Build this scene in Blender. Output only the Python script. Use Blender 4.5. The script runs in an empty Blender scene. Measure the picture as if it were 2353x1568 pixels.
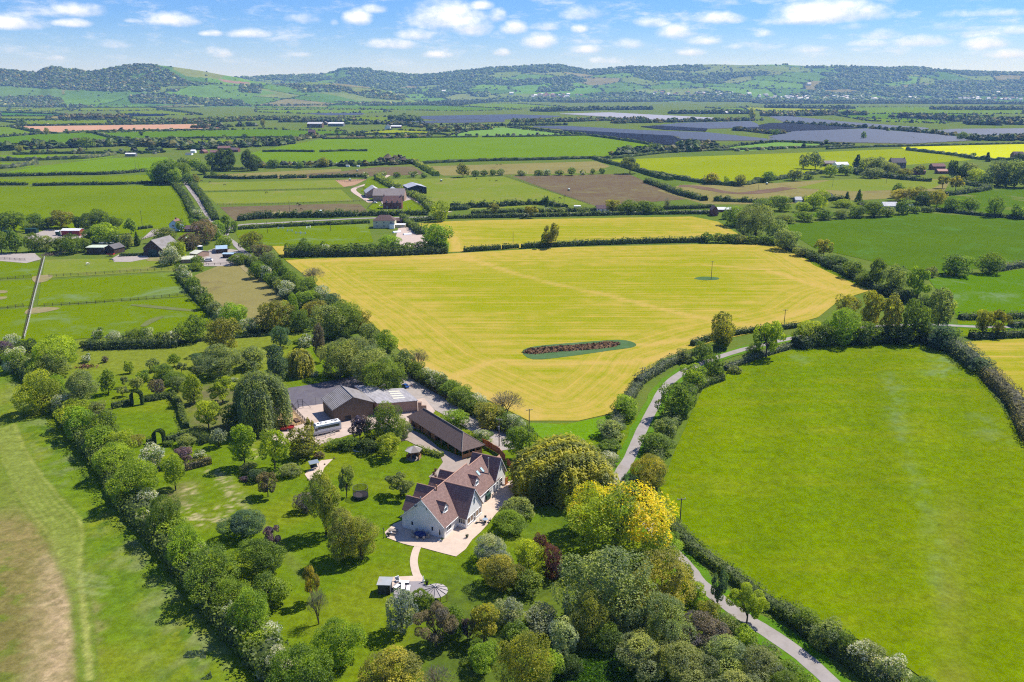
import bpy, math, random
import numpy as np
from mathutils import Vector, Matrix
# ---------------------------------------------------------------- camera, sky, sun, exposure
SC = bpy.context.scene
CAM_H = 90.0
PITCH = math.atan(579/1880)
cam = bpy.data.cameras.new('camera'); camo = bpy.data.objects.new('camera', cam)
SC.collection.objects.link(camo); SC.camera = camo
cam.sensor_width = 36; cam.lens = 36*1880/2353; cam.clip_start = 1; cam.clip_end = 60000
camo.location = (0, 0, CAM_H); camo.rotation_euler = (math.pi/2-PITCH, 0, 0)
SUN_EL = math.radians(53); SUN_AZ = math.atan2(0.84, 0.545)      # clockwise from +Y
SUN_STRENGTH = 5.0; SKY_STRENGTH = 0.085; EXPOSURE = 0.48
HAZE_DENSITY = 7.4e-5; HAZE_COLOUR = (0.30, 0.56, 1.0)
SC.view_settings.view_transform = 'Standard'; SC.view_settings.look = 'None'
SC.view_settings.exposure = EXPOSURE; SC.view_settings.gamma = 1; SC.view_settings.use_curve_mapping = False
SC.cycles.max_bounces = 6; SC.cycles.diffuse_bounces = 3; SC.cycles.transmission_bounces = 3
SC.cycles.volume_bounces = 0; SC.cycles.transparent_max_bounces = 8; SC.cycles.use_denoising = False
SC.cycles.pixel_filter_type = 'BLACKMAN_HARRIS'; SC.cycles.filter_width = 1.15
SC.cycles.caustics_reflective = False; SC.cycles.caustics_refractive = False
sl = bpy.data.lights.new('sun', 'SUN'); sl.energy = SUN_STRENGTH; sl.angle = math.radians(0.53); sl.color = (1.0, 0.955, 0.88)
so = bpy.data.objects.new('sun', sl); SC.collection.objects.link(so)
_sd = Vector((math.sin(SUN_AZ)*math.cos(SUN_EL), math.cos(SUN_AZ)*math.cos(SUN_EL), math.sin(SUN_EL)))
so.rotation_euler = (-_sd).to_track_quat('-Z', 'Y').to_euler(); so.location = (0, 0, 500)

class NT:
    """tiny node-tree writer"""
    def __init__(s, nt): s.nt = nt
    def n(s, typ, ins=None, **kw):
        nd = s.nt.nodes.new(typ)
        for k, v in kw.items(): setattr(nd, k, v)
        for k, v in (ins or {}).items():
            if isinstance(v, bpy.types.NodeSocket): s.nt.links.new(v, nd.inputs[k])
            else: nd.inputs[k].default_value = v
        return nd
    def m(s, op, a, b=0.0, c=None, clamp=False):
        d = {0: a, 1: b}
        if c is not None: d[2] = c
        return s.n('ShaderNodeMath', d, operation=op, use_clamp=clamp).outputs[0]
    def mix(s, f, a, b, mode='MIX'):
        nd = s.n('ShaderNodeMix', data_type='RGBA', blend_type=mode)
        for k, v in ((0, f), (6, a), (7, b)):
            if isinstance(v, bpy.types.NodeSocket): s.nt.links.new(v, nd.inputs[k])
            else: nd.inputs[k].default_value = (tuple(v)+(1,))[:4] if k else v
        return nd.outputs[2]
    def noise(s, vec, scale, detail=4, rough=.55, dist=0.0, out=0):
        return s.n('ShaderNodeTexNoise', {'Vector': vec, 'Scale': scale, 'Detail': detail, 'Roughness': rough, 'Distortion': dist}).outputs[out]
    def ramp(s, f, lo, hi):
        return s.n('ShaderNodeMapRange', {0: f, 1: lo, 2: hi}, interpolation_type='SMOOTHSTEP').outputs[0]
    def map(s, vec, scale=(1, 1, 1), rot=0.0, loc=(0, 0, 0)):
        return s.n('ShaderNodeMapping', {'Vector': vec, 'Scale': scale, 'Rotation': (0, 0, rot), 'Location': loc}).outputs[0]

world = bpy.data.worlds.new('World'); SC.world = world; world.use_nodes = True
w = NT(world.node_tree); world.node_tree.nodes.clear()
sky = w.n('ShaderNodeTexSky', sky_type='NISHITA', sun_disc=False, sun_elevation=SUN_EL, sun_rotation=SUN_AZ,
          altitude=100, air_density=1.0, dust_density=0.1, ozone_density=3.0)
gen = w.n('ShaderNodeTexCoord').outputs['Generated']
sep = w.n('ShaderNodeSeparateXYZ', {0: gen}); dx, dy, dz = sep.outputs
az = w.m('ARCTAN2', dx, dy)                                   # radians, 0 = north (+Y)
el = w.m('ARCSINE', dz)
# distant fair-weather clouds: soft cumulus at their own bearings and elevations, over the whole ring of the horizon
pos = w.n('ShaderNodeCombineXYZ', {0: az, 1: w.m('MULTIPLY', el, 1.6), 2: 0.0}).outputs[0]
n1 = w.noise(pos, 26.0, 7, .62, .15); n2 = w.noise(pos, 70.0, 5, .6)
edge = w.m('ADD', w.m('MULTIPLY', w.m('SUBTRACT', n1, .5), 2.4), w.m('MULTIPLY', w.m('SUBTRACT', n2, .5), .7))
CLOUDS = [  # x, y, half width, half height (photo pixels of the 2353 px print), strength
    (30,50,52,15,1), (180,22,46,15,1.0), (168,52,34,9,1), (395,45,52,15,1.0), (310,48,18,5,.6), (488,76,22,7,.8), (575,76,46,11,1),
    (820,38,30,18,1), (768,50,9,7,.5), (1030,35,92,34,1.0), (1085,62,44,18,.8), (905,100,52,13,.9), (955,78,42,14,.8), (1105,12,26,11,1), (1180,62,30,16,1),
    (1142,35,22,15,.8), (1238,92,38,20,1.1), (1152,120,20,9,.8), (1345,28,46,17,.85), (1333,66,22,10,.8), (1352,112,40,10,.8), (1250,60,30,10,.7), (700,40,34,12,.6), (250,100,34,9,.5), (860,20,26,9,.6), (1500,50,36,13,.8), (1960,60,30,9,.7), (2180,60,36,10,.6), (2330,70,34,10,.7), (1580,120,34,8,.6), (1010,125,34,8,.55),
    (1392,138,32,9,.6), (1552,72,42,18,.85), (1615,94,36,9,.7), (1646,40,56,14,1), (1896,27,112,26,1.25), (1815,46,50,12,.9), (2030,78,42,12,.8), (2110,92,54,13,.8),
    (2000,98,40,8,.6), (2268,96,40,15,.9), (2323,124,38,10,.7), (1760,76,20,7,.4), (1690,106,26,7,.4), (1860,112,30,8,.4),
    (2270,30,80,7,.45), (480,118,34,8,.4), (510,125,26,7,.45), (690,126,22,5,.35), (110,132,22,6,.3), (1450,100,40,10,.4), (640,88,30,6,.35)]
cov = None; shade = None
def px_dir(px, py):
    cx = (px-1176.5)/1880; cy = (784-py)/1880; c, s_ = math.cos(PITCH), math.sin(PITCH)
    v = Vector((cx, c+cy*s_, -s_+cy*c)).normalized()
    return math.atan2(v.x, v.y), math.asin(v.z)
for (px, py, hw, hh, st) in CLOUDS:
    a0, e0 = px_dir(px, py+hh*.35)
    u = w.m('MULTIPLY_ADD', az, 1880/hw/1.12, -a0*1880/hw/1.12)
    v = w.m('MULTIPLY_ADD', el, 1880/hh/1.3, -e0*1880/hh/1.3)
    vneg = w.m('MULTIPLY', w.m('MINIMUM', v, 0.0), 1.5)          # flat bases
    d2 = w.m('ADD', w.m('MULTIPLY', u, u), w.m('ADD', w.m('MULTIPLY', v, v), w.m('MULTIPLY', vneg, vneg)))
    f = w.m('MULTIPLY', w.m('SUBTRACT', 1.0, d2), st)
    f = w.m('MAXIMUM', f, -1.6)
    sh = w.m('MULTIPLY', w.m('SUBTRACT', v, w.m('MULTIPLY', u, .25)), w.ramp(f, -.3, .3))
    cov = f if cov is None else w.m('MAXIMUM', cov, f)
    shade = sh if shade is None else w.m('ADD', shade, sh)
# everywhere else round the sky the same scattered small clouds
bg = w.m('MULTIPLY_ADD', w.noise(pos, 9.0, 3, .5), 5.0, -3.35)
side = w.ramp(w.m('ABSOLUTE', az), .60, .72)
cov = w.m('MAXIMUM', cov, w.m('SUBTRACT', bg, w.m('MULTIPLY', w.m('SUBTRACT', 1.0, side), 1.0)))
cmask = w.ramp(w.m('ADD', cov, edge), -.25, 1.45)
cmask = w.m('MULTIPLY', cmask, w.ramp(el, .004, .03))
wisp = w.m('MULTIPLY', w.ramp(w.noise(w.map(pos, (1, 2.2, 1)), 17.0, 6, .68), .48, .74), .55)
cmask = w.m('MAXIMUM', cmask, w.m('MULTIPLY', wisp, w.ramp(el, .01, .05)))
lum = w.m('ADD', w.m('ADD', w.m('MULTIPLY', shade, .6), w.m('MULTIPLY', edge, .35)), .25)
ccol = w.mix(w.ramp(lum, -.5, .75), (5.6, 6.4, 8.6), (11.4, 11.7, 12.4))
tint = w.mix(w.ramp(el, -.01, .085), (.92, 1.02, 1.36), (.40, .70, 1.30))
skyc = w.mix(1.0, sky.outputs[0], tint, 'MULTIPLY')
col = w.mix(cmask, skyc, ccol)
bgn = w.n('ShaderNodeBackground', {'Color': col, 'Strength': SKY_STRENGTH})
w.nt.links.new(bgn.outputs[0], w.n('ShaderNodeOutputWorld').inputs[0])

# ---------------------------------------------------------------- helpers: placing
FOC = 1880.0; _c, _s = math.cos(PITCH), math.sin(PITCH)
def gp(x, y, z=0.0):
    cx = (x-1176.5)/FOC; cy = (784-y)/FOC
    t = (z-CAM_H)/(-_s+cy*_c)
    return Vector((cx*t, (_c+cy*_s)*t, z))
def ht(gy, y):
    cy = (784-y)/FOC
    return CAM_H+gy*(-_s+cy*_c)/(_c+cy*_s)
def proj(X, Y, Z):
    Z = Z-CAM_H; d = Y*_c-Z*_s
    return 1176.5+FOC*X/d, 784-FOC*(Y*_s+Z*_c)/d
def pxm(x, y):
    """photo-print pixels per metre at a ground point"""
    p = gp(x, y); return FOC/(p.y*_c+CAM_H*_s)
COL = SC.collection
def link(o, parent=None):
    COL.objects.link(o)
    if parent is not None: o.parent = parent
    return o
def tag(o, label=None, cat=None, group=None, kind=None):
    if label: o['label'] = label
    if cat: o['category'] = cat
    if group: o['group'] = group
    if kind: o['kind'] = kind
    return o
def empty(name, loc=(0, 0, 0), rot=0.0, label=None, cat=None, group=None, scale=None):
    o = bpy.data.objects.new(name, None); link(o); o.location = loc; o.rotation_euler = (0, 0, rot); o.empty_display_size = .5
    if scale: o.scale = scale
    return tag(o, label, cat, group)
def meshobj(name, verts, faces, mats, parent=None, midx=None, smooth=False, attrs=None):
    me = bpy.data.meshes.new(name)
    verts = np.asarray(verts, dtype=np.float32).reshape(-1, 3)
    if isinstance(faces, np.ndarray):
        k = faces.shape[1]; nf = len(faces)
        me.vertices.add(len(verts)); me.vertices.foreach_set('co', verts.ravel())
        me.loops.add(nf*k); me.loops.foreach_set('vertex_index', faces.astype(np.int32).ravel())
        me.polygons.add(nf); me.polygons.foreach_set('loop_start', np.arange(nf, dtype=np.int32)*k)
        try: me.polygons.foreach_set('loop_total', np.full(nf, k, dtype=np.int32))
        except Exception: pass
    else:
        me.from_pydata([tuple(map(float, v)) for v in verts], [], [tuple(f) for f in faces])
    for m in (mats if isinstance(mats, (list, tuple)) else [mats]): me.materials.append(m)
    if midx is not None: me.polygons.foreach_set('material_index', np.asarray(midx, dtype=np.int32))
    me.polygons.foreach_set('use_smooth', np.full(len(me.polygons), bool(smooth)))
    for an, dom, dat in (attrs or []):
        dat = np.asarray(dat, dtype=np.float32)
        a = me.attributes.new(an, 'FLOAT' if dat.ndim == 1 else 'FLOAT_COLOR', dom)
        a.data.foreach_set('value' if dat.ndim == 1 else 'color', dat.ravel())
    me.update(); me.validate()
    return link(bpy.data.objects.new(name, me), parent)
class MB:
    def __init__(s): s.v = []; s.f = []; s.m = []
    def add(s, vs, fs, m=0):
        b = len(s.v); s.v += [tuple(v) for v in vs]; s.f += [tuple(b+i for i in f) for f in fs]; s.m += [m]*len(fs); return s
    def box(s, x0, y0, z0, x1, y1, z1, m=0):
        return s.add([(x0,y0,z0),(x1,y0,z0),(x1,y1,z0),(x0,y1,z0),(x0,y0,z1),(x1,y0,z1),(x1,y1,z1),(x0,y1,z1)],
                     [(0,3,2,1),(4,5,6,7),(0,1,5,4),(1,2,6,5),(2,3,7,6),(3,0,4,7)], m)
    def prism(s, poly, z0, z1, m=0):
        n = len(poly); zt = z1 if isinstance(z1, (list, tuple)) else [z1]*n
        vs = [(p[0], p[1], z0) for p in poly]+[(p[0], p[1], zt[i]) for i, p in enumerate(poly)]
        return s.add(vs, [tuple(range(n))[::-1], tuple(range(n, 2*n))]+[(i, (i+1) % n, n+(i+1) % n, n+i) for i in range(n)], m)
    def slab(s, pts, th, m=0):
        """a sheet through pts thickened downwards by th"""
        n = len(pts); vs = [tuple(p) for p in pts]+[(p[0], p[1], p[2]-th) for p in pts]
        return s.add(vs, [tuple(range(n)), tuple(range(n, 2*n))[::-1]]+[(i, n+i, n+(i+1) % n, (i+1) % n) for i in range(n)], m)
    def tube(s, p0, p1, r0, r1=None, n=5, m=0, cap=True):
        p0, p1 = Vector(p0), Vector(p1); r1 = r0 if r1 is None else r1
        d = (p1-p0).normalized(); a = d.orthogonal().normalized(); b = d.cross(a); vs = []
        for p, r in ((p0, r0), (p1, r1)):
            vs += [p+(a*math.cos(2*math.pi*i/n)+b*math.sin(2*math.pi*i/n))*r for i in range(n)]
        fs = [(i, (i+1) % n, n+(i+1) % n, n+i) for i in range(n)]
        if cap: fs += [tuple(range(n))[::-1], tuple(range(n, 2*n))]
        return s.add(vs, fs, m)
    def build(s, name, mats, parent=None, smooth=False):
        return meshobj(name, s.v, s.f, mats, parent, s.m, smooth)
def vnoise(x, y, seed=0):
    x = np.asarray(x, float); y = np.asarray(y, float); xi = np.floor(x).astype(np.int64); yi = np.floor(y).astype(np.int64)
    fx = x-xi; fy = y-yi; fx = fx*fx*(3-2*fx); fy = fy*fy*(3-2*fy)
    def h(a, b):
        q = (a*374761393+b*668265263+seed*2147483647) & 0x7fffffff
        q = ((q ^ (q >> 13))*1274126177) & 0x7fffffff
        return ((q ^ (q >> 16)) & 0xffff)/65535.0
    return (h(xi, yi)*(1-fx)+h(xi+1, yi)*fx)*(1-fy)+(h(xi, yi+1)*(1-fx)+h(xi+1, yi+1)*fx)*fy
def fbm(x, y, oct=4, seed=0):
    t = 0; a = .5
    for i in range(oct): t = t+a*vnoise(np.asarray(x)*2**i, np.asarray(y)*2**i, seed+i*7); a *= .5
    return t/(1-.5**oct)
def inpoly(x, y, poly):
    x = np.asarray(x); y = np.asarray(y); r = np.zeros(x.shape, bool); n = len(poly)
    for i in range(n):
        x0, y0 = poly[i][:2]; x1, y1 = poly[(i+1) % n][:2]
        if y0 == y1: continue
        c = ((y0 > y) != (y1 > y)) & (x < (x1-x0)*(y-y0)/(y1-y0)+x0); r ^= c
    return r
def segdist(x, y, poly, closed=True):
    d = np.full(np.shape(x), 1e9); n = len(poly)
    for i in range(n if closed else n-1):
        x0, y0 = poly[i][:2]; x1, y1 = poly[(i+1) % n][:2]; ex, ey = x1-x0, y1-y0; L = ex*ex+ey*ey+1e-9
        t = np.clip(((x-x0)*ex+(y-y0)*ey)/L, 0, 1); d = np.minimum(d, np.hypot(x-x0-t*ex, y-y0-t*ey))
    return d
def smooth_poly(pts, n=6, closed=False):
    """Catmull-Rom through 2-D points"""
    P = [Vector(p[:2]) for p in pts]; out = []; N = len(P)
    for i in range(N if closed else N-1):
        a = P[(i-1) % N] if closed or i else P[0]; b = P[i]; c = P[(i+1) % N]; d = P[(i+2) % N] if closed or i+2 < N else P[-1]
        for k in range(n):
            t = k/n; out.append(.5*((2*b)+(c-a)*t+(2*a-5*b+4*c-d)*t*t+(3*b-a-3*c+d)*t**3))
    if not closed: out.append(P[-1])
    return out

# ---------------------------------------------------------------- materials
MATS = {}
def mat_new(name):
    m = bpy.data.materials.new(name); m.use_nodes = True; m.node_tree.nodes.clear(); return m, NT(m.node_tree)
def finish(m, t, col, rough=.9, spec=.2, bump=None, bd=.1, metallic=0.0):
    b = t.n('ShaderNodeBsdfPrincipled', {'Base Color': col, 'Roughness': rough, 'Specular IOR Level': spec, 'Metallic': metallic})
    if bump is not None:
        bn = t.n('ShaderNodeBump', {'Height': bump, 'Distance': bd, 'Strength': 1.0}); t.nt.links.new(bn.outputs[0], b.inputs['Normal'])
    t.nt.links.new(b.outputs[0], t.n('ShaderNodeOutputMaterial').inputs[0]); return m
def plain(name, c, rough=.7, spec=.3, var=.12, scale=1.5, grime=None, metallic=0.0):
    """a solid surface with uneven tone and a little dirt"""
    if name in MATS: return MATS[name]
    m, t = mat_new(name); o = t.n('ShaderNodeTexCoord').outputs['Object']
    n = t.noise(o, scale, 6, .65); g = t.noise(o, scale*7, 3, .6)
    k = t.m('ADD', t.m('MULTIPLY', t.m('SUBTRACT', n, .5), var*4), t.m('MULTIPLY', t.m('SUBTRACT', g, .5), var*2))
    col = t.mix(1.0, (c[0], c[1], c[2]), t.n('ShaderNodeCombineColor', {0: t.m('ADD', k, 1), 1: t.m('ADD', k, 1), 2: t.m('ADD', k, 1)}).outputs[0], 'MULTIPLY')
    if grime: col = t.mix(t.m('MULTIPLY', t.ramp(t.noise(o, scale*.6, 5, .7), .45, .72), .7), col, grime)
    MATS[name] = finish(m, t, col, rough, spec, g, .01, metallic); return m
def tiles(name, c1, c2, row=.3, ang=0.0, lichen=(.22, .20, .15), lk=.5):
    """clay or slate courses: mottled colour, course lines in relief"""
    if name in MATS: return MATS[name]
    m, t = mat_new(name); o = t.n('ShaderNodeTexCoord').outputs['Object']
    br = t.n('ShaderNodeTexBrick', {'Vector': t.map(o, (1, 1, 1.0), ang), 'Color1': tuple(c1)+(1,), 'Color2': tuple(c2)+(1,), 'Mortar': (c1[0]*.5, c1[1]*.5, c1[2]*.5, 1),
        'Scale': 1.0, 'Mortar Size': .012, 'Bias': 0.0, 'Brick Width': .3, 'Row Height': row})
    n = t.noise(o, .45, 6, .7); n2 = t.noise(o, 2.2, 5, .75)
    col = t.mix(t.m('MULTIPLY', t.ramp(n, .35, .7), .5), br.outputs[0], c2)
    col = t.mix(t.m('MULTIPLY', t.ramp(n2, .5, .74), lk), col, lichen)
    MATS[name] = finish(m, t, col, .88, .15, t.m('ADD', br.outputs[1], t.m('MULTIPLY', n2, -.6)), .03); return m
def sheet(name, c, rib=.3, rust=(.16, .13, .10), amt=.6):
    """corrugated sheet roofing, weathered"""
    if name in MATS: return MATS[name]
    m, t = mat_new(name); o = t.n('ShaderNodeTexCoord').outputs['Object']; sp = t.n('ShaderNodeSeparateXYZ', {0: o})
    wv = t.m('SINE', t.m('MULTIPLY', sp.outputs[0], 2*math.pi/rib))
    n = t.noise(t.map(o, (1, .3, 1)), .8, 6, .7); st = t.noise(t.map(o, (2.2, .12, 1)), 1.2, 4, .6)
    col = t.mix(t.m('MULTIPLY', t.ramp(n, .4, .7), amt), c, rust); col = t.mix(t.m('MULTIPLY', t.ramp(st, .45, .75), .35), col, (c[0]*.55, c[1]*.55, c[2]*.56))
    pan = t.n('ShaderNodeTexBrick', {'Vector': o, 'Color1': (1, 1, 1, 1), 'Color2': (.8, .8, .8, 1), 'Mortar': (.5, .5, .5, 1), 'Scale': 1.0, 'Mortar Size': .03, 'Brick Width': 1.1, 'Row Height': 2.4})
    col = t.mix(.6, col, pan.outputs[0], 'MULTIPLY')
    MATS[name] = finish(m, t, col, .75, .25, wv, .03); return m
def grass_mat(name, c1, c2, stripe=None, patch=None, pk=.3, fine=1.0, big=.012):
    """field surface: c1/c2 broad tone change, fine tufts, optional mowing/drill stripes (angle, spacing, strength) and worn patch colour"""
    if name in MATS: return MATS[name]
    m, t = mat_new(name); o = t.n('ShaderNodeNewGeometry').outputs['Position']
    b = t.noise(o, big, 5, .6, .4); md = t.noise(o, .11, 5, .6, .2); f = t.noise(o, 1.1*fine, 4, .7)
    k = t.m('ADD', t.m('MULTIPLY', b, .55), t.m('MULTIPLY', md, .45))
    col = t.mix(t.ramp(k, .36, .64), c1, c2)
    if stripe:
        ang, sp, st = stripe
        r = t.n('ShaderNodeSeparateXYZ', {0: t.map(o, (1, 1, 1), -ang)}).outputs[1]
        nz = t.noise(t.map(o, (.02, 1.0/sp, 1), -ang), 1.0, 4, .7, .1)
        sw = t.m('MULTIPLY_ADD', t.m('SINE', t.m('MULTIPLY', r, 2*math.pi/sp)), .5, .5)
        col = t.mix(t.m('MULTIPLY', t.m('ADD', t.m('MULTIPLY', sw, .35), t.m('MULTIPLY', t.ramp(nz, .3, .7), .65)), st), col, (c2[0]*.6, c2[1]*.66, c2[2]*.6))
    if patch: col = t.mix(t.m('MULTIPLY', t.ramp(t.noise(o, .035, 6, .72, .5), .52, .70), pk*2), col, patch)
    hv = t.m('ADD', .62, t.m('MULTIPLY', f, .76)); wv = t.noise(t.map(o, (.4, 1.6, 1)), .5, 5, .75); hv = t.m('MULTIPLY', hv, t.m('MULTIPLY_ADD', wv, .5, .75))
    col = t.mix(1.0, col, t.n('ShaderNodeCombineColor', {0: hv, 1: hv, 2: hv}).outputs[0], 'MULTIPLY')
    MATS[name] = finish(m, t, col, 1.0, .0, t.m('ADD', f, wv), .12); return m
def paint_mat(name, fine=1.0, spread=.7):
    """reads the surface's own colour from the mesh attribute 'soil' and adds tuft-scale grain"""
    if name in MATS: return MATS[name]
    m, t = mat_new(name); o = t.n('ShaderNodeNewGeometry').outputs['Position']
    a = t.n('ShaderNodeAttribute', attribute_name='soil').outputs[0]
    f = t.noise(o, 1.5*fine, 5, .78); g = t.noise(o, .45, 6, .72, .3)
    hv = t.m('MULTIPLY', t.m('MULTIPLY_ADD', t.m('SUBTRACT', f, .5), spread*2.0, 1), t.m('MULTIPLY_ADD', t.m('SUBTRACT', g, .5), 1.3, 1)); hv = t.m('MAXIMUM', hv, .3)
    col = t.mix(1.0, a, t.n('ShaderNodeCombineColor', {0: hv, 1: hv, 2: hv}).outputs[0], 'MULTIPLY')
    MATS[name] = finish(m, t, col, 1.0, .0, f, .12); return m
def foliage_mat(name, base=None, vary=.72, obj=True):
    if name in MATS: return MATS[name]
    m, t = mat_new(name)
    c = t.n('ShaderNodeObjectInfo').outputs['Color'] if obj else t.n('ShaderNodeAttribute', attribute_name='leafcol').outputs[0]
    if base is not None: c = t.mix(0.0, base, base)
    tn = t.n('ShaderNodeAttribute', attribute_name='tint').outputs['Fac']
    k = t.m('MULTIPLY_ADD', tn, vary*1.6, 1-vary*.8)
    kc = t.n('ShaderNodeCombineColor', {0: t.m('MULTIPLY', k, t.m('MULTIPLY_ADD', tn, .3, .85)), 1: k, 2: t.m('MULTIPLY_ADD', tn, -.2, 1.1)}).outputs[0]
    col = t.mix(1.0, c, kc, 'MULTIPLY')
    d = t.n('ShaderNodeBsdfDiffuse', {'Color': col}); tr = t.n('ShaderNodeBsdfTranslucent', {'Color': t.mix(1.0, col, (1.15, 1.2, .6), 'MULTIPLY')})
    g = t.n('ShaderNodeBsdfGlossy', {'Color': (1, 1, 1, 1), 'Roughness': .55})
    s1 = t.n('ShaderNodeMixShader', {0: .54, 1: d.outputs[0], 2: tr.outputs[0]}); s2 = t.n('ShaderNodeMixShader', {0: .018, 1: s1.outputs[0], 2: g.outputs[0]})
    t.nt.links.new(s2.outputs[0], t.n('ShaderNodeOutputMaterial').inputs[0]); MATS[name] = m; return m
M_LEAF = foliage_mat('leaves'); M_WHITE = foliage_mat('white_blossom', (.62, .63, .56), .25); M_GOLD = foliage_mat('yellow_blossom', (.80, .66, .02), .25)
M_PINK = foliage_mat('pink_blossom', (.42, .14, .26), .4)
M_FARLEAF = foliage_mat('far_leaves', obj=False)
M_BARK = plain('bark', (.085, .068, .05), .95, .1, .3, 2.0); M_BARKG = plain('pale_bark', (.17, .145, .11), .95, .1, .3, 2.0)
# ---------------------------------------------------------------- ground and fields
_fi = [0]
def W2(poly): return [tuple(gp(x, y)[:2]) for x, y in poly]
def grid_sheet(name, wpoly, step, z, mat, attrfn, parent=None):
    a = np.array(wpoly); x0, y0 = a.min(0)-step; x1, y1 = a.max(0)+step
    xs = np.arange(x0, x1+step, step); ys = np.arange(y0, y1+step, step); X, Y = np.meshgrid(xs, ys)
    ins = inpoly(X, Y, wpoly); cell = ins[:-1, :-1] | ins[1:, :-1] | ins[:-1, 1:] | ins[1:, 1:]
    out = ~ins; need = np.zeros_like(ins)
    for sl_ in ((slice(0, -1), slice(0, -1)), (slice(1, None), slice(0, -1)), (slice(0, -1), slice(1, None)), (slice(1, None), slice(1, None))): need[sl_] |= cell
    q = out & need; px_, py_ = X[q], Y[q]; best = np.full(px_.shape, 1e9); bx = px_.copy(); by = py_.copy(); n = len(wpoly)
    for i in range(n):
        ax, ay = wpoly[i]; ex, ey = wpoly[(i+1) % n][0]-ax, wpoly[(i+1) % n][1]-ay
        t = np.clip(((px_-ax)*ex+(py_-ay)*ey)/(ex*ex+ey*ey+1e-9), 0, 1); cx, cy = ax+t*ex, ay+t*ey; d = np.hypot(px_-cx, py_-cy)
        k = d < best; best[k] = d[k]; bx[k] = cx[k]; by[k] = cy[k]
    X[q] = bx; Y[q] = by
    idx = -np.ones(X.shape, int); idx[need] = np.arange(need.sum()); vx, vy = X[need], Y[need]
    ci, cj = np.nonzero(cell); F = np.stack([idx[ci, cj], idx[ci, cj+1], idx[ci+1, cj+1], idx[ci+1, cj]], 1)
    V = np.stack([vx, vy, np.full_like(vx, z)], 1)
    return meshobj(name, V, F, mat, parent, None, True, attrfn(vx, vy))
# the vale floor
gm = grass_mat('vale_grass', (.085, .138, .016), (.120, .152, .026), None, (.12, .12, .045), .15)
tag(meshobj('ground', [(-9000, -60, 0), (9000, -60, 0), (9000, 11000, 0), (-9000, 11000, 0)], [(0, 1, 2, 3)], gm), 'green grass floor of the vale between the hedged fields', kind='structure')
PAL = {'B': ((.125, .180, .001), (.105, .158, .001)), 'G': ((.098, .170, .004), (.118, .188, .004)), 'D': ((.040, .130, .014), (.048, .145, .014)),
       'Y': ((.225, .268, .0), (.195, .240, .0)), 'R': ((.44, .46, .003), (.39, .42, .003)), 'P': ((.125, .235, .040), (.140, .250, .045)),
       'O': ((.165, .200, .022), (.135, .185, .018)), 'T': ((.215, .190, .065), (.185, .165, .052)), 'W': ((.115, .080, .050), (.145, .118, .060)),
       'K': ((.46, .27, .170), (.42, .24, .150)), 'S': ((.36, .23, .14), (.30, .19, .12)), 'L': ((.122, .205, .003), (.108, .188, .003)),
       'M': ((.062, .118, .004), (.076, .136, .004)), 'E': ((.085, .162, .001), (.072, .150, .001))}
def fmat(c, stripe=None, patch=None, pk=.3):
    k = 'field_%s_%s_%s' % (c, '%.2f' % stripe[0] if stripe else 'n', 'p' if patch else 'n')
    return grass_mat(k, PAL[c][0], PAL[c][1], stripe, patch, pk)
BRN = (.11, .078, .05); DRY = (.22, .19, .08); PALE = (.16, .22, .12)
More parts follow.
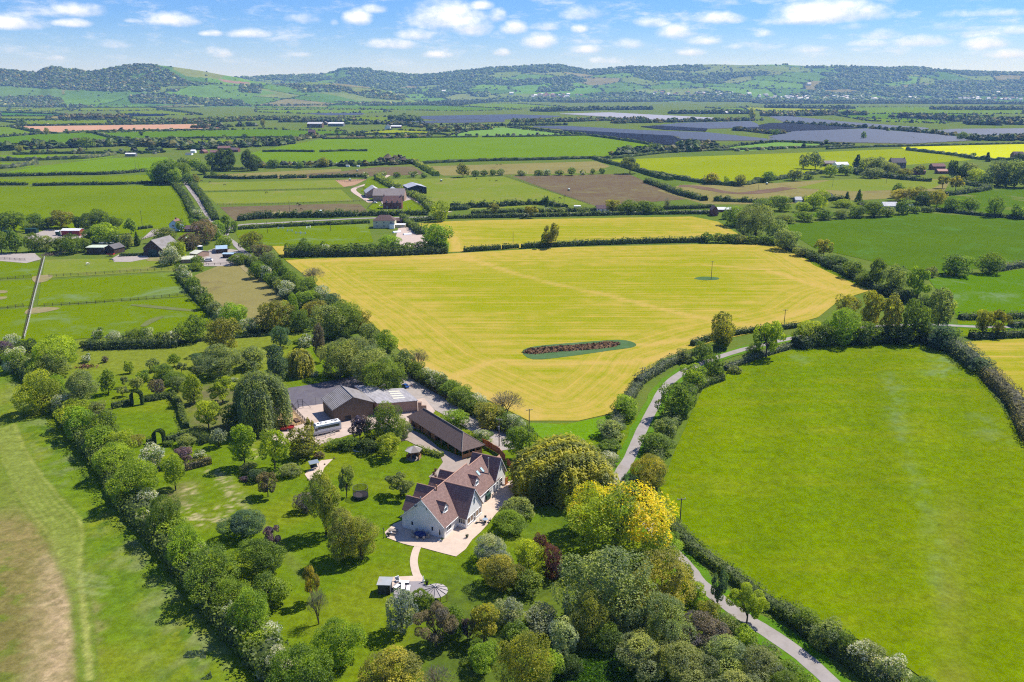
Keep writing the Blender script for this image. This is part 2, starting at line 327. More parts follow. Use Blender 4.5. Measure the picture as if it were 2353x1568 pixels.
FIELDS = [  # colour, polygon in print pixels, label, layer, stripe, patch
 ('G', [(0,232),(150,231),(150,238),(0,238)], 'narrow green field under the wooded hill', 0),
 ('B', [(18,250),(150,248.5),(165,252),(120,257),(20,255)], 'thin bright field left of the small wood on the far plain', 0),
 ('B', [(195,247),(360,247.5),(372,253),(160,256)], 'thin bright strip field behind the square brown wood', 0),
 ('B', [(270,256),(375,254),(462,264),(400,265),(275,262)], 'bright strip field above the dark sliver of solar panels', 0),
 ('D', [(0,259),(145,264),(145,267),(0,267)], 'dark green strip field at the far left', 0),
 ('B', [(0,268),(120,268),(105,275),(0,275)], 'bright strip field at the far left below the dark strip', 0),
 ('T', [(120,268),(147,267),(147,275),(105,275)], 'small tan fallow patch beside the square brown wood', 1),
 ('B', [(40,279),(290,276),(335,284),(60,288)], 'long bright field just behind the pink ploughed field', 0),
 ('K', [(24,291),(480,285),(520,298),(200,303),(100,307)], 'long pink ploughed field on the left plain', 1, (.03, 6, .2)),
 ('G', [(-200,291),(20,292),(100,307),(0,315),(-200,322)], 'green field left of the pink ploughed field', 0),
 ('E', [(-200,325),(0,316),(100,308),(210,305),(280,322),(380,323),(370,330),(250,333),(100,340),(0,347),(-200,352)], 'wide deep green field in front of the pink ploughed field', 0),
 ('E', [(212,306),(530,299),(600,297),(690,300),(795,302),(795,308),(700,316),(588,317),(380,320),(283,322)], 'long deep green field running right from the pink field corner', 0),
 ('B', [(340,327),(588,319),(695,321),(640,334),(588,336),(350,334)], 'bright strip between the long green field and the hamlet', 1),
 ('G', [(60,352),(370,346),(360,354),(90,354)], 'narrow green strip behind the left tree belt', 0),
 ('L', [(-200,358),(0,357),(270,355),(255,362),(200,368),(-200,371)], 'pale green strip field on the left edge', 0),
 ('L', [(-200,378),(0,375),(88,376),(75,385),(-200,390)], 'small green field on the left edge below the bushy hedge', 1),
 ('L', [(-100,402),(0,398),(90,382),(250,364),(385,361),(380,377),(350,392),(60,400)], 'light green wedge field with two thin poles', 0),
 ('B', [(-300,420),(0,412),(340,402),(350,408),(345,419),(-300,430)], 'bright strip beyond the clipped hedge with a gap', 0),
 ('B', [(-300,436),(0,430),(400,426),(425,455),(445,495),(455,540),(290,545),(0,530),(-300,525)], 'broad bright green field behind the red shed and trees', 0),
 ('T', [(480,402),(784,388),(784,405),(700,412),(475,406)], 'dull paddock beyond the long clipped hedge by the conifers', 0, None, BRN),
 ('O', [(455,420),(784,414),(790,432),(462,440)], 'top olive horse paddock beside the lane', 0, None, DRY),
 ('O', [(468,443),(784,436),(812,462),(500,471)], 'middle olive horse paddock between two rail fences', 0, None, DRY),
 ('W', [(505,476),(784,468),(828,470),(850,490),(540,508)], 'worn brown horse paddock with a feeder', 0, None, (.17, .16, .06)),
 ('W', [(784,394),(870,384),(950,383),(978,401),(865,405),(784,407),(600,408),(700,400)], 'trampled brown paddock behind the farmyard', 1, None, (.15, .15, .05)),
 ('S', [(770,414),(843,412),(815,426),(790,430)], 'pinkish sand riding arena above the brick farmhouse', 1),
 ('T', [(968,383),(1370,371),(1402,382),(1360,398),(1020,404)], 'dull paddock with brown tracks below the big green field', 0, None, BRN),
 ('O', [(900,413),(1160,406),(1250,437),(1355,470),(1035,484),(960,465)], 'olive paddock with the dark barn and grazing horses', 0, None, (.11,.11,.05)),
 ('W', [(1177,405),(1444,400),(1490,420),(1580,458),(1370,474),(1260,437)], 'brown trampled paddock right of the long post fence', 0, None, (.15, .15, .055)),
 ('L', [(575,352),(640,338),(740,320),(960,317),(1345,312),(1440,325),(1545,345),(1417,363),(967,372),(780,379),(600,376),(590,365)], 'very wide light green crop field in the middle distance', 0, (.02, 9, .12)),
 ('P', [(1031,312),(1107,295),(1160,293),(1331,312)], 'pale blue green crop field above the very wide one', 1),
 ('Y', [(795,308),(900,299),(1010,304),(960,311)], 'yellowish strip field behind the thin dark hedge', 1),
 ('W', [(743,315),(990,311),(990,315),(745,320)], 'thin brown strip at the top of the wide green field', 2),
 ('B', [(785,270),(908,269),(905,280),(800,277)], 'small bright field left of the solar farm', 0),
 ('G', [(588,253),(880,253),(900,258),(700,262),(588,258)], 'pale green strip on the middle far plain', 0),
 ('E', [(588,242),(1000,241),(1200,252),(1060,256),(780,250),(588,248)], 'dark green far field below the low wooded spur', 0),
 ('G', [(880,238),(1180,238),(1300,246),(1176,250),(1000,243)], 'green far field before the middle village', 0),
 ('Y', [(1400,368),(1568,361),(1900,349),(2080,342),(2235,368),(2035,383),(1890,397),(1780,410),(1680,426),(1568,416),(1480,400),(1440,385)], 'large yellow green field behind the round trees on the right', 0, (.15, 8, .10)),
 ('R', [(2070,338),(2353,331),(2600,328),(2600,372),(2353,367),(2262,368),(2085,346)], 'brightest yellow flowering field at the right edge', 0),
 ('P', [(1652,340),(1782,327),(1962,335),(1695,348)], 'pale mint crop field below the solar farm', 0),
 ('T', [(1510,438),(1570,425),(1782,421),(1870,415),(2068,409),(2185,413),(2170,440),(2035,457),(1780,470),(1620,470)], 'rough dull pasture with a dirt bank on the right', 0, None, BRN),
 ('O', [(1830,432),(1910,414),(2068,410),(2180,415),(2140,434),(1960,440)], 'buttercup tinted top corner of the rough pasture', 1),
 ('M', [(2185,443),(2353,430),(2600,425),(2600,505),(2353,500),(2130,484)], 'dark crop field with pale bare drift at the right edge', 0, None, DRY),
 ('M', [(1790,518),(2062,493),(2102,488),(2353,505),(2600,520),(2600,598),(2353,610),(2295,611),(2135,632),(2080,618),(1870,570)], 'large dark green cereal field right of the mown field', 1, (.95, 5, .22), (.08,.17,.03)),
 ('E', [(2132,640),(2295,626),(2353,618),(2650,595),(2650,730),(2353,726),(2200,726),(2165,683)], 'fresh green pasture at the right edge beyond the lane trees', 1, None, PALE),
 ('E', [(1830,490),(2060,484),(1870,499),(1795,512)], 'thin green strip beside the long bushy hedge', 0),
 ('B', [(2200,735),(2353,732),(2600,729),(2600,768),(2353,771),(2200,772)], 'narrow bright strip with small bare trees at the right', 1),
 ('E', [(1900,262),(2200,262),(2330,272),(2160,283),(1990,278)], 'deep green far field behind the solar farm on the right', 0),
 ('G', [(1976,272),(2165,278),(2170,285),(2000,279)], 'light green strip just behind the right solar panels', 1),
 ('G', [(1620,248),(2353,246),(2353,262),(1900,262),(1700,254)], 'green far field before the long white village', 0),
 ('Y', [(1700,246),(1950,252),(1850,256),(1720,254)], 'yellowish far strip before the long white village', 1),
 ('B', [(540,530),(560,520),(760,512),(845,514),(858,556),(755,563),(650,566),(610,564),(547,548)], 'bright green jumping paddock beside the cream house', 1, None, PALE),
 ('B', [(-300,600),(0,600),(95,602),(85,638),(0,641),(-300,650)], 'upper left corner of the fenced paddocks', 1, None, DRY),
 ('O', [(103,597),(395,592),(403,622),(97,640)], 'top grazing paddock with the white pony', 1, None, (.10,.20,.01)),
 ('B', [(-300,655),(0,646),(85,642),(75,702),(0,707),(-300,716)], 'left middle fenced paddock', 1, None, DRY),
 ('B', [(95,645),(405,626),(430,681),(86,703)], 'middle fenced paddock between two post and rail fences', 1, None, (.13,.19,.02)),
 ('B', [(-300,720),(0,712),(430,684),(500,730),(485,760),(193,778),(30,790),(-300,800)], 'lowest bright fenced paddock above the hawthorn hedge', 1, None, (.12,.19,.02)),
 ('T', [(447,633),(500,612),(560,608),(655,686),(610,745),(500,735)], 'smooth olive paddock between two hedgerows', 1, None, (.20,.17,.09)),
]
def field(c, poly, label, layer=0, stripe=None, patch=None):
    _fi[0] += 1; z = .03+.05*layer+.0007*_fi[0]
    P = [tuple(gp(x, y, z)) for x, y in poly]
    o = meshobj('field', P, [tuple(range(len(P)))[::-1]], fmat(c, stripe, patch))
    return tag(o, label, kind='structure')
for f in FIELDS: field(*f)
# sandy worn ground beside paddocks and yards
def patchsheet(name, poly, mat, label, z=.12, sm=0):
    P = smooth_poly(poly, sm, True) if sm else [Vector(p) for p in poly]
    _fi[0] += 1; z += .0007*_fi[0]*.3
    return tag(meshobj(name, [tuple(gp(p[0], p[1], z)) for p in P], [tuple(range(len(P)))[::-1]], mat), label, kind='structure')

# the mown hay field: swaths follow its edge, straight rows in the middle
MOWN = [(655,598),(750,594),(900,590),(1028,584),(1060,582),(1300,569),(1600,562),(1790,563),(1850,590),(1900,618),(2010,665),(1930,690),(1880,730),(1800,752),(1640,785),(1510,830),(1490,870),(1440,920),(1400,952),(1330,968),(1215,968),(1130,925),(950,835),(850,740),(740,665)]
def mown_mat(name, ang):
    m, t = mat_new(name); o = t.n('ShaderNodeNewGeometry').outputs['Position']
    e = t.n('ShaderNodeAttribute', attribute_name='edge').outputs['Fac']; tk = t.n('ShaderNodeAttribute', attribute_name='track').outputs['Fac']
    wob = t.noise(o, .02, 3, .5)
    ev = t.n('ShaderNodeCombineXYZ', {0: t.m('ADD', e, t.m('MULTIPLY', wob, 1.0)), 1: 0.0, 2: 0.0}).outputs[0]
    hs = t.m('ADD', t.m('ADD', t.m('MULTIPLY', t.noise(ev, .42, 3, .6), .45), t.m('MULTIPLY', t.noise(ev, 1.1, 2, .6), .30)), t.m('MULTIPLY', t.noise(o, .16, 3, .6), .35))
    row = t.map(o, (.012, .30, 1), -ang); rs = t.m('ADD', t.m('MULTIPLY', t.noise(row, 1.0, 4, .65, .15), .75), t.m('MULTIPLY', t.noise(o, .10, 4, .6), .35))
    hm = t.ramp(e, 34, 20); s = t.m('ADD', t.m('MULTIPLY', hs, hm), t.m('MULTIPLY', rs, t.m('SUBTRACT', 1.0, hm)))
    big = t.noise(o, .008, 3, .5); bias = t.m('ADD', t.m('MULTIPLY', t.ramp(e, 75, 5), .13), t.m('MULTIPLY', t.m('SUBTRACT', big, .5), .28))
    g = t.ramp(t.m('ADD', t.m('ADD', s, bias), t.m('MULTIPLY', tk, .12)), .50, .80)
    fn = t.noise(o, 1.2, 4, .7)
    col = t.mix(g, (.225, .245, .003), (.415, .300, .062)); col = t.mix(t.m('MULTIPLY', t.ramp(fn, .35, .75), .35), col, (.30, .26, .03))
    col = t.mix(t.m('MULTIPLY', tk, .3), col, (.46, .31, .11))
    dk = t.ramp(t.noise(t.map(o, (.05, .8, 1), -ang), 1.0, 5, .7), .56, .72); col = t.mix(t.m('MULTIPLY', t.m('MULTIPLY', dk, t.ramp(e, 20, 60)), .80), col, (.10, .20, .008))
    nar = t.ramp(t.noise(t.map(o, (.03, 1.1, 1), -ang), 1.0, 3, .6), .58, .72); col = t.mix(t.m('MULTIPLY', t.m('MULTIPLY', nar, t.m('SUBTRACT', 1.0, hm)), .65), col, (.47, .33, .09))
    hv = t.m('MULTIPLY_ADD', fn, .5, .75)
    col = t.mix(1.0, col, t.n('ShaderNodeCombineColor', {0: hv, 1: hv, 2: hv}).outputs[0], 'MULTIPLY')
    return finish(m, t, col, 1.0, 0, t.m('ADD', fn, s), .15)
_a, _b = gp(910, 713), gp(1150, 696); ROWANG = math.atan2((_b-_a).y, (_b-_a).x)
M_MOWN = mown_mat('mown_hay', ROWANG)
TRK = [W2([(1047,570),(1084,596),(1184,630),(1284,656),(1370,673),(1568,723),(1750,755)]), W2([(655,603),(850,597),(1050,592),(1084,600)]), W2([(720,660),(850,768),(1000,855),(1150,922),(1240,958)]),
       W2([(1240,802),(1500,792),(1700,762),(1900,700)]), W2([(1620,610),(1760,620),(1870,655),(1940,672)]), W2([(1040,540),(1048,565),(1060,590)]), W2([(980,890),(1140,830),(1260,838),(1480,832),(1560,810)])]
def mown_attr(wp, add=0):
    def f(x, y):
        e = segdist(x, y, wp)+add; tk = np.zeros_like(x)
        for T in TRK: tk = np.maximum(tk, np.exp(-(segdist(x, y, T, False)/1.9)**2))
        return [('edge', 'POINT', e), ('track', 'POINT', tk)]
    return f
wp = W2(MOWN); tag(grid_sheet('mown_field', wp, 3.0, .14, M_MOWN, mown_attr(wp)), 'golden mown hay field with curved swath lines round a manure heap', kind='structure')
wp = W2([(950,516),(1000,510),(1100,507),(1300,503),(1590,498),(1650,510),(1700,540),(1600,552),(1300,566),(1065,579),(1030,580),(1033,560),(985,525)])
tag(grid_sheet('mown_field', wp, 3.0, .13, M_MOWN, mown_attr(wp, 14)), 'yellow mown strip behind the clipped hedge and big ash tree', kind='structure')
wp = W2([(2218,786),(2353,779),(2600,772),(2700,1050),(2353,930),(2268,856)])
tag(grid_sheet('mown_field', wp, 3.0, .13, M_MOWN, mown_attr(wp, 30)), 'yellow mown field beyond the hedge on the right edge', kind='structure')
wp = W2([(625,566),(662,566),(668,592),(650,594),(636,580)])
tag(grid_sheet('mown_field', wp, 3.0, .15, M_MOWN, mown_attr(wp)), 'small tan mown corner behind the hawthorns left of the hay field', kind='structure')

def mixc(a, b, t): t = np.clip(t, 0, 1)[:, None]; return a*(1-t)+np.asarray(b)[None, :]*t
def pjv(x, y):
    d = y*_c+CAM_H*_s; return 1176.5+FOC*x/d, 784-FOC*(y*_s-CAM_H*_c)/d
def soft(x, y, poly, wdt):
    d = segdist(x, y, poly); s = np.where(inpoly(x, y, poly), d, -d); return np.clip(s/wdt*.5+.5, 0, 1)
def left_field(x, y):
    n = fbm(x*.09, y*.09, 5, 3); n2 = fbm(x*.45, y*.45, 4, 9); n3 = fbm(x*.03, y*.03, 3, 5); n4 = fbm(x*1.1, y*1.1, 3, 15)
    c = np.ones((len(x), 3))*np.array((.105, .165, .008)); c = mixc(c, (.150, .185, .012), (n-.42)*4); c = mixc(c, (.075, .145, .012), (n3-.52)*5)
    rough = W2([(20,860),(90,930),(180,1010),(240,1090),(350,1220),(450,1360),(600,1530),(640,1600),(430,1600),(330,1420),(250,1290),(170,1190),(90,1050),(30,950)])
    rf = soft(x+(n2-.5)*6, y+(n-.5)*8, rough, 5); c = mixc(c, (.185, .205, .095), rf*np.clip((fbm(x*.3, y*.22, 4, 21)-.5)*6, 0, 1)*.5); c = mixc(c, (.060, .115, .012), rf*np.clip((fbm(x*.5, y*.4, 4, 61)-.56)*9, 0, 1)*.8)
    jx, jy = x+(n2-.5)*5, y+(n-.5)*9
    T1 = W2([(-900,1180),(60,1190),(110,1195),(128,1240),(140,1290),(165,1330),(190,1420),(205,1600),(-900,1650)])
    t1 = soft(jx, jy, T1, 3.5); c = mixc(c, (.205, .158, .062), t1*(.70+.5*(n4-.3)))
    lo = W2([(-900,1310),(60,1290),(95,1360),(100,1600),(-900,1650)]); c = mixc(c, (.135, .120, .035), soft(jx, jy, lo, 6)*np.clip((n-.28)*2.6, 0, .85)); c = mixc(c, (.10, .15, .012), soft(jx, jy, lo, 6)*np.clip((n2-.52)*5, 0, .8))
    st = W2([(92,1290),(140,1280),(172,1330),(188,1420),(205,1620),(95,1620),(88,1450)]); c = mixc(c, (.36, .265, .150), soft(jx, jy, st, 2.5)*(.62+.6*(n4-.4)))
    up = W2([(-60,960),(20,975),(42,1040),(60,1110),(85,1190),(-60,1200)]); c = mixc(c, (.21, .175, .07), soft(jx, jy, up, 4)*np.clip((n3-.28)*3, 0, 1)*.9)
    A = [(-12,990),(18,1085),(62,1170),(108,1225),(135,1285),(160,1335),(180,1425),(196,1560)]; B = [(34,975),(80,1070),(135,1140),(188,1203),(186,1290),(190,1350),(199,1430),(212,1560)]
    band = [gp(*p)[:2] for p in A]+[gp(*p)[:2] for p in B[::-1]]; bs = soft(x+(n2-.5)*2, y, [tuple(p) for p in band], 2.0); c = mixc(c, (.165, .195, .035), bs*.75)
    for k, off in enumerate(np.linspace(.04, .96, 6)):
        line = [tuple(p) for p in smooth_poly([gp(a[0]*(1-off)+b[0]*off, a[1]*(1-off)+b[1]*off)[:2] for a, b in zip(A, B)], 4)]
        d = segdist(x+(n2-.5)*.8, y+(n-.5)*.8, line, False)
        c = mixc(c, (.25, .265, .065), np.exp(-(d/.42)**2)*.8*(.25+n4*1.1)); c = mixc(c, (.09, .145, .010), np.exp(-((d-.95)/.35)**2)*.5*(.4+n4))
    for q in ([(180,1318),(245,1330)], [(182,1345),(255,1352)], [(184,1331),(240,1341)], [(183,1360),(235,1368)]):
        c = mixc(c, (.20, .24, .08), np.exp(-(segdist(x, y, [tuple(p) for p in W2(q)], False)/.5)**2)*.6)
    return [('soil', 'POINT', np.concatenate([np.clip(c*(.78+.44*n4[:, None]), 0, 1), np.ones((len(x), 1))], 1))]
M_SOIL = paint_mat('painted_turf', 1.0, .55)
LF = W2([(-900,900),(-60,845),(0,838),(30,850),(60,905),(120,985),(200,1080),(300,1220),(420,1370),(560,1530),(660,1680),(-1100,1750)])
tag(grid_sheet('hay_meadow', LF, .5, .12, M_SOIL, left_field), 'patchy cut meadow with pale tan hay strip and curved swaths at the left', kind='structure')
def garden(x, y):
    n = fbm(x*.08, y*.08, 4, 31); n2 = fbm(x*.5, y*.5, 4, 12); u, v = pjv(x, y)
    c = np.ones((len(x), 3))*np.array((.105, .165, .005)); c = mixc(c, (.140, .182, .007), (n-.42)*3.5)
    mow = (np.sin((x*.35+y*.94)*2*math.pi/2.4) > 0)*1.0; c = c*(1-.11*mow[:, None])
    c = mixc(c, (.165, .190, .022), np.clip((890-v)/50, 0, 1)*np.clip((700-u)/60, 0, 1)*.75)
    for L in ([(487,1080),(515,1110),(535,1135),(552,1160)], [(488,1172),(552,1165)], [(428,1180),(465,1205),(512,1190)], [(432,1120),(445,1200)], [(560,1010),(585,1050)]):
        d = segdist(x, y, W2(L), False); c = mixc(c, (.36, .31, .16), np.exp(-(d/1.7)**2)*np.clip((fbm(x*1.3, y*1.3, 3, 77)-.54)*9, 0, 1))
    for L in ([(500,1090),(560,1160),(640,1250),(700,1330)], [(1270,1520),(1350,1568)], [(1145,1180),(1180,1225)]):
        c = mixc(c, (.16, .17, .05), np.exp(-(segdist(x, y, W2(L), False)/1.3)**2)*.35)
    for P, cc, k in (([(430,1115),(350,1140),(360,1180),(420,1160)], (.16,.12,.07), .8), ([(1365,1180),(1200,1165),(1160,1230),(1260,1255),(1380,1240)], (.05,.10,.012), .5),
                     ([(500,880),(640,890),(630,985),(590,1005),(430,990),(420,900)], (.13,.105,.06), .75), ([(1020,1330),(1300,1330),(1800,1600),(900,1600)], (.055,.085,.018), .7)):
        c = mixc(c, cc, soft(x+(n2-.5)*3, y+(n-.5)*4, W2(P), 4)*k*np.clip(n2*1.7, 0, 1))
    c = mixc(c, (.20,.17,.07), soft(x, y, W2([(1010,1205),(1050,1195),(1062,1260),(1010,1262)]), 2)*0)
    return [('soil', 'POINT', np.concatenate([c, np.ones((len(x), 1))], 1))]
PASTURE = W2([(1570,1212),(1650,1287),(1757,1372),(1822,1412),(1945,1455),(2089,1538),(2200,1620),(2500,1700),(3200,1600),(2700,1350),(2450,1130),(2342,993),(2249,866),(2190,800),(2118,776),(1950,783),(1815,806),(1740,826),(1662,856),(1622,880),(1592,943),(1550,1040),(1515,1125)])
def pasture(x, y):
    n = fbm(x*.02, y*.02, 4, 8); n2 = fbm(x*.16, y*.16, 4, 18); n3 = fbm(x*.07, y*.3, 4, 28); c = np.ones((len(x), 3))*np.array((.122, .176, .001)); c = mixc(c, (.102, .160, .001), (n-.45)*3); c = mixc(c, (.145, .185, .004), (n3-.5)*3.5); c = mixc(c, (.085, .140, .002), (n2-.62)*3)
    for L, wd, k in (([(2080,1040),(2110,1110),(2130,1180),(2140,1240),(2165,1330),(2190,1400)], 1.3, .24), ([(2155,810),(2175,845),(2150,860)], 4, .4), ([(2040,860),(2060,930),(2075,1010)], 2.5, .35), ([(2250,960),(2290,1010)], 3, .35), ([(1830,820),(1840,826)], 3, .5)):
        d = segdist(x+(n2-.5)*7, y+(n-.5)*9, W2(L), False); c = mixc(c, (.17, .24, .13), np.exp(-(d/wd)**2)*k*np.clip((fbm(x*.6, y*.9, 3, 99)-.38)*4, 0, 1))
    u, v = pjv(x, y); c = mixc(c, (.155, .165, .02), np.exp(-((u-2190)/40)**2)*np.clip((v-1100)/100, 0, 1)*.5*n2*2); c = c*(1+.05*np.sin((u-1700)/38+n*5))[:, None]
    return [('soil', 'POINT', np.concatenate([c, np.ones((len(x), 1))], 1))]
tag(grid_sheet('pasture', PASTURE, 2.0, .13, M_SOIL, pasture), 'huge bright green pasture filling the right foreground', kind='structure')
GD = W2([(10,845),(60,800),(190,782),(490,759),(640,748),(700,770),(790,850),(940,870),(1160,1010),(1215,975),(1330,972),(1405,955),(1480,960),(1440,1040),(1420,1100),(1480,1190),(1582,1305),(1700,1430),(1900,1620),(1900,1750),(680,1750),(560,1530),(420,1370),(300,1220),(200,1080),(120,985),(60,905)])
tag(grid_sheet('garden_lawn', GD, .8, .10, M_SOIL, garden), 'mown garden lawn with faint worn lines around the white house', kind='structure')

# ---------------------------------------------------------------- roads, tracks, yards
M_ROAD = plain('worn_asphalt', (.30, .27, .25), .9, .1, .12, .35, (.22, .19, .16))
M_GRAV = plain('gravel', (.34, .30, .27), .95, .1, .14, .8, (.25, .21, .17)); M_PAV = plain('buff_gravel_patio', (.54, .43, .34), .95, .1, .10, .7, (.47, .37, .29))
M_CONC = plain('pale_concrete', (.47, .375, .31), .9, .1, .10, .6, (.36, .29, .24)); M_TAR = plain('tennis_tarmac', (.115, .105, .125), .9, .1, .20, .5, (.15, .14, .14))
M_EDGE = plain('brick_edging', (.20, .12, .09), .9, .1, .15, 3)
def ribbon(name, px, wid, mat, label, z=.17, kerb=None, wiggle=0.0):
    c = smooth_poly([gp(*p)[:2] for p in px], 8); L, R = [], []
    for i, p in enumerate(c):
        d = (c[min(i+1, len(c)-1)]-c[max(i-1, 0)]).normalized(); n = Vector((-d.y, d.x)); ww = wid/2*(1+wiggle*(fbm([i*.37], [3.3], 3)[0]-.5))
        L.append(p+n*ww); R.append(p-n*ww)
    V = [(p.x, p.y, z) for p in L]+[(p.x, p.y, z) for p in R]; n = len(c)
    return tag(meshobj(name, V, [(i, n+i, n+i+1, i+1) for i in range(n-1)], mat), label, kind='structure')
LANE = [(1980,1640),(1918,1578),(1845,1512),(1775,1462),(1695,1410),(1612,1345),(1582,1308),(1530,1250),(1470,1180),(1425,1115),(1424,1092),(1447,1053),(1473,993),(1501,939),(1527,893),(1562,862),(1612,836),(1695,808),(1740,797),(1802,782),(1895,765),(2000,752),(2130,747),(2250,752),(2400,752)]
ribbon('verge', LANE, 6.4, grass_mat('verge_grass', (.070,.165,.008), (.10,.19,.012), None, (.14,.17,.05), .15), 'bright grass verge along both sides of the country lane', .155, wiggle=.6)
ribbon('lane', LANE, 3.0, M_ROAD, 'narrow grey country lane curving past the garden', .185, wiggle=.25)
ribbon('lane', [(405,392),(415,405),(427,423),(447,450),(458,465),(481,501),(516,541),(540,561),(556,576),(572,589)], 3.6, M_ROAD, 'straight grey lane running away past the left farmyard', .185)
ribbon('lane', [(516,541),(530,524),(560,517),(613,514),(760,506),(850,502),(1000,499),(1200,493),(1450,488),(1640,485),(1760,480)], 5, M_ROAD, 'side lane between the two long hedges', .18)
ribbon('track', [(572,589),(590,608),(620,632),(660,668),(700,705)], 3, M_GRAV, 'gravel track between the two hedgerows', .18)
ribbon('track', [(1035,488),(1000,483),(960,462),(945,450),(925,440)], 5.5, M_CONC, 'pale drive beside the brick farmhouse', .18)
ribbon('track', [(893,403),(870,416),(840,425),(812,437),(840,458),(852,466)], 5, M_CONC, 'pale zigzag drive left of the farm sheds', .18)
ribbon('track', [(1815,432),(1700,445),(1600,430),(1560,428)], 14, plain('churned_soil', (.15,.10,.065), 1, 0, .2, .05), 'dark churned track across the rough pasture', .16, wiggle=1.0)
patchsheet('farm_track', [(905,858),(940,862),(1040,915),(1172,1000),(1185,1030),(1150,1036),(1090,995),(1010,948),(962,922),(930,898)], M_GRAV, 'grey gravel track behind the barn and the cart shed', .16)
patchsheet('tarmac_court', [(640,895),(700,886),(850,858),(905,862),(912,890),(830,950),(700,938),(650,948),(625,952)], M_TAR, 'dark grey tarmac court behind the big barn', .16)
patchsheet('yard', [(612,984),(640,970),(660,955),(690,935),(745,928),(860,930),(975,915),(1000,945),(960,985),(900,985),(860,985),(800,1000),(735,1022),(672,1012),(655,1022),(610,1002)], M_CONC, 'pale concrete yard around the motorhome', .17)
patchsheet('yard', [(905,1000),(940,985),(975,1000),(1010,1030),(1075,1055),(1100,1040),(1120,1060),(1100,1075),(1075,1080),(1040,1085),(1015,1105),(1000,1110),(985,1095),(1005,1080),(1018,1062),(1010,1046),(985,1035),(950,1020),(935,1012),(905,1015)], plain('courtyard_setts', (.33, .27, .225), .95, .1, .12, .7, (.27, .22, .18)), 'gravel courtyard between the cart shed and the white house', .18)
patchsheet('patio', [(884,1223),(905,1204),(925,1196),(940,1180),(1010,1230),(1060,1205),(1105,1160),(1150,1110),(1185,1103),(1196,1112),(1178,1143),(1140,1180),(1122,1203),(1105,1222),(1085,1240),(1070,1262),(1048,1279),(1020,1272),(968,1258),(940,1253),(925,1249),(890,1236)], M_PAV, 'buff gravel patio wrapped round the white house', .18)
ribbon('path', [(968,1252),(958,1262),(951,1290),(956,1318),(963,1332),(958,1345)], 1.55, M_PAV, 'buff gravel path from the patio to the hot tub deck', .172)
patchsheet('path', [(895,1326),(955,1323),(972,1330),(976,1350),(895,1360)], M_PAV, 'gravel strip in front of the shed and loungers', .165)
patchsheet('border', [(700,1090),(722,1070),(738,1058),(765,1055),(745,1075),(735,1103),(710,1104)], M_PAV, 'gravel seat bay with the swing seat', .165)
patchsheet('yard', [(0,583),(80,582),(95,596),(60,605),(0,600),(-100,600),(-100,583)], M_GRAV, 'grey gravel arena at the left edge', .16)
patchsheet('yard', [(258,594),(275,584),(330,583),(345,594),(300,602),(262,602)], M_GRAV, 'gravel yard between the stables and the dark barn', .16)
patchsheet('yard', [(455,585),(500,568),(545,575),(570,590),(545,610),(500,612),(470,612),(455,600)], M_GRAV, 'gravel farmyard with trailers at the left hedgerow', .16)
patchsheet('yard', [(325,550),(350,528),(365,528),(375,537),(345,545)], M_GRAV, 'pale drive before the blue gabled cottage', .16)
patchsheet('yard', [(55,545),(110,527),(200,532),(200,545),(140,552),(90,560)], M_GRAV, 'bare yard with the red shed behind the left trees', .16)
patchsheet('yard', [(868,450),(885,442),(945,450),(945,468),(880,472)], M_GRAV, 'yard between the brick farmhouse and its sheds', .16)
patchsheet('lawn', [(858,468),(900,470),(960,455),(1000,472),(1010,482),(870,490),(845,478)], fmat('B'), 'bright lawn in front of the brick farmhouse', .165)
patchsheet('yard', [(915,525),(955,518),(985,560),(960,572),(905,560)], M_CONC, 'pale yard beside the cream house', .17)
patchsheet('lawn', [(845,412),(880,400),(900,430),(870,440),(830,440)], fmat('B'), 'bright lawn behind the farm sheds', .165)
M_SAND = plain('trodden_earth', (.24, .20, .10), 1, 0, .22, .25, (.13, .18, .03))
for P, l in (([(75,636),(120,632),(110,645),(82,650)], 'trodden earth gateway by the upper paddock fence'), ([(62,712),(90,706),(140,708),(100,718),(60,722)], 'trodden earth gateway by the lower paddock fence'),
             ([(-10,668),(16,668),(14,673),(-10,674)], 'small bare patch in the left middle paddock'), ([(-10,683),(16,682),(10,688),(-10,688)], 'second small bare patch in the left middle paddock'),
             ([(345,592),(390,590),(395,597),(340,600)], 'bare earth in front of the dark barn'), ([(625,488),(648,486),(650,494),(630,494)], 'pale bare ring in the worn horse paddock'),
             ([(550,612),(562,610),(575,628),(568,628)], 'sandy worn corner of the smooth olive paddock')):
    patchsheet('bare_patch', P, M_SAND, l, .19, 3)
patchsheet('bare_patch', [(300,702),(330,700),(448,712),(447,716),(380,711)], plain('rutted_grass', (.13,.15,.05), 1, 0, .2, .4), 'dull wheel rut across the lowest paddock', .19, 2)
patchsheet('bare_patch', [(322,749),(345,733),(378,727),(350,742),(335,750)], MATS['rutted_grass'], 'short dull rut near the hawthorn hedge', .19, 2)
patchsheet('rough_grass', [(1200,808),(1230,796),(1330,787),(1420,781),(1458,788),(1455,798),(1400,806),(1300,820),(1225,826)], grass_mat('rank_weeds', (.06,.12,.035), (.09,.15,.07)), 'collar of rank green weeds around the manure heap', .17, 3)
patchsheet('rough_grass', [(1595,640),(1615,636),(1650,638),(1648,643),(1615,644)], MATS['rank_weeds'], 'green weed island round the field pole', .17, 3)
patchsheet('rough_grass', [(1215,972),(1300,976),(1400,955),(1400,990),(1330,1015),(1250,1010)], grass_mat('lush_grass', (.10,.20,.003), (.12,.22,.006), None, PALE, .2), 'lush uncut corner of grass below the hay field', .17, 2)
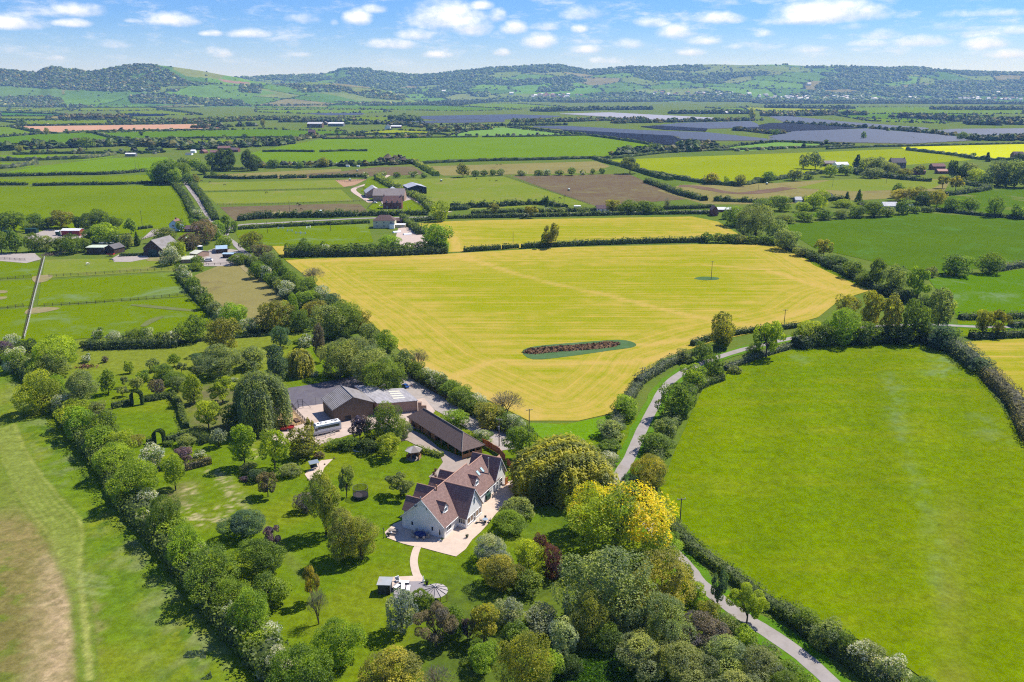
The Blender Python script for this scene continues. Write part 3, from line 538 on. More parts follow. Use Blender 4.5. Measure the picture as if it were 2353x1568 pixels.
# curved field margins of bright grass beside the hay field
ribbon('verge', [(653,596),(750,589),(900,584),(1030,578)], 5, fmat('B'), 'bright margin along the top left of the hay field', .16)
ribbon('verge', [(1795,563),(1855,590),(1905,618),(2015,665)], 8, fmat('B'), 'bright margin along the right hand hedge of the hay field', .16, wiggle=.8)
# ---------------------------------------------------------------- hills
RNG = np.random.default_rng(7)
def cell_fields(x, y, size, seed):
    """patchwork: id and distance-to-edge of jittered cells"""
    gx = np.floor(x/size).astype(int); gy = np.floor(y/size).astype(int); d1 = np.full(x.shape, 1e9); d2 = d1.copy(); idn = np.zeros(x.shape)
    for i in (-1, 0, 1):
        for j in (-1, 0, 1):
            a, b = gx+i, gy+j; h1 = vnoise(a+.0, b+.0, seed); h2 = vnoise(a+.0, b+.0, seed+1); h3 = vnoise(a+.0, b+.0, seed+2)
            d = np.hypot(x-(a+.15+.7*h1)*size, (y-(b+.15+.7*h2)*size)); k = d < d1
            d2 = np.where(k, d1, np.minimum(d2, d)); idn = np.where(k, h3, idn); d1 = np.where(k, d, d1)
    return idn, d2-d1
class Hill:
    def __init__(s, crest, foot, ridge, power, amp, seed, x0=-700, x1=3050, dx=5, rows=70, tail=1.35):
        s.x0, s.dx, s.foot, s.ridge = x0, dx, foot, ridge
        s.px = np.arange(x0, x1, dx); cy = np.interp(s.px, [c[0] for c in crest], [c[1] for c in crest])
        s.t = np.linspace(0, tail, rows); T, PX = np.meshgrid(s.t, s.px, indexing='ij'); Y = foot+(ridge-foot)*T
        zr = np.array([ht(ridge, y) for y in cy]); X = (PX-1176.5)/FOC*(Y*_c+CAM_H*_s)
        prof = np.where(T <= 1, np.clip(T, 0, 1)**power*(1+.0*T), 1-(T-1)*1.1)
        prof = prof*.75+.25*np.where(T <= 1, (1-np.cos(np.clip(T, 0, 1)*math.pi))/2, 1-(T-1)*1.1)
        n = fbm(X/420, Y/420, 5, seed)-.5; n2 = fbm(X/1300, Y/1300, 3, seed+4)-.5
        env = np.clip(T*3, 0, 1)*np.clip((1-T)*3.2, 0, 1)
        zr2 = np.maximum(zr, 0)[None, :]
        Z = zr2*prof+env*(n*amp+n2*amp*1.6)*np.clip(zr2/150, 0, 1); Z = np.where(zr[None, :] < 2, -.45, np.maximum(Z, -.45)); Z[0] = -.45
        s.X, s.Y, s.Z, s.T, s.PX = X, Y, Z, T, PX
        d = Y*_c-(Z-CAM_H)*_s; s.IX = 1176.5+FOC*X/d; s.IY = 784-FOC*(Y*_s+(Z-CAM_H)*_c)/d
    def mesh(s, name, colfn, label, mat):
        R, C = s.X.shape; idx = np.arange(R*C).reshape(R, C); F = np.stack([idx[:-1, :-1], idx[:-1, 1:], idx[1:, 1:], idx[1:, :-1]], -1).reshape(-1, 4)
        c = colfn(s.X.ravel(), s.Y.ravel(), s.IX.ravel(), s.IY.ravel(), s.T.ravel())
        return tag(meshobj(name, np.stack([s.X, s.Y, s.Z], -1).reshape(-1, 3), F, mat, None, None, True, [('soil', 'POINT', np.concatenate([c, np.ones((len(c), 1))], 1))]), label, kind='structure')
    def at(s, px, py):
        """terrain point seen at print pixel"""
        j = int(round((px-s.x0)/s.dx)); col = s.IY[:, j]; k = np.nonzero(col[:-1] >= py)[0]
        k = [q for q in range(len(s.t)-1) if (col[q]-py)*(col[q+1]-py) <= 0]; i = k[0] if k else 1
        f = (col[i]-py)/(col[i]-col[i+1]+1e-9); f = min(max(f, 0), 1)
        return Vector((float(s.X[i, j]*(1-f)+s.X[i+1, j]*f), float(s.Y[i, j]*(1-f)+s.Y[i+1, j]*f), float(s.Z[i, j]*(1-f)+s.Z[i+1, j]*f)))
    def sample(s, n, tmax=1.06):
        r = RNG.random(n)*(len(s.t)-2)*tmax/s.t[-1]; c = RNG.random(n)*(len(s.px)-2); i = r.astype(int); j = c.astype(int); fr, fc = r-i, c-j
        def b(A): return (A[i, j]*(1-fr)+A[i+1, j]*fr)*(1-fc)+(A[i, j+1]*(1-fr)+A[i+1, j+1]*fr)*fc
        return b(s.X), b(s.Y), b(s.Z), b(s.IX), b(s.IY)
LCREST = [(-700,175),(-300,166),(0,161),(15,160),(50,163),(98,168),(112,159),(125,155),(150,155),(165,161),(185,160),(205,164),(232,165),(250,160),(290,153),(300,150),(325,148.5),(360,149),(395,152),(430,157),(470,163),(510,171),(550,178),(588,187),(640,196),(700,206),(760,216),(820,230),(860,245),(3050,260)]
MCREST = [(-700,260),(430,260),(500,228),(540,205),(588,196),(680,191),(720,189),(760,191),(800,194),(850,201),(900,211),(940,226),(985,245),(3050,260)]
RCREST = [(-700,190),(300,185),(520,179),(588,178),(640,174),(700,173.5),(740,171),(770,167),(785,159),(795,158),(850,159),(865,164),(890,167),(930,171),(965,173),(1000,171),(1040,166),(1090,161),(1130,156),(1176,155),(1220,152),(1262,149),(1290,151),(1320,157),(1350,162),(1380,160),(1420,156),(1460,154),(1510,156),(1560,151),(1600,149),(1640,148),(1700,150),(1764,148.5),(1790,149),(1850,152),(1890,151),(1898,153),(1905,150.5),(1925,152.5),(1990,155),(2040,157),(2075,155),(2110,156),(2140,161),(2200,164),(2290,167),(2353,168.5),(2650,173),(3050,176)]
HR = Hill(RCREST, 6300, 8600, 1.35, 46, 11, rows=90); HM = Hill(MCREST, 4900, 5800, 1.25, 12, 23); HL = Hill(LCREST, 4500, 5600, 1.8, 22, 37)
WOODL = [[(-700,150),(300,140),(355,140),(365,154),(375,160),(360,163),(290,176),(310,182),(350,168),(385,160),(400,172),(440,190),(510,193),(430,198),(395,198),(367,201),(370,212),(270,211),(145,206),(0,198),(-700,205)], [(385,207),(415,204),(410,211),(385,211)], [(300,222),(345,214),(400,218),(440,225),(560,232),(560,242),(300,238)], [(0,224),(100,222),(140,226),(150,246),(-700,250),(-700,226)], [(550,195),(600,193),(600,215),(548,212)], [(40,159),(60,155),(60,170)]]
WOODM = [[(560,200),(640,194),(760,196),(800,200),(812,210),(700,213),(560,213)], [(500,232),(700,234),(900,236),(985,238),(985,246),(500,246)], [(790,212),(870,208),(930,222),(930,232),(860,228)]]
def wood_of(polys):
    def f(ix, iy):
        r = np.zeros(ix.shape, bool)
        for p in polys: r |= inpoly(ix, iy, p)
        return r
    return f
wL, wM = wood_of(WOODL), wood_of(WOODM)
def wR(x, y, ix, iy):
    n = fbm(x/420, y/420, 5, 71)+.10*(fbm(x/120, y/120, 3, 5)-.5)
    thr = .50+.08*np.clip((ix-1500)/800, -1, 0)-.07*np.clip((ix-1750)/300, 0, 1)
    open_ = inpoly(ix, iy, [(1176,200),(1290,186),(1420,212),(1300,222),(1150,222)])|inpoly(ix, iy, [(1000,207),(1120,193),(1180,196),(1160,212),(1000,214)])|inpoly(ix, iy, [(1460,204),(1620,200),(1700,210),(1450,213)])|inpoly(ix, iy, [(1560,190),(1680,178),(1740,200),(1620,200)])|inpoly(ix, iy, [(1480,158),(1650,150),(1764,150),(1700,168),(1560,170)])
    return (n > thr) & ~(open_ & (n < thr+.11))
GR = np.array([(.085,.17,.02), (.10,.20,.02), (.13,.19,.035), (.07,.15,.02), (.15,.19,.05), (.11,.22,.02), (.18,.17,.07)])
def hcol(woodfn, size, seed, patches=()):
    def f(x, y, ix, iy, t):
        idn, e = cell_fields(x, y, size, seed); c = GR[(idn*6.99).astype(int)]*(1+(fbm(x/60, y/60, 3, 3)-.5)[:, None]*.5)
        c = np.where((e < 14)[:, None], np.array((.03, .06, .015))[None], c); wd = woodfn(x, y, ix, iy)
        for p, cc in patches: c = np.where(inpoly(ix, iy, p)[:, None], np.array(cc)[None]*(1+(fbm(x/50, y/50, 3, 3)-.5)[:, None]*.4), c)
        return np.where(wd[:, None], np.array((.085, .14, .045))[None]*(1+(fbm(x/40, y/40, 3, 9)-.5)[:, None]*1.2), c)
    return f
M_HILL = paint_mat('hill_turf', .05, .3)
HL.mesh('hills', hcol(lambda x, y, a, b: wL(a, b), 330, 41, (([(-700,196),(0,197),(140,206),(145,224),(-700,228)], (.10,.18,.04)), ([(150,208),(330,212),(400,225),(300,229),(150,227)], (.085,.17,.035)),
        ([(395,150),(520,172),(505,182),(430,176),(400,160)], (.17,.20,.04)), ([(500,182),(575,190),(572,195),(520,190)], (.26,.16,.12)), ([(430,196),(560,198),(640,215),(540,226),(440,218)], (.10,.19,.03)))),
        'wooded hill with sloping pastures on the left skyline', M_HILL)
HM.mesh('hills', hcol(lambda x, y, a, b: wM(a, b), 300, 43, (([(500,205),(720,212),(840,232),(500,236)], (.085,.175,.03)), ([(740,212),(900,220),(930,236),(820,232)], (.15,.20,.05)))), 'low green spur below the far hills', M_HILL)
HR.mesh('hills', hcol(wR, 420, 47, (([(1176,200),(1290,188),(1400,210),(1330,216),(1180,216)], (.10,.22,.02)), ([(1460,206),(1600,203),(1690,211),(1450,214)], (.15,.21,.05)), ([(1480,156),(1650,148),(1764,148),(1700,166),(1560,168)], (.14,.19,.05)), ([(1040,232),(1250,233),(1250,238),(1040,238)], (.09,.17,.03)))),
        'long blue wooded escarpment on the far skyline', M_HILL)
def blobs(name, X, Y, Z, Rr, Hh, cols, label, kind='stuff', cat=None, rings=((1.0, 0.0), (1.05, .35), (.72, .78)), k=6, zoff=0.0):
    """a far wood: every crown a small jittered dome"""
    n = len(X); V = np.zeros((n, len(rings)*k+1, 3)); rr = RNG.random((n, len(rings), k))
    for q, (a, h) in enumerate(rings):
        th = np.arange(k)/k*2*np.pi+RNG.random((n, 1))*6.3; rad = Rr[:, None]*a*(.72+.5*rr[:, q])
        V[:, q*k:(q+1)*k, 0] = X[:, None]+np.cos(th)*rad; V[:, q*k:(q+1)*k, 1] = Y[:, None]+np.sin(th)*rad
        V[:, q*k:(q+1)*k, 2] = Z[:, None]+zoff+Hh[:, None]*h*(.8+.4*RNG.random((n, k)))
    V[:, -1, 0] = X+(RNG.random(n)-.5)*Rr*.6; V[:, -1, 1] = Y+(RNG.random(n)-.5)*Rr*.6; V[:, -1, 2] = Z+Hh*(.92+.2*RNG.random(n))+zoff
    F = []
    for q in range(len(rings)-1):
        for i in range(k):
            a, b = q*k+i, q*k+(i+1) % k; F += [(a, b, b+k), (a, b+k, a+k)]
    q = (len(rings)-1)*k; F += [(q+i, q+(i+1) % k, len(rings)*k) for i in range(k)]; F = np.array(F); nv = len(rings)*k+1
    FF = (F[None]+np.arange(n)[:, None, None]*nv).reshape(-1, 3); nf = len(F)
    C = np.ones((n, nf, 4)); C[:, :, :3] = cols[:, None, :]; tn = np.clip(RNG.random((n, 1))*.6+RNG.random((n, nf))*.5-.05, 0, 1)
    o = meshobj(name, V.reshape(-1, 3), FF, M_FARLEAF, None, None, False, [('leafcol', 'FACE', C.reshape(-1, 4)), ('tint', 'FACE', tn.ravel())])
    return tag(o, label, cat, kind=kind)
LC = {'d': (.070, .118, .024), 'm': (.115, .185, .028), 'l': (.175, .240, .030), 'o': (.200, .190, .042), 'g': (.165, .200, .085), 'w': (.40, .42, .30), 'b': (.18, .15, .09), 'y': (.15, .17, .015)}
def mixcols(n, spec):
    ks = list(spec); p = np.array([spec[k] for k in ks], float); p /= p.sum(); return np.array([LC[k] for k in ks])[RNG.choice(len(ks), n, p=p)]*(.75+.5*RNG.random((n, 1)))
def hill_wood(H, name, fn, n, r, label, spec, keepedge=0.0):
    x, y, z, ix, iy = H.sample(n); k = fn(x, y, ix, iy) & (ix > -60) & (ix < 2420); x, y, z = x[k], y[k], z[k]; m = len(x)
    R_ = r*(.7+.6*RNG.random(m)); blobs(name, x, y, z, R_, R_*(.9+.35*RNG.random(m)), mixcols(m, spec)*(1.7 if H is HR else 1.35), label, zoff=-1)
hill_wood(HL, 'woodland', lambda x, y, a, b: wL(a, b), 60000, 9.5, 'dense mixed woodland covering the left hill', {'d': 4, 'm': 5, 'g': 2, 'o': 2, 'l': 1, 'w': .4})
hill_wood(HM, 'woodland', lambda x, y, a, b: wM(a, b), 26000, 8.5, 'hanging woodland along the low green spur', {'d': 4, 'm': 4, 'g': 2, 'o': 2, 'w': .4})
hill_wood(HR, 'woodland', wR, 52000, 15, 'blue hazy woodland across the far escarpment', {'d': 5, 'm': 4, 'g': 1})
for H, nm, nn, lab in ((HL, 'hedgerow_trees', 2200, 'scattered trees and hedge lines on the left hill pastures'), (HR, 'hedgerow_trees', 9000, 'scattered trees on the slopes below the far escarpment')):
    x, y, z, ix, iy = H.sample(nn*5); idn, e = cell_fields(x, y, 330 if H is HL else 420, 41 if H is HL else 47); k = ((e < 13) | (RNG.random(len(x)) < .03)) & (ix > -60) & (ix < 2420) & (z > 0); k &= np.cumsum(k) < nn
    m = k.sum(); R_ = (6 if H is HL else 10)*(.6+.6*RNG.random(m)); blobs(nm, x[k], y[k], z[k], R_, R_*1.1, mixcols(m, {'d': 3, 'm': 3, 'g': 1}), lab, zoff=-.5)

# ---------------------------------------------------------------- tree belts of the far plain
def belt(line, wid, n, r, spec, label, name='tree_belt', h=1.3):
    P = [gp(*p) for p in line]; L = [(P[i+1]-P[i]).length for i in range(len(P)-1)]; cum = np.concatenate([[0], np.cumsum(L)]); s = RNG.random(n)*cum[-1]
    i = np.clip(np.searchsorted(cum, s)-1, 0, len(L)-1); f = (s-cum[i])/np.array(L)[i]; A = np.array([p[:2] for p in P]); q = A[i]*(1-f[:, None])+A[i+1]*f[:, None]
    d = (A[i+1]-A[i]); d /= np.linalg.norm(d, axis=1)[:, None]; o = (RNG.random(n)-.5)*wid; x = q[:, 0]-d[:, 1]*o; y = q[:, 1]+d[:, 0]*o
    R_ = r*(.55+.75*RNG.random(n)); blobs(name, x, y, np.zeros(n), R_, R_*h*(.8+.5*RNG.random(n)), mixcols(n, spec), label, rings=((.8, .0), (1.1, .3), (1.0, .62), (.5, .93)), k=7)
A_ = {'m': 4, 'd': 3, 'l': 2, 'g': 2, 'o': 2}
BELTS = [ # line, width m, count, crown radius, mix, label
 ([(0,246),(60,240),(150,247)], 260, 420, 8, A_, 'grey green wood at the foot of the left hill'),
 ([(150,240),(300,243),(470,244)], 130, 420, 7, A_, 'broken tree belt at the hill foot on the left plain'),
 ([(340,240),(430,236),(560,243)], 260, 500, 8, A_, 'wooded hamlet grounds below the left hill'),
 ([(470,245),(700,244),(900,243),(1000,242)], 90, 500, 7, A_, 'long tree belt below the low green spur'),
 ([(990,243),(1100,234),(1176,232),(1290,232)], 300, 1300, 9, {'d': 4, 'm': 4, 'g': 2}, 'thick woods left of the middle village'),
 ([(1290,236),(1450,234),(1600,233),(1760,235)], 240, 1300, 9, {'d': 4, 'm': 4, 'g': 2}, 'trees and gardens before the middle village'),
 ([(1740,238),(1900,238),(2100,238),(2353,240),(2450,241)], 300, 1700, 9, {'d': 4, 'm': 4, 'g': 2}, 'band of trees in front of the long white village'),
 ([(148,272),(180,272),(230,272),(270,274)], 110, 260, 8, {'o': 4, 'b': 2, 'm': 2, 'g': 1}, 'square brownish wood on the left plain'),
 ([(300,280),(400,283),(500,279),(600,274),(700,276),(780,279)], 150, 900, 6, {'l': 5, 'o': 3, 'm': 3}, 'long young plantation behind the pink ploughed field'),
 ([(440,294),(500,293),(588,290)], 40, 60, 6, A_, 'line of roadside trees at the right end of the pink field'),
 ([(0,345),(60,343),(120,340),(200,338),(260,336),(340,335),(420,338)], 45, 240, 7, A_, 'bushy tree belt across the left plain'),
 ([(420,342),(480,342),(540,338),(590,336),(640,330)], 60, 170, 6, A_, 'garden trees around the brick hamlet'),
 ([(660,327),(700,320),(735,316)], 14, 60, 5, {'m': 3, 'w': 2, 'o': 2}, 'blossoming hedge trees climbing to the lone farmhouse'),
 ([(910,276),(935,275),(945,280)], 60, 45, 9, {'m': 3, 'l': 2}, 'tall tree clump at the left end of the solar farm'),
 ([(640,281),(720,281),(790,281)], 50, 120, 6, A_, 'hedge trees behind the grey farm sheds'),
 ([(800,287),(880,285),(960,290),(990,294)], 50, 130, 6, A_, 'garden trees between the two far farms'),
 ([(1000,302),(1050,300),(1105,297)], 70, 170, 6, {'l': 4, 'o': 3, 'm': 2}, 'scrubby copse behind the pale crop field'),
 ([(1010,291),(1200,289),(1300,288)], 25, 170, 4, {'d': 3, 'm': 2}, 'dark hedge below the first solar panels'),
 ([(1176,281),(1250,281),(1400,277),(1490,277)], 60, 360, 6, {'o': 3, 'm': 3, 'l': 2}, 'scrub strip between the solar fields'),
 ([(1410,284),(1500,282),(1560,281),(1740,277)], 45, 260, 6, {'o': 3, 'm': 3, 'd': 2}, 'second scrub strip inside the solar farm'),
 ([(1240,257),(1330,254),(1490,252)], 110, 330, 9, {'d': 4, 'm': 4}, 'dark copse behind the bright solar field'),
 ([(1540,262),(1640,262),(1730,262)], 60, 170, 8, {'d': 4, 'm': 3}, 'dark tree line right of the copse by the solar farm'),
 ([(1765,268),(1850,266),(1900,264),(1990,265)], 90, 380, 9, {'o': 4, 'm': 3, 'l': 2}, 'brownish green wood behind the right solar fields'),
 ([(1760,248),(1870,250),(1960,250)], 70, 200, 9, {'d': 4, 'm': 3}, 'dark trees before the white village houses'),
 ([(2060,270),(2110,272),(2180,276),(2240,280)], 80, 220, 9, A_, 'tree group on the far right plain'),
 ([(2140,252),(2250,253),(2353,252)], 110, 230, 9, A_, 'hedgerow trees below the right village'),
 ([(2220,285),(2290,286),(2353,284),(2420,283)], 170, 420, 9, A_, 'broad wood at the far right edge'),
 ([(1690,300),(1740,304),(1800,310),(1765,306)], 22, 90, 5, {'o': 3, 'm': 3}, 'scrub hedge between solar blocks'),
 ([(1800,284),(1880,288),(1990,296),(2080,301),(2200,315)], 22, 210, 5, {'o': 2, 'm': 3, 'd': 3}, 'dark hedge crossing the right solar fields'),
 ([(2220,322),(2280,322),(2353,322),(2440,320)], 60, 170, 6, A_, 'bushes behind the brightest yellow field'),
 ([(1640,344),(1600,341),(1580,343)], 45, 60, 7, A_, 'tree clump at the left tip of the mint field'),
 ([(1420,358),(1480,352),(1540,350),(1640,345)], 25, 90, 6, A_, 'tree line right of the very wide green field'),
 ([(600,385),(680,384),(784,382),(860,381),(950,376)], 14, 110, 4, A_, 'scrubby roadside bushes by the caravans'),
 ([(870,378),(900,377),(935,376)], 10, 22, 6, {'b': 3, 'o': 2}, 'row of thin leafless trees by the caravan park'),
]
for b in BELTS: belt(*b)

# small hedge bushes and trees along the boundaries of the far fields
hx, hy, hr_ = [], [], []
for f in FIELDS:
    if max(p[1] for p in f[1]) > 362: continue
    W_ = W2(f[1])
    for i in range(len(W_)):
        a, c = np.array(W_[i]), np.array(W_[(i+1) % len(W_)]); L = np.linalg.norm(c-a); ax_, _ = pjv(np.array([a[0], c[0]]), np.array([a[1], c[1]]))
        if max(ax_) < -60 or min(ax_) > 2420: continue
        n = int(L/7.5); t = RNG.random(n); q = a+(c-a)*t[:, None]+RNG.normal(size=(n, 2))*1.6; big = (RNG.random(n) < .09)*1.0
        hx += list(q[:, 0]); hy += list(q[:, 1]); hr_ += list(2.2+1.6*RNG.random(n)+big*(1.5+2*RNG.random(n)))
hr_ = np.array(hr_); k = RNG.permutation(len(hr_))[:9000]; blobs('hedgerow_trees', np.array(hx)[k], np.array(hy)[k], np.zeros(len(k)), hr_[k], hr_[k]*(1.0+.5*RNG.random(len(k))), mixcols(len(k), {'m': 4, 'd': 4, 'g': 2, 'o': 1, 'w': .5}), 'small hedge bushes and trees lining the far fields')

# ---------------------------------------------------------------- hedges
LEAFC = {'hd': (.105, .155, .022), 'hm': (.150, .205, .024), 'hl': (.240, .300, .022), 'hg': (.170, .205, .075), 'hb': (.200, .180, .055)}
def leaf_quads(P, N, size, elong=1.0, sd=.8):
    """random quads at P facing roughly N"""
    n = len(P); v = RNG.normal(size=(n, 3)); N = N+v*sd; N /= np.linalg.norm(N, axis=1)[:, None]+1e-9
    a = np.cross(N, RNG.normal(size=(n, 3))); a /= np.linalg.norm(a, axis=1)[:, None]+1e-9; b = np.cross(N, a)
    s = (size*(.6+.8*RNG.random(n)))[:, None]*.5; V = np.stack([P-a*s*elong, P-b*s*.8, P+a*s*elong, P+b*s*.8], 1).reshape(-1, 3)
    return V, np.arange(n*4).reshape(n, 4)
def hedge(px, wid, h, label, colour='hm', name='hedge', rough=.25, blossom=0.0, group=None, z0=0.0, cat='hedge'):
    P = smooth_poly([gp(*p)[:2] for p in px], 4 if len(px) > 2 else 1); P = [np.array(p) for p in P]
    mx, my = px[len(px)//2]; q = min(pxm(*p) for p in px); L = sum(np.linalg.norm(P[i+1]-P[i]) for i in range(len(P)-1))
    step = max(1.0, min(8.0, 5/q)); n = max(2, int(L/step)); cum = np.concatenate([[0], np.cumsum([np.linalg.norm(P[i+1]-P[i]) for i in range(len(P)-1)])])
    S = np.linspace(0, L, n); A = np.array(P); cx = np.interp(S, cum, A[:, 0]); cy = np.interp(S, cum, A[:, 1])
    dx_ = np.gradient(cx); dy_ = np.gradient(cy); dn = np.hypot(dx_, dy_)+1e-9; nx, ny = -dy_/dn, dx_/dn
    sd = int(abs(mx*7+my*13)) % 997; hn = h*(1+rough*2*(fbm(S/9, S*0+1, 4, sd)-.5)+rough*1.2*(RNG.random(n)-.5)); wn = wid*(1+rough*1.4*(fbm(S/7, S*0+5, 3, sd)-.5)+rough*.6*(RNG.random(n)-.5))
    near = q > 2.0; ins = .82 if near else 1.0
    ring = [(-.5, 0), (-.54, .45), (-.42, .88), (-.1, 1.0), (.2, 1.0), (.44, .86), (.54, .4), (.5, 0)]; V = []
    for i in range(n):
        j = RNG.random((8, 2))*.16-.08 if i else np.zeros((8, 2))
        for k, (a, b) in enumerate(ring): V.append((cx[i]+nx[i]*wn[i]*(a+j[k, 0])*ins, cy[i]+ny[i]*wn[i]*(a+j[k, 0])*ins, z0+max(0, (b+(j[k, 1] if b else 0))*hn[i]*ins)))
    F = [(i*8+k, i*8+k+1, (i+1)*8+k+1, (i+1)*8+k) for i in range(n-1) for k in range(7)]+[tuple(range(8)), tuple(range((n-1)*8, n*8))[::-1]]
    V = np.array(V); T = RNG.random(len(F)); mi = [0]*len(F)
    if near:
        ls = max(.30, 3.0/q); m = int(min(16000, 1.15*L*(2*h+wid)/ls**2)); s = RNG.random(m)*L; i = np.clip((s/L*(n-1)).astype(int), 0, n-1)
        u = RNG.random(m)*(2*h+wid); side = np.where(u < h, -1, np.where(u > h+wid, 1, 0)); fz = np.where(side == 0, 1.0, np.where(u < h, u/h, (u-h-wid)/h)); fx = np.where(side == 0, (u-h)/wid-.5, side*.5)
        X = np.interp(s, S, cx)+nx[i]*wn[i]*fx; Y = np.interp(s, S, cy)+ny[i]*wn[i]*fx; Zz = z0+hn[i]*fz*(1+.06*RNG.normal(size=m)); lat = wn[i]*.06*RNG.normal(size=m)
        Pn = np.stack([X+nx[i]*lat, Y+ny[i]*lat, np.maximum(Zz, z0+.08)], 1); N = np.stack([nx[i]*side, ny[i]*side, (side == 0)*1.0+.6], 1)
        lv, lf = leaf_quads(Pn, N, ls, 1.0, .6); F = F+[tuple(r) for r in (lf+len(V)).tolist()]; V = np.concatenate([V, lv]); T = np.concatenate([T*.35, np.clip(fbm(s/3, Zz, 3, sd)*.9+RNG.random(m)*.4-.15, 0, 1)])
        mi += list((RNG.random(m) < blossom*np.clip(fbm(s/6, s*0, 2, sd+3)*3-.9, 0, 1)).astype(int))
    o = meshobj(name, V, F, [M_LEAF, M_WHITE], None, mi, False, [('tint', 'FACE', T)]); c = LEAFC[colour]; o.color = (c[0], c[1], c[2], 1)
    return tag(o, label, cat, group)
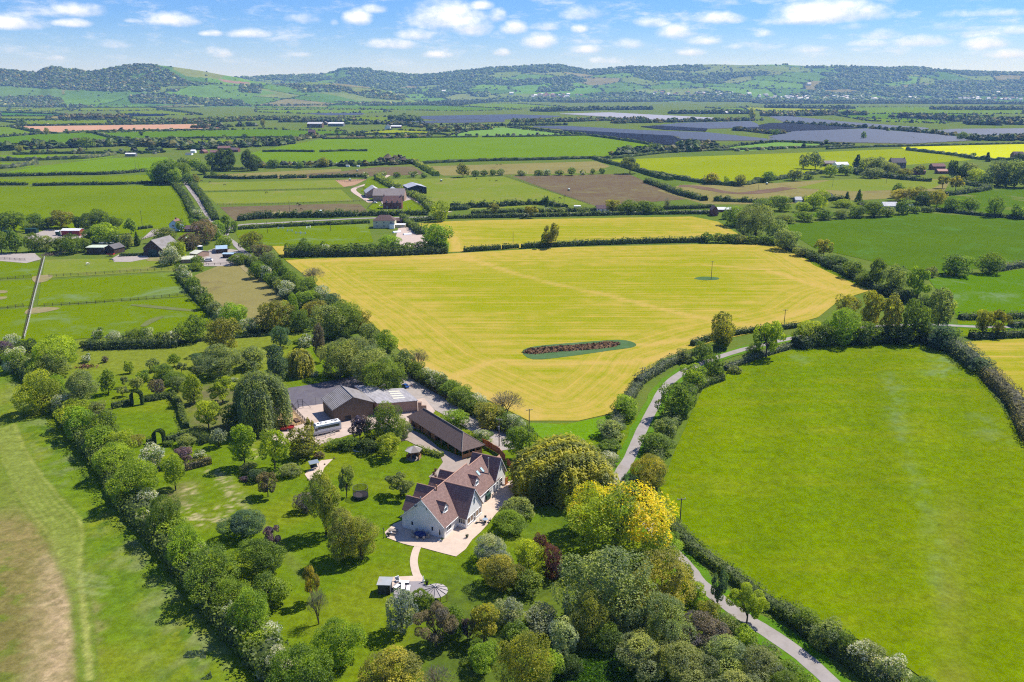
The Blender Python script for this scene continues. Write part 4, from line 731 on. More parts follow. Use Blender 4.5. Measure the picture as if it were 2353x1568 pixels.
FH = [ # far and middle clipped hedges: line, width, height, label, colour
 ([(24,291),(100,307),(200,303.5)], 5, 4, 'dark hedge curving below the left tip of the pink field', 'hd'),
 ([(200,303.5),(350,301),(520,298)], 4, 3.5, 'dark hedge along the lower edge of the pink field', 'hd'),
 ([(24,291),(250,287.5),(480,285),(520,298)], 5, 4.5, 'dark hedge along the upper edge of the pink field', 'hd'),
 ([(0,315),(60,311),(100,307)], 4, 3.5, 'short dark hedge at the left below the pink field', 'hd'),
 ([(210,305),(245,315),(283,323),(400,319),(500,318),(640,317)], 4, 3.5, 'sinuous thin hedge through the deep green fields', 'hd'),
 ([(0,276),(105,276),(290,275.5)], 5, 4, 'hedge under the far left bright strip', 'hd'), ([(0,268),(147,267.5)], 5, 4, 'hedge under the far left dark strip', 'hd'),
 ([(0,279),(40,284),(70,289),(335,285)], 5, 4, 'hedge between the bright strip and the pink field', 'hd'),
 ([(0,259),(60,261),(150,264)], 6, 6, 'shrubby hedge above the far left dark strip', 'hd'), ([(345,247),(400,255),(465,265)], 6, 6, 'diagonal hedge across the far left fields', 'hd'),
 ([(160,248),(360,247.5),(460,247)], 6, 5, 'hedge line behind the square brown wood', 'hd'), ([(0,227),(150,228),(260,228),(400,232)], 8, 8, 'hedge line at the foot of the left hill', 'hd'),
 ([(30,356),(150,354),(270,353),(360,353)], 4, 3.5, 'thin clipped hedge above the pale strip field', 'hd'), ([(-40,371),(60,370),(150,367),(200,365),(265,357)], 5, 4.5, 'bushy hedge curving over the left pale field', 'hg'),
 ([(-40,391),(30,386),(85,378)], 6, 5, 'blossoming hedge at the left edge', 'hg'), ([(-40,407),(60,405),(150,403),(250,401),(345,394)], 6, 3.5, 'dark scrubby hedge below the light green wedge', 'hd'),
 ([(-40,426),(30,426),(62,426)], 4, 3, 'left piece of the clipped hedge before the gap', 'hd'), ([(76,428),(160,426),(260,425),(345,422),(390,422)], 4, 3, 'long clipped hedge right of the gap', 'hd'),
 ([(403,428),(425,455),(440,485),(452,508)], 5, 3.5, 'dark hedge on the left of the straight lane', 'hd'), ([(440,425),(462,450),(480,480),(497,508)], 5, 3.5, 'dark hedge on the right of the straight lane', 'hd'),
 ([(470,409),(550,412),(600,411),(638,410)], 4, 3.5, 'clipped hedge below the conifers, left length', 'hd'), ([(643,411),(670,410),(705,409)], 4, 3.5, 'clipped hedge below the conifers, short middle length', 'hd'), ([(710,410),(750,409),(790,408),(845,408)], 4, 3.5, 'clipped hedge below the conifers, right length', 'hd'),
 ([(470,392),(560,390),(600,386),(700,386),(784,381),(860,380),(950,375)], 5, 3, 'dark roadside hedge under the caravans', 'hd'),
 ([(603,350),(660,349),(722,350)], 4, 3, 'left dark hedge stub in the wide green field', 'hd'), ([(735,350),(790,348),(844,348)], 4, 3, 'right dark hedge stub in the wide green field', 'hd'),
 ([(745,320),(900,318.5),(960,317),(1098,316)], 4, 3, 'left length of hedge topping the wide green field', 'hd'), ([(1108,316),(1200,315),(1345,312)], 4, 3, 'right length of hedge topping the wide green field', 'hd'),
 ([(745,312),(850,310),(1000,309),(1030,312)], 4, 3.5, 'hedge between the yellowish and brown strips', 'hd'),
 ([(1180,292),(1300,306),(1440,324),(1545,343),(1580,350)], 5, 4, 'long diagonal hedge below the dark solar block', 'hd'),
 ([(960,377),(1100,371),(1250,368),(1350,365),(1417,364),(1545,351),(1700,345),(1960,337)], 6, 3.5, 'long dark hedge under the wide green field', 'hd'),
 ([(1440,384),(1480,398),(1568,414),(1680,427),(1760,417),(1890,399),(2000,394)], 6, 4, 'dark hedge along the lower edge of the yellow green field', 'hd'),
 ([(1365,366),(1400,376),(1440,386),(1500,405),(1540,415)], 6, 4, 'hedge running down beside the yellow green field', 'hd'),
 ([(2085,346),(2130,351),(2200,359),(2262,368),(2353,369)], 6, 4, 'curved dark hedge between the two yellow fields', 'hd'), ([(1900,344),(2000,339),(2085,337),(2353,331)], 5, 3.5, 'hedge along the top of the yellow fields', 'hd'), ([(1652,342),(1782,327),(1962,335)], 5, 3.5, 'hedge around the pale mint field', 'hd'),
 ([(950,374),(970,385),(1005,405)], 6, 4.5, 'bright topped hedge between the brown paddocks', 'hl'),
 ([(866,411),(900,430),(940,448),(975,466),(993,486)], 7, 4.5, 'thick lime topped hedge beside the farm drive', 'hl'),
 ([(1033,484),(1071,482),(1071,478)], 4, 3, 'hedge stub right of the lime tree', 'hd'), ([(1034,478),(1100,477),(1160,474),(1240,470),(1300,480)], 5, 4, 'hedge below the olive horse paddock', 'hd'),
 ([(1083,493),(1200,489),(1300,487),(1450,484),(1640,478)], 4.5, 3, 'clipped hedge on the far side of the side lane', 'hd'),
 ([(548,508),(600,502),(680,500),(760,499),(845,496),(985,494)], 6, 4.5, 'tall dark hedge beyond the side lane', 'hd'),
 ([(548,528),(640,522),(740,518),(850,513)], 4, 2.5, 'low clipped hedge this side of the side lane', 'hm'),
 ([(940,512),(1030,503),(1176,500),(1350,496),(1500,493),(1650,492)], 4, 2.8, 'clipped hedge along the top of the yellow strip', 'hd'),
 ([(924,507),(945,522),(968,540)], 5, 4, 'clipped hedge right of the cream house', 'hm'),
 ([(1485,420),(1520,431),(1560,447),(1620,462)], 6, 4, 'dark hedge right of the brown trampled paddock', 'hd'),
 ([(1640,462),(1750,466),(1850,463),(1950,462)], 5, 4, 'garden hedge behind the right hand cottages', 'hm'),
 ([(2060,485),(2150,486),(2250,496),(2353,505),(2450,515)], 4, 3, 'clipped hedge along the dark cereal field', 'hd'),
 ([(2180,417),(2240,428),(2270,436),(2200,447),(2170,450)], 6, 4, 'hedge looping round the bend of the right hand lane', 'hd'), ([(1950,397),(2060,412),(2140,418)], 6, 4, 'hedge above the buttercup corner', 'hd'),
 ([(2282,624),(2353,612),(2450,600)], 5, 3, 'long clipped hedge behind the two round dark trees', 'hg'),
 ([(2205,734),(2240,734),(2330,732),(2450,730)], 4, 2.5, 'clipped hedge behind the small bare trees', 'hd'), ([(2230,778),(2353,773),(2450,771)], 4, 2.5, 'clipped hedge in front of the small bare trees', 'hd'), ([(2322,752),(2400,750)], 4, 2.5, 'short hedge at the right edge between strips', 'hd'),
]
for (l, a, b, lab, c) in FH: hedge(l, a, b, lab, c, rough=.22 if b < 4 else .4)
NH = [
 ([(1066,579),(1110,576),(1150,573)], 2.6, 3.0, 'left length of the clipped hedge above the hay field', 'hm'), ([(1155,573),(1175,571),(1192,570)], 2.6, 2.8, 'short middle length of the clipped hedge above the hay field', 'hm'),
 ([(1198,571),(1300,566),(1400,562),(1500,559),(1600,557),(1620,557)], 3.0, 3.4, 'long right length of clipped hedge above the hay field', 'hm'),
 ([(1495,1150),(1520,1185),(1560,1232),(1600,1272),(1650,1305),(1710,1350),(1760,1388),(1800,1412)], 3.0, 2.0, 'broad clipped hedge between the lane and the green pasture', 'hm'),
 ([(272,802),(380,793),(480,783),(600,773)], 1.6, 1.2, 'low dark hedge with rail fence behind the orchard meadow', 'hd'),
 ([(258,940),(285,933),(302,928)], 1.5, 2.0, 'left length of clipped garden hedge by the leafy arch', 'hm'), ([(330,924),(360,920),(396,914)], 1.5, 2.0, 'clipped garden hedge right of the leafy arch', 'hm'),
 ([(396,914),(408,930),(418,948),(418,960)], 1.5, 2.2, 'clipped hedge down the right side of the square lawn', 'hm'), ([(418,958),(424,972),(430,986)], 1.6, 2.0, 'lower right clipped hedge of the square lawn', 'hm'),
 ([(338,1022),(352,1018)], 1.5, 1.8, 'short clipped hedge left of the lower arch', 'hd'), ([(385,1017),(415,1010),(450,1008),(478,1019)], 2.0, 2.0, 'clipped hedge right of the lower arch', 'hd'),
 ([(400,1090),(440,1078),(486,1066)], 1.4, 2.2, 'dark clipped yew hedge below the lilac', 'hb'), ([(345,1086),(372,1082),(392,1076)], 1.4, 1.8, 'dark shrub hedge under the white blossom tree', 'hd'),
 ([(955,1032),(975,1041),(1010,1050),(1016,1052)], 1.8, 1.4, 'low leafy hedge beside the small gazebo', 'hl'),
 ([(1590,795),(1650,778),(1720,765),(1800,756),(1830,752)], 2.2, 2.2, 'hedge between the hay field and the curving lane', 'hd'),
 ([(1665,852),(1700,838),(1750,820),(1815,800)], 2.2, 2.0, 'hedge on the inside of the lane bend', 'hg'),
 ([(2180,800),(2210,822),(2245,850)], 6.0, 5.0, 'tall grey green hedge at the upper right of the pasture', 'hg'),
 ([(2270,868),(2300,898),(2335,935),(2353,975),(2380,1030)], 5.0, 3.6, 'flat topped brownish hedge along the right edge', 'hb'),
 ([(1465,884),(1500,862),(1540,838),(1570,828)], 3.5, 2.6, 'rough hedge along the outside of the lane bend', 'hg'),
 ([(1400,1010),(1425,960),(1448,915),(1465,890)], 3.5, 2.4, 'rough hedge between hay field corner and lane', 'hg'),
 ([(10,820),(75,870),(140,930),(190,1005),(255,1085),(300,1160),(370,1235),(440,1320),(520,1420),(590,1500),(660,1580)], 6.0, 4.2, 'dense ragged hedge bottom under the left boundary trees', 'hm'),
 ([(560,598),(640,645),(700,690),(765,712)], 5, 3.4, 'ragged hedge under the outer hedgerow beside the hay field', 'hd'), ([(955,868),(1030,912),(1090,950),(1160,990),(1215,1012)], 4, 3.2, 'ragged hedge between the gravel track and the hay field', 'hm'),
 ([(1658,872),(1598,897),(1560,955),(1520,1030),(1500,1100),(1492,1145)], 3.5, 2.6, 'ragged hedge along the inner side of the lane', 'hm'), ([(1830,800),(1900,790),(2000,787),(2110,782),(2175,806)], 7, 5, 'dark hedge bottom under the tree belt behind the pasture', 'hd'),
 ([(1790,562),(1860,592),(1920,620),(2010,665),(2120,706)], 5, 3.2, 'ragged hedge down the right side of the hay field', 'hd'), ([(205,803),(300,800),(410,797)], 4, 3.4, 'dark hedge bottom of the hawthorn row', 'hd'), ([(412,636),(450,678),(490,722),(545,760)], 4, 3, 'ragged hedge left of the olive paddock', 'hm'),
 ([(655,591),(780,589),(900,587),(1028,582)], 5, 4, 'dark ragged hedge below the cream house', 'hd'), ([(575,602),(620,645),(665,690)], 3.5, 3, 'ragged hedge right of the olive paddock', 'hm'), ([(1800,1410),(1850,1450),(1920,1500),(2010,1565),(2100,1630)], 3.5, 2.6, 'ragged hedge between the lane and pasture at the bottom', 'hm'),
 ([(275,590),(300,589),(345,587)], 2, 1.8, 'clipped hedge beside the open fronted stables', 'hd'), ([(318,528),(350,524)], 2, 2, 'dark clipped hedge before the cottage drive', 'hd'),
]
for (l, a, b, lab, c) in NH: hedge(l, a, b, lab, c, rough=.14)

# ---------------------------------------------------------------- solar farm
M_PV = plain('solar_glass', (.055, .068, .095), .5, .25, .06, .02); M_PVW = plain('solar_glass_bright', (.30, .30, .33), .5, .3, .06, .02); M_PVD = plain('solar_glass_dark', (.006, .010, .022), .7, .05, .1, .02)  # panel colours carry painted sky reflection; dark copy stands for the darker side
SOLAR = [(M_PV, [(945,273),(965,268),(1180,264),(1290,268),(1262,272),(1180,275),(1000,276.5)], 'lavender solar field nearest the tall clump, upper left'),
 (M_PV, [(935,281),(1000,278.5),(1160,275.5),(1160,281),(1075,283),(950,284)], 'low lavender strip of solar panels beneath the upper left field'),
 (M_PVW, [(1284,262.5),(1401,259.5),(1484,264),(1664,273),(1600,277),(1526,276.5),(1460,275),(1370,268)], 'brightest near white solar field in the centre distance'),
 (M_PV, [(1214,292),(1301,291),(1476,301),(1626,306),(1764,321),(1764,325),(1640,324.5),(1566,322),(1546,314),(1401,306),(1290,299)], 'long lavender solar field behind the diagonal hedge'),
 (M_PVD, [(1276,299.5),(1401,306),(1546,314),(1566,322),(1639,324.5),(1634,334),(1566,337),(1451,327),(1351,311)], 'dark navy block of solar panels beside the diagonal hedge'),
 (M_PV, [(1504,289.5),(1564,284),(1726,280),(1741,286),(1746,294),(1626,297)], 'lavender solar field in the middle of the farm'),
 (M_PVD, [(1469,292),(1504,290),(1626,297),(1621,303),(1526,299)], 'thin dark strip of solar panels under the middle field'),
 (M_PVD, [(1690,300),(1765,284),(1822,284.5),(1977,295),(1822,303),(1765,309)], 'dark navy wedge of solar panels on the right'),
 (M_PV, [(1765,268.5),(1815,268.5),(1940,281),(2135,296),(2127,301),(2015,294),(1797,281)], 'lavender solar strip above the dark navy wedge'),
 (M_PV, [(1822,303.5),(1990,297),(2190,314),(2237,324),(2090,332),(1765,325),(1765,314)], 'largest lavender solar field above the mint field'),
 (M_PV, [(2140,302),(2190,298),(2353,297),(2480,297),(2480,320),(2353,318),(2240,317)], 'lavender solar field at the right edge'),
 (M_PVD, [(272,263),(390,263),(375,267),(282,268)], 'dark sliver of solar panels on the left plain'),
 (M_PV, [(698,261),(838,261),(833,264.5),(748,266)], 'blue sliver of solar panels on the middle plain')]
def clip_rows(poly, ang, sp):
    ca, sa = math.cos(ang), math.sin(ang); R_ = [(x*ca+y*sa, -x*sa+y*ca) for x, y in poly]; y0 = min(r[1] for r in R_); y1 = max(r[1] for r in R_); y = y0+sp/2
    while y < y1:
        xs = sorted(R_[i][0]+(R_[(i+1) % len(R_)][0]-R_[i][0])*(y-R_[i][1])/(R_[(i+1) % len(R_)][1]-R_[i][1]) for i in range(len(R_)) if (R_[i][1] > y) != (R_[(i+1) % len(R_)][1] > y))
        for a, b in zip(xs[::2], xs[1::2]):
            if b-a > 8: yield a, b, y, ca, sa
        y += sp
for mt, poly, lab in SOLAR:
    wpx = W2(poly); root = empty('solar_field', gp(*poly[0], .0), 0, lab, 'solar farm', 'fields of solar panels on the far plain'); ox, oy = root.location.x, root.location.y
    b = MB(); g = MB()
    for a, e, y, ca, sa in clip_rows(wpx, .12, 8.0):
        a += random.Random(int(y*10)).uniform(0, 12); n = max(1, int((e-a)/90))
        for k in range(n):
            x0 = a+(e-a)*k/n+.8; x1 = a+(e-a)*(k+1)/n-.8; pts = [(x0, y-2.2, 1.1), (x1, y-2.2, 1.1), (x1, y+2.2, 1.9), (x0, y+2.2, 1.9)]
            b.slab([(px_*ca-py_*sa-ox, px_*sa+py_*ca-oy, pz) for px_, py_, pz in pts], .12)
    tag(b.build('panel_rows', mt, root), kind='stuff')
M_UND = grass_mat('solar_grass', (.13, .15, .05), (.16, .15, .07))
for mt, poly, lab in SOLAR: patchsheet('rough_grass', poly, M_UND if mt is not M_PVD else plain('painted_shade_earth', (.014, .018, .016), 1, 0, .2, .02), 'dull ground under the '+lab, .10)  # below the dark panels their shade is painted into the earth colour

# ---------------------------------------------------------------- the air
hz, t = mat_new('haze_air'); t.nt.links.new(t.n('ShaderNodeVolumePrincipled', {'Color': HAZE_COLOUR+(1,), 'Density': HAZE_DENSITY, 'Anisotropy': 0.0, 'Absorption Color': (1, 1, 1, 1)}).outputs[0], t.n('ShaderNodeOutputMaterial').inputs['Volume'])
b = MB(); b.box(-9400, -90, -1.5, 9400, 11400, 520); tag(b.build('haze', hz), 'thin blue haze over the vale', kind='stuff')
# ---------------------------------------------------------------- trees
def crown_mesh(kind, lod, seed, bloom=None):
    R = np.random.default_rng(seed*31+lod); n, leaf = {3: (17000, .021), 2: (5600, .038), 1: (1350, .078), 0: (330, .16)}[lod]
    def unit(k): v = R.normal(size=(k, 3)); return v/np.linalg.norm(v, axis=1)[:, None]
    elong = 1.0; sd = .75
    if kind in ('willow', 'weeping'):
        ns = int(n/8); u = unit(ns); u[:, 2] = np.abs(u[:, 2])*.9+.05; u /= np.linalg.norm(u, axis=1)[:, None]
        rad = .46*(.8+.25*R.random(ns)); az_ = np.arctan2(u[:, 1], u[:, 0]); rad *= 1+.16*np.sin(az_*3+seed)+.10*np.sin(az_*7+2*seed)
        P0 = np.stack([u[:, 0]*rad, u[:, 1]*rad, .52+u[:, 2]*(.42+.06*R.random(ns))], 1)
        Lh = (.26+.50*R.random(ns))*(.4+.9*np.hypot(u[:, 0], u[:, 1])); P0[:, 2] = np.maximum(P0[:, 2], .3); k = 12; t = np.arange(k)/k
        P = P0[:, None, :]+np.stack([u[:, 0, None]*t*.05, u[:, 1, None]*t*.05, -Lh[:, None]*t], 2)+R.normal(size=(ns, k, 3))*.008; P = P.reshape(-1, 3); P = P[P[:, 2] > .03]
        N = np.stack([P[:, 0], P[:, 1], P[:, 2]*0+.85], 1); N /= np.linalg.norm(N, axis=1)[:, None]
        m = len(P); Nn = N+R.normal(size=(m, 3))*.45; Nn /= np.linalg.norm(Nn, axis=1)[:, None]; up = np.array([0, 0, 1.])+R.normal(size=(m, 3))*.12
        a = np.cross(Nn, up); a /= np.linalg.norm(a, axis=1)[:, None]; b = np.cross(Nn, a); s = leaf*(.6+.7*R.random(m))[:, None]*.5
        V = np.stack([P-a*s*.8, P-b*s*2.6, P+a*s*.8, P+b*s*2.6], 1); T = np.clip(np.repeat(R.random(ns), k)[:0].tolist() or (.5+.35*np.sin(P[:, 0]*23+P[:, 1]*17)+.3*(R.random(m)-.5)), 0, 1); B = np.zeros(m)
    else:
        nb = {'lolly': 46, 'round': 46, 'bush': 40, 'loose': 30, 'cone': 44, 'spread': 40, 'tall': 46}[kind]; u = unit(nb); q = R.random(nb)**.4
        if kind == 'round': C = u*np.array([.37, .37, .40])*q[:, None]+[0, 0, .50]; br = .105+.075*R.random(nb)
        elif kind == 'lolly': C = u*np.array([.37, .37, .33])*q[:, None]+[0, 0, .59]; br = .10+.075*R.random(nb)
        elif kind == 'bush': C = u*np.array([.36, .36, .40])*q[:, None]+[0, 0, .46]; br = .11+.075*R.random(nb)
        elif kind == 'tall': C = u*np.array([.33, .33, .40])*q[:, None]+[0, 0, .54]; C[:, :2] *= (1.15-.55*C[:, 2:]); br = .085+.07*R.random(nb)
        elif kind == 'loose': C = u*np.array([.40, .40, .34])*(q**.5)[:, None]+[0, 0, .60]; br = .055+.075*R.random(nb)
        elif kind == 'spread': C = u*np.array([.39, .39, .26])*q[:, None]+[0, 0, .60]; br = .10+.07*R.random(nb)
        else:
            h = R.random(nb)**.8*.86+.07; rr = (.98-h)*.42*np.sqrt(R.random(nb)); a = R.random(nb)*6.3; C = np.stack([rr*np.cos(a), rr*np.sin(a), h], 1); br = .06+.10*(1-h)
        C[:, :2] *= 1+.22*np.sin(np.arctan2(C[:, 1], C[:, 0])[:, None]*2+seed*1.7)
        ii = R.choice(nb, int(n*1.5), p=br**2/np.sum(br**2)); d = unit(len(ii)); d[:, 2] += .15; P = C[ii]+d*br[ii][:, None]*(.80+.34*R.random(len(ii)))[:, None]
        D = np.linalg.norm(P[:, None, :]-C[None], axis=2)/br[None]; D[np.arange(len(P)), ii] = 9; keep = (D.min(1) > .72) & (P[:, 2] > .015)
        if kind == 'loose': keep &= R.random(len(P)) < .62
        P, d, ii = P[keep][:n], d[keep][:n], ii[keep][:n]; N = d*.7+(P-[0, 0, .5])*.8+[0, 0, .85]; N /= np.linalg.norm(N, axis=1)[:, None]; m = len(P)
        v = R.normal(size=(m, 3)); Nn = N+v*sd; Nn /= np.linalg.norm(Nn, axis=1)[:, None]; a = np.cross(Nn, R.normal(size=(m, 3))); a /= np.linalg.norm(a, axis=1)[:, None]; b = np.cross(Nn, a)
        s = leaf*(.55+.95*R.random(m))[:, None]*.5; V = np.stack([P-a*s*1.15, P-b*s*.8+Nn*s*.3, P+a*s*1.15, P+b*s*.8+Nn*s*.3], 1)
        bt = R.random(nb); T = np.clip(bt[ii]*.65+R.random(m)*.38, 0, 1); hi = C[ii][:, 2]
        if bloom == 'white': B = ((R.random(m) < .25+.65*(bt[ii] > .30)) & (R.random(m) < .72)).astype(int)
        elif bloom == 'flecked': B = ((bt[ii] > .60) & (R.random(m) < .70)).astype(int)
        elif bloom == 'gold': B = ((C[ii][:, 0]*.95+C[ii][:, 2]*.35+bt[ii]*.45 > .52) & (R.random(m) < .80)).astype(int)
        elif bloom == 'fleckgold': B = ((bt[ii] > .72) & (R.random(m) < .6)).astype(int)
        else: B = np.zeros(m)
    m = len(P); me = meshobj('crown', V.reshape(-1, 3), np.arange(m*4).reshape(m, 4), [M_LEAF, M_GOLD if bloom and 'gold' in bloom else M_WHITE], None, B, False, [('tint', 'FACE', T)])
    d_ = me.data; bpy.data.objects.remove(me); return d_
def trunk_mesh(kind, seed):
    R = random.Random(seed); b = MB()
    if kind == 'bare':
        def grow(p, d, r, L, lev):
            q = p+d*L; b.tube(p, q, r, r*.62, 4 if lev < 2 else 3, cap=False)
            if lev >= 5: return
            for k in range(3 if lev < 4 else 2):
                e = (d+Vector((R.uniform(-1, 1), R.uniform(-1, 1), R.uniform(-.25, .8)))*(.62 if lev else .55)).normalized(); grow(p+d*L*R.uniform(.55, 1), e, r*.58, L*R.uniform(.66, .86), lev+1)
        for k in range(3): grow(Vector((0, 0, 0)), Vector((R.uniform(-.3, .3), R.uniform(-.3, .3), 1)).normalized(), .02, .27, 0)
    else:
        multi = kind == 'bush'; top = .5
        b.tube((0, 0, -.02), (R.uniform(-.02, .02), R.uniform(-.02, .02), top*.7), .026, .017, 6, cap=False)
        for k in range(7):
            a = R.uniform(0, 6.3); z0 = R.uniform(.18, .38) if not multi else .03; e = Vector((math.cos(a)*R.uniform(.15, .34), math.sin(a)*R.uniform(.15, .34), R.uniform(.48, .8))); mid_ = Vector((e.x*.4, e.y*.4, (z0+e.z)*.52))
            b.tube((0, 0, z0), mid_, .013, .009, 4, cap=False); b.tube(mid_, e, .009, .003, 4, cap=False)
    o = b.build('trunk', [M_BARK]); d_ = o.data; bpy.data.objects.remove(o); return d_
def twig_mesh(seed, lod):
    """fine leafless twigs as slivers around the outer crown"""
    R = np.random.default_rng(seed); n = {3: 1700, 2: 1000, 1: 420, 0: 160}[lod]; v = R.normal(size=(n, 3)); v[:, 2] = np.abs(v[:, 2]); v /= np.linalg.norm(v, axis=1)[:, None]
    P = v*np.array([.46, .46, .50])*((.35+.65*R.random(n))**.7)[:, None]+[0, 0, .42]; d = v*np.array([1, 1, .9])+np.array([0, 0, .7])+R.normal(size=(n, 3))*.25; d /= np.linalg.norm(d, axis=1)[:, None]
    a = np.cross(d, R.normal(size=(n, 3))); a /= np.linalg.norm(a, axis=1)[:, None]; w_ = {3: .0035, 2: .0055, 1: .010, 0: .02}[lod]; L = .06*(.6+R.random(n))[:, None]
    V = np.stack([P-a*w_, P+a*w_, P+d*L+a*w_*.3, P+d*L-a*w_*.3], 1).reshape(-1, 3)
    o = meshobj('crown', V, np.arange(n*4).reshape(n, 4), [M_LEAF], None, None, False, [('tint', 'FACE', R.random(n))]); d_ = o.data; bpy.data.objects.remove(o); return d_
TC = {"lime": (.360, .440, .010), "bright": (.265, .375, .010), "mid": (.180, .262, .016), "dark": (.088, .145, .016), "sage": (.265, .315, .080), "olive": (.310, .305, .030), "silver": (.350, .390, .200),
      "gold": (.36, .31, .03), "copper": (.17, .070, .048), "purple": (.19, .13, .165), "brown": (.22, .18, .10), "teal": (.120, .200, .080), "willow": (.430, .420, .045), "birch": (.320, .340, .050), "grey": (.22, .20, .15)}
TN = {'lime': 'lime green', 'bright': 'bright green', 'mid': 'mid green', 'dark': 'dark green', 'sage': 'grey green', 'olive': 'olive', 'silver': 'silvery', 'gold': 'golden', 'copper': 'copper', 'purple': 'purplish', 'brown': 'brownish', 'teal': 'blue green', 'willow': 'yellow green', 'birch': 'yellowish', 'grey': 'greyish'}
KN = {'lolly': ('broadleaf_tree', 'rounded tree', 'tree'), 'round': ('broadleaf_tree', 'rounded tree', 'tree'), 'bush': ('bushy_tree', 'bushy tree', 'tree'), 'loose': ('airy_tree', 'open airy tree', 'tree'), 'cone': ('conifer', 'conical tree', 'tree'), 'tall': ('tall_tree', 'tall tree', 'tree'),
      'spread': ('spreading_tree', 'low spreading tree', 'tree'), 'willow': ('willow_tree', 'weeping willow', 'tree'), 'weeping': ('birch_tree', 'weeping birch', 'tree'), 'bare': ('bare_tree', 'leafless tree', 'tree'),
      'haw': ('hawthorn', 'white flowering hawthorn', 'bush'), 'hawf': ('hawthorn', 'hawthorn flecked with white', 'bush'), 'shrub': ('shrub', 'rounded shrub', 'shrub'), 'golden': ('laburnum_tree', 'yellow flowering tree', 'tree'), 'goldf': ('broadleaf_tree', 'tree flecked with yellow', 'tree')}
_cr = {}; _tk = {}; _ti = [0]
def tree(kind, x, yt, yb, wpx, colr, label, group=None, name=None):
    _ti[0] += 1; i = _ti[0]; R = random.Random(i*91)
    base_k = {'haw': 'bush', 'hawf': 'bush', 'shrub': 'bush', 'golden': 'round', 'goldf': 'round'}.get(kind, kind); bl = {'haw': 'white', 'hawf': 'flecked', 'golden': 'gold', 'goldf': 'fleckgold'}.get(kind)
    dep = math.radians(17.1)+math.atan((yb-784)/FOC); low = base_k in ('bush', 'willow'); yg = yb-wpx/2*math.sin(dep)*(.8 if low else .25)
    p = gp(x, yg); q = pxm(x, yg); wd = wpx/q*1.06; cy_ = p.y+(wd*.22 if low else wd*.15); h = max(ht(cy_, yt), wd*.42, 1.2); h = min(h, wd*3.2)
    lod = 3 if wpx > 88 else 2 if wpx > 38 else 1 if wpx > 17 else 0; nv = {3: 2, 2: 3, 1: 3, 0: 2}[lod]; sd = (1+i % nv) if kind not in ('willow', 'weeping', 'golden') else 1
    key = (base_k, lod, sd, bl)
    if key not in _cr: _cr[key] = twig_mesh(sd, lod) if base_k == 'bare' else crown_mesh(base_k, lod, sd, bl)
    tkk = 'bare' if base_k == 'bare' else ('bush' if base_k == 'bush' else 'std'); tk = (tkk, i % 2)
    if tk not in _tk: _tk[tk] = trunk_mesh(tkk if tkk == 'bare' else base_k, i % 2+3)
    nm, noun, cat = KN[kind]; root = empty(name or nm, p, 0.0 if kind == 'golden' else R.uniform(0, 6.28), label, cat, group, (wd*R.uniform(.94, 1.06), wd*R.uniform(.94, 1.06), h))
    c = bpy.data.objects.new('crown', _cr[key]); link(c, root); cc = TC[colr]; j = R.uniform(.86, 1.14); c.color = (cc[0]*j*R.uniform(.93, 1.07), cc[1]*j, cc[2]*j*R.uniform(.8, 1.2), 1)
    t_ = bpy.data.objects.new('trunk', _tk[tk]); link(t_, root); return root
ONES = 'first second third fourth fifth sixth seventh eighth ninth tenth eleventh twelfth thirteenth fourteenth fifteenth sixteenth seventeenth eighteenth nineteenth'.split()
TENS = {20: ('twentieth', 'twenty'), 30: ('thirtieth', 'thirty'), 40: ('fortieth', 'forty'), 50: ('fiftieth', 'fifty')}
def ordw(n):
    if n < 20: return ONES[n-1]
    t, u = n//10*10, n % 10; return TENS[t][0] if not u else TENS[t][1]+' '+ONES[u-1]
def row(desc, end, items, grp=None, kw=1.0, kb=0.0):
    for k, (kind, x, yt, yb, wp_, cl) in enumerate(items):
        yb += kb*wp_; wp_ *= kw
        tree(kind, x, yt, yb, wp_, cl, '%s %s, %s from %s %s' % (TN[cl] if kind not in ('haw', 'hawf') else 'leafy', KN[kind][1], ordw(k+1), end, desc), grp or ('plants '+desc))
row('in left boundary row', 'the top', [('bush',8,780,815,50,'purple'),('haw',30,765,800,38,'mid'),('bush',62,775,818,64,'dark'),('round',143,760,832,104,'lime'),('hawf',40,795,850,52,'bright'),('bush',127,798,855,92,'sage'),
 ('bush',88,818,864,58,'bright'),('tall',193,846,922,92,'sage'),('bush',100,842,937,108,'lime'),('bush',135,858,916,54,'bright'),('haw',147,903,948,48,'mid'),('bush',228,918,956,52,'sage'),('round',178,916,968,74,'lime'),('bush',187,930,1003,78,'bright'),
 ('round',247,943,1007,70,'mid'),('bush',233,973,1042,84,'bright'),('bush',280,985,1040,60,'lime'),('round',275,1008,1077,92,'bright'),('haw',270,1068,1110,26,'mid'),('round',305,1052,1142,106,'bright'),('haw',338,1118,1172,66,'mid'),('hawf',335,1160,1215,34,'bright'),
 ('round',385,1130,1217,92,'mid'),('bush',400,1180,1245,84,'bright'),('round',432,1206,1292,96,'bright'),('haw',455,1246,1280,46,'mid'),('round',490,1258,1354,134,'mid'),('bush',535,1318,1404,94,'bright'),('round',577,1345,1444,110,'bright'),
 ('haw',537,1376,1442,52,'bright'),('haw',615,1428,1482,82,'mid'),('bush',590,1440,1505,76,'bright'),('hawf',642,1475,1565,94,'mid'),('round',705,1470,1600,134,'mid'),('bush',655,1540,1620,90,'bright')], None, 1.04, .24)
row('in lower garden clump', 'the top', [('round',603,1233,1327,108,'mid'),('round',622,1313,1397,88,'mid')])
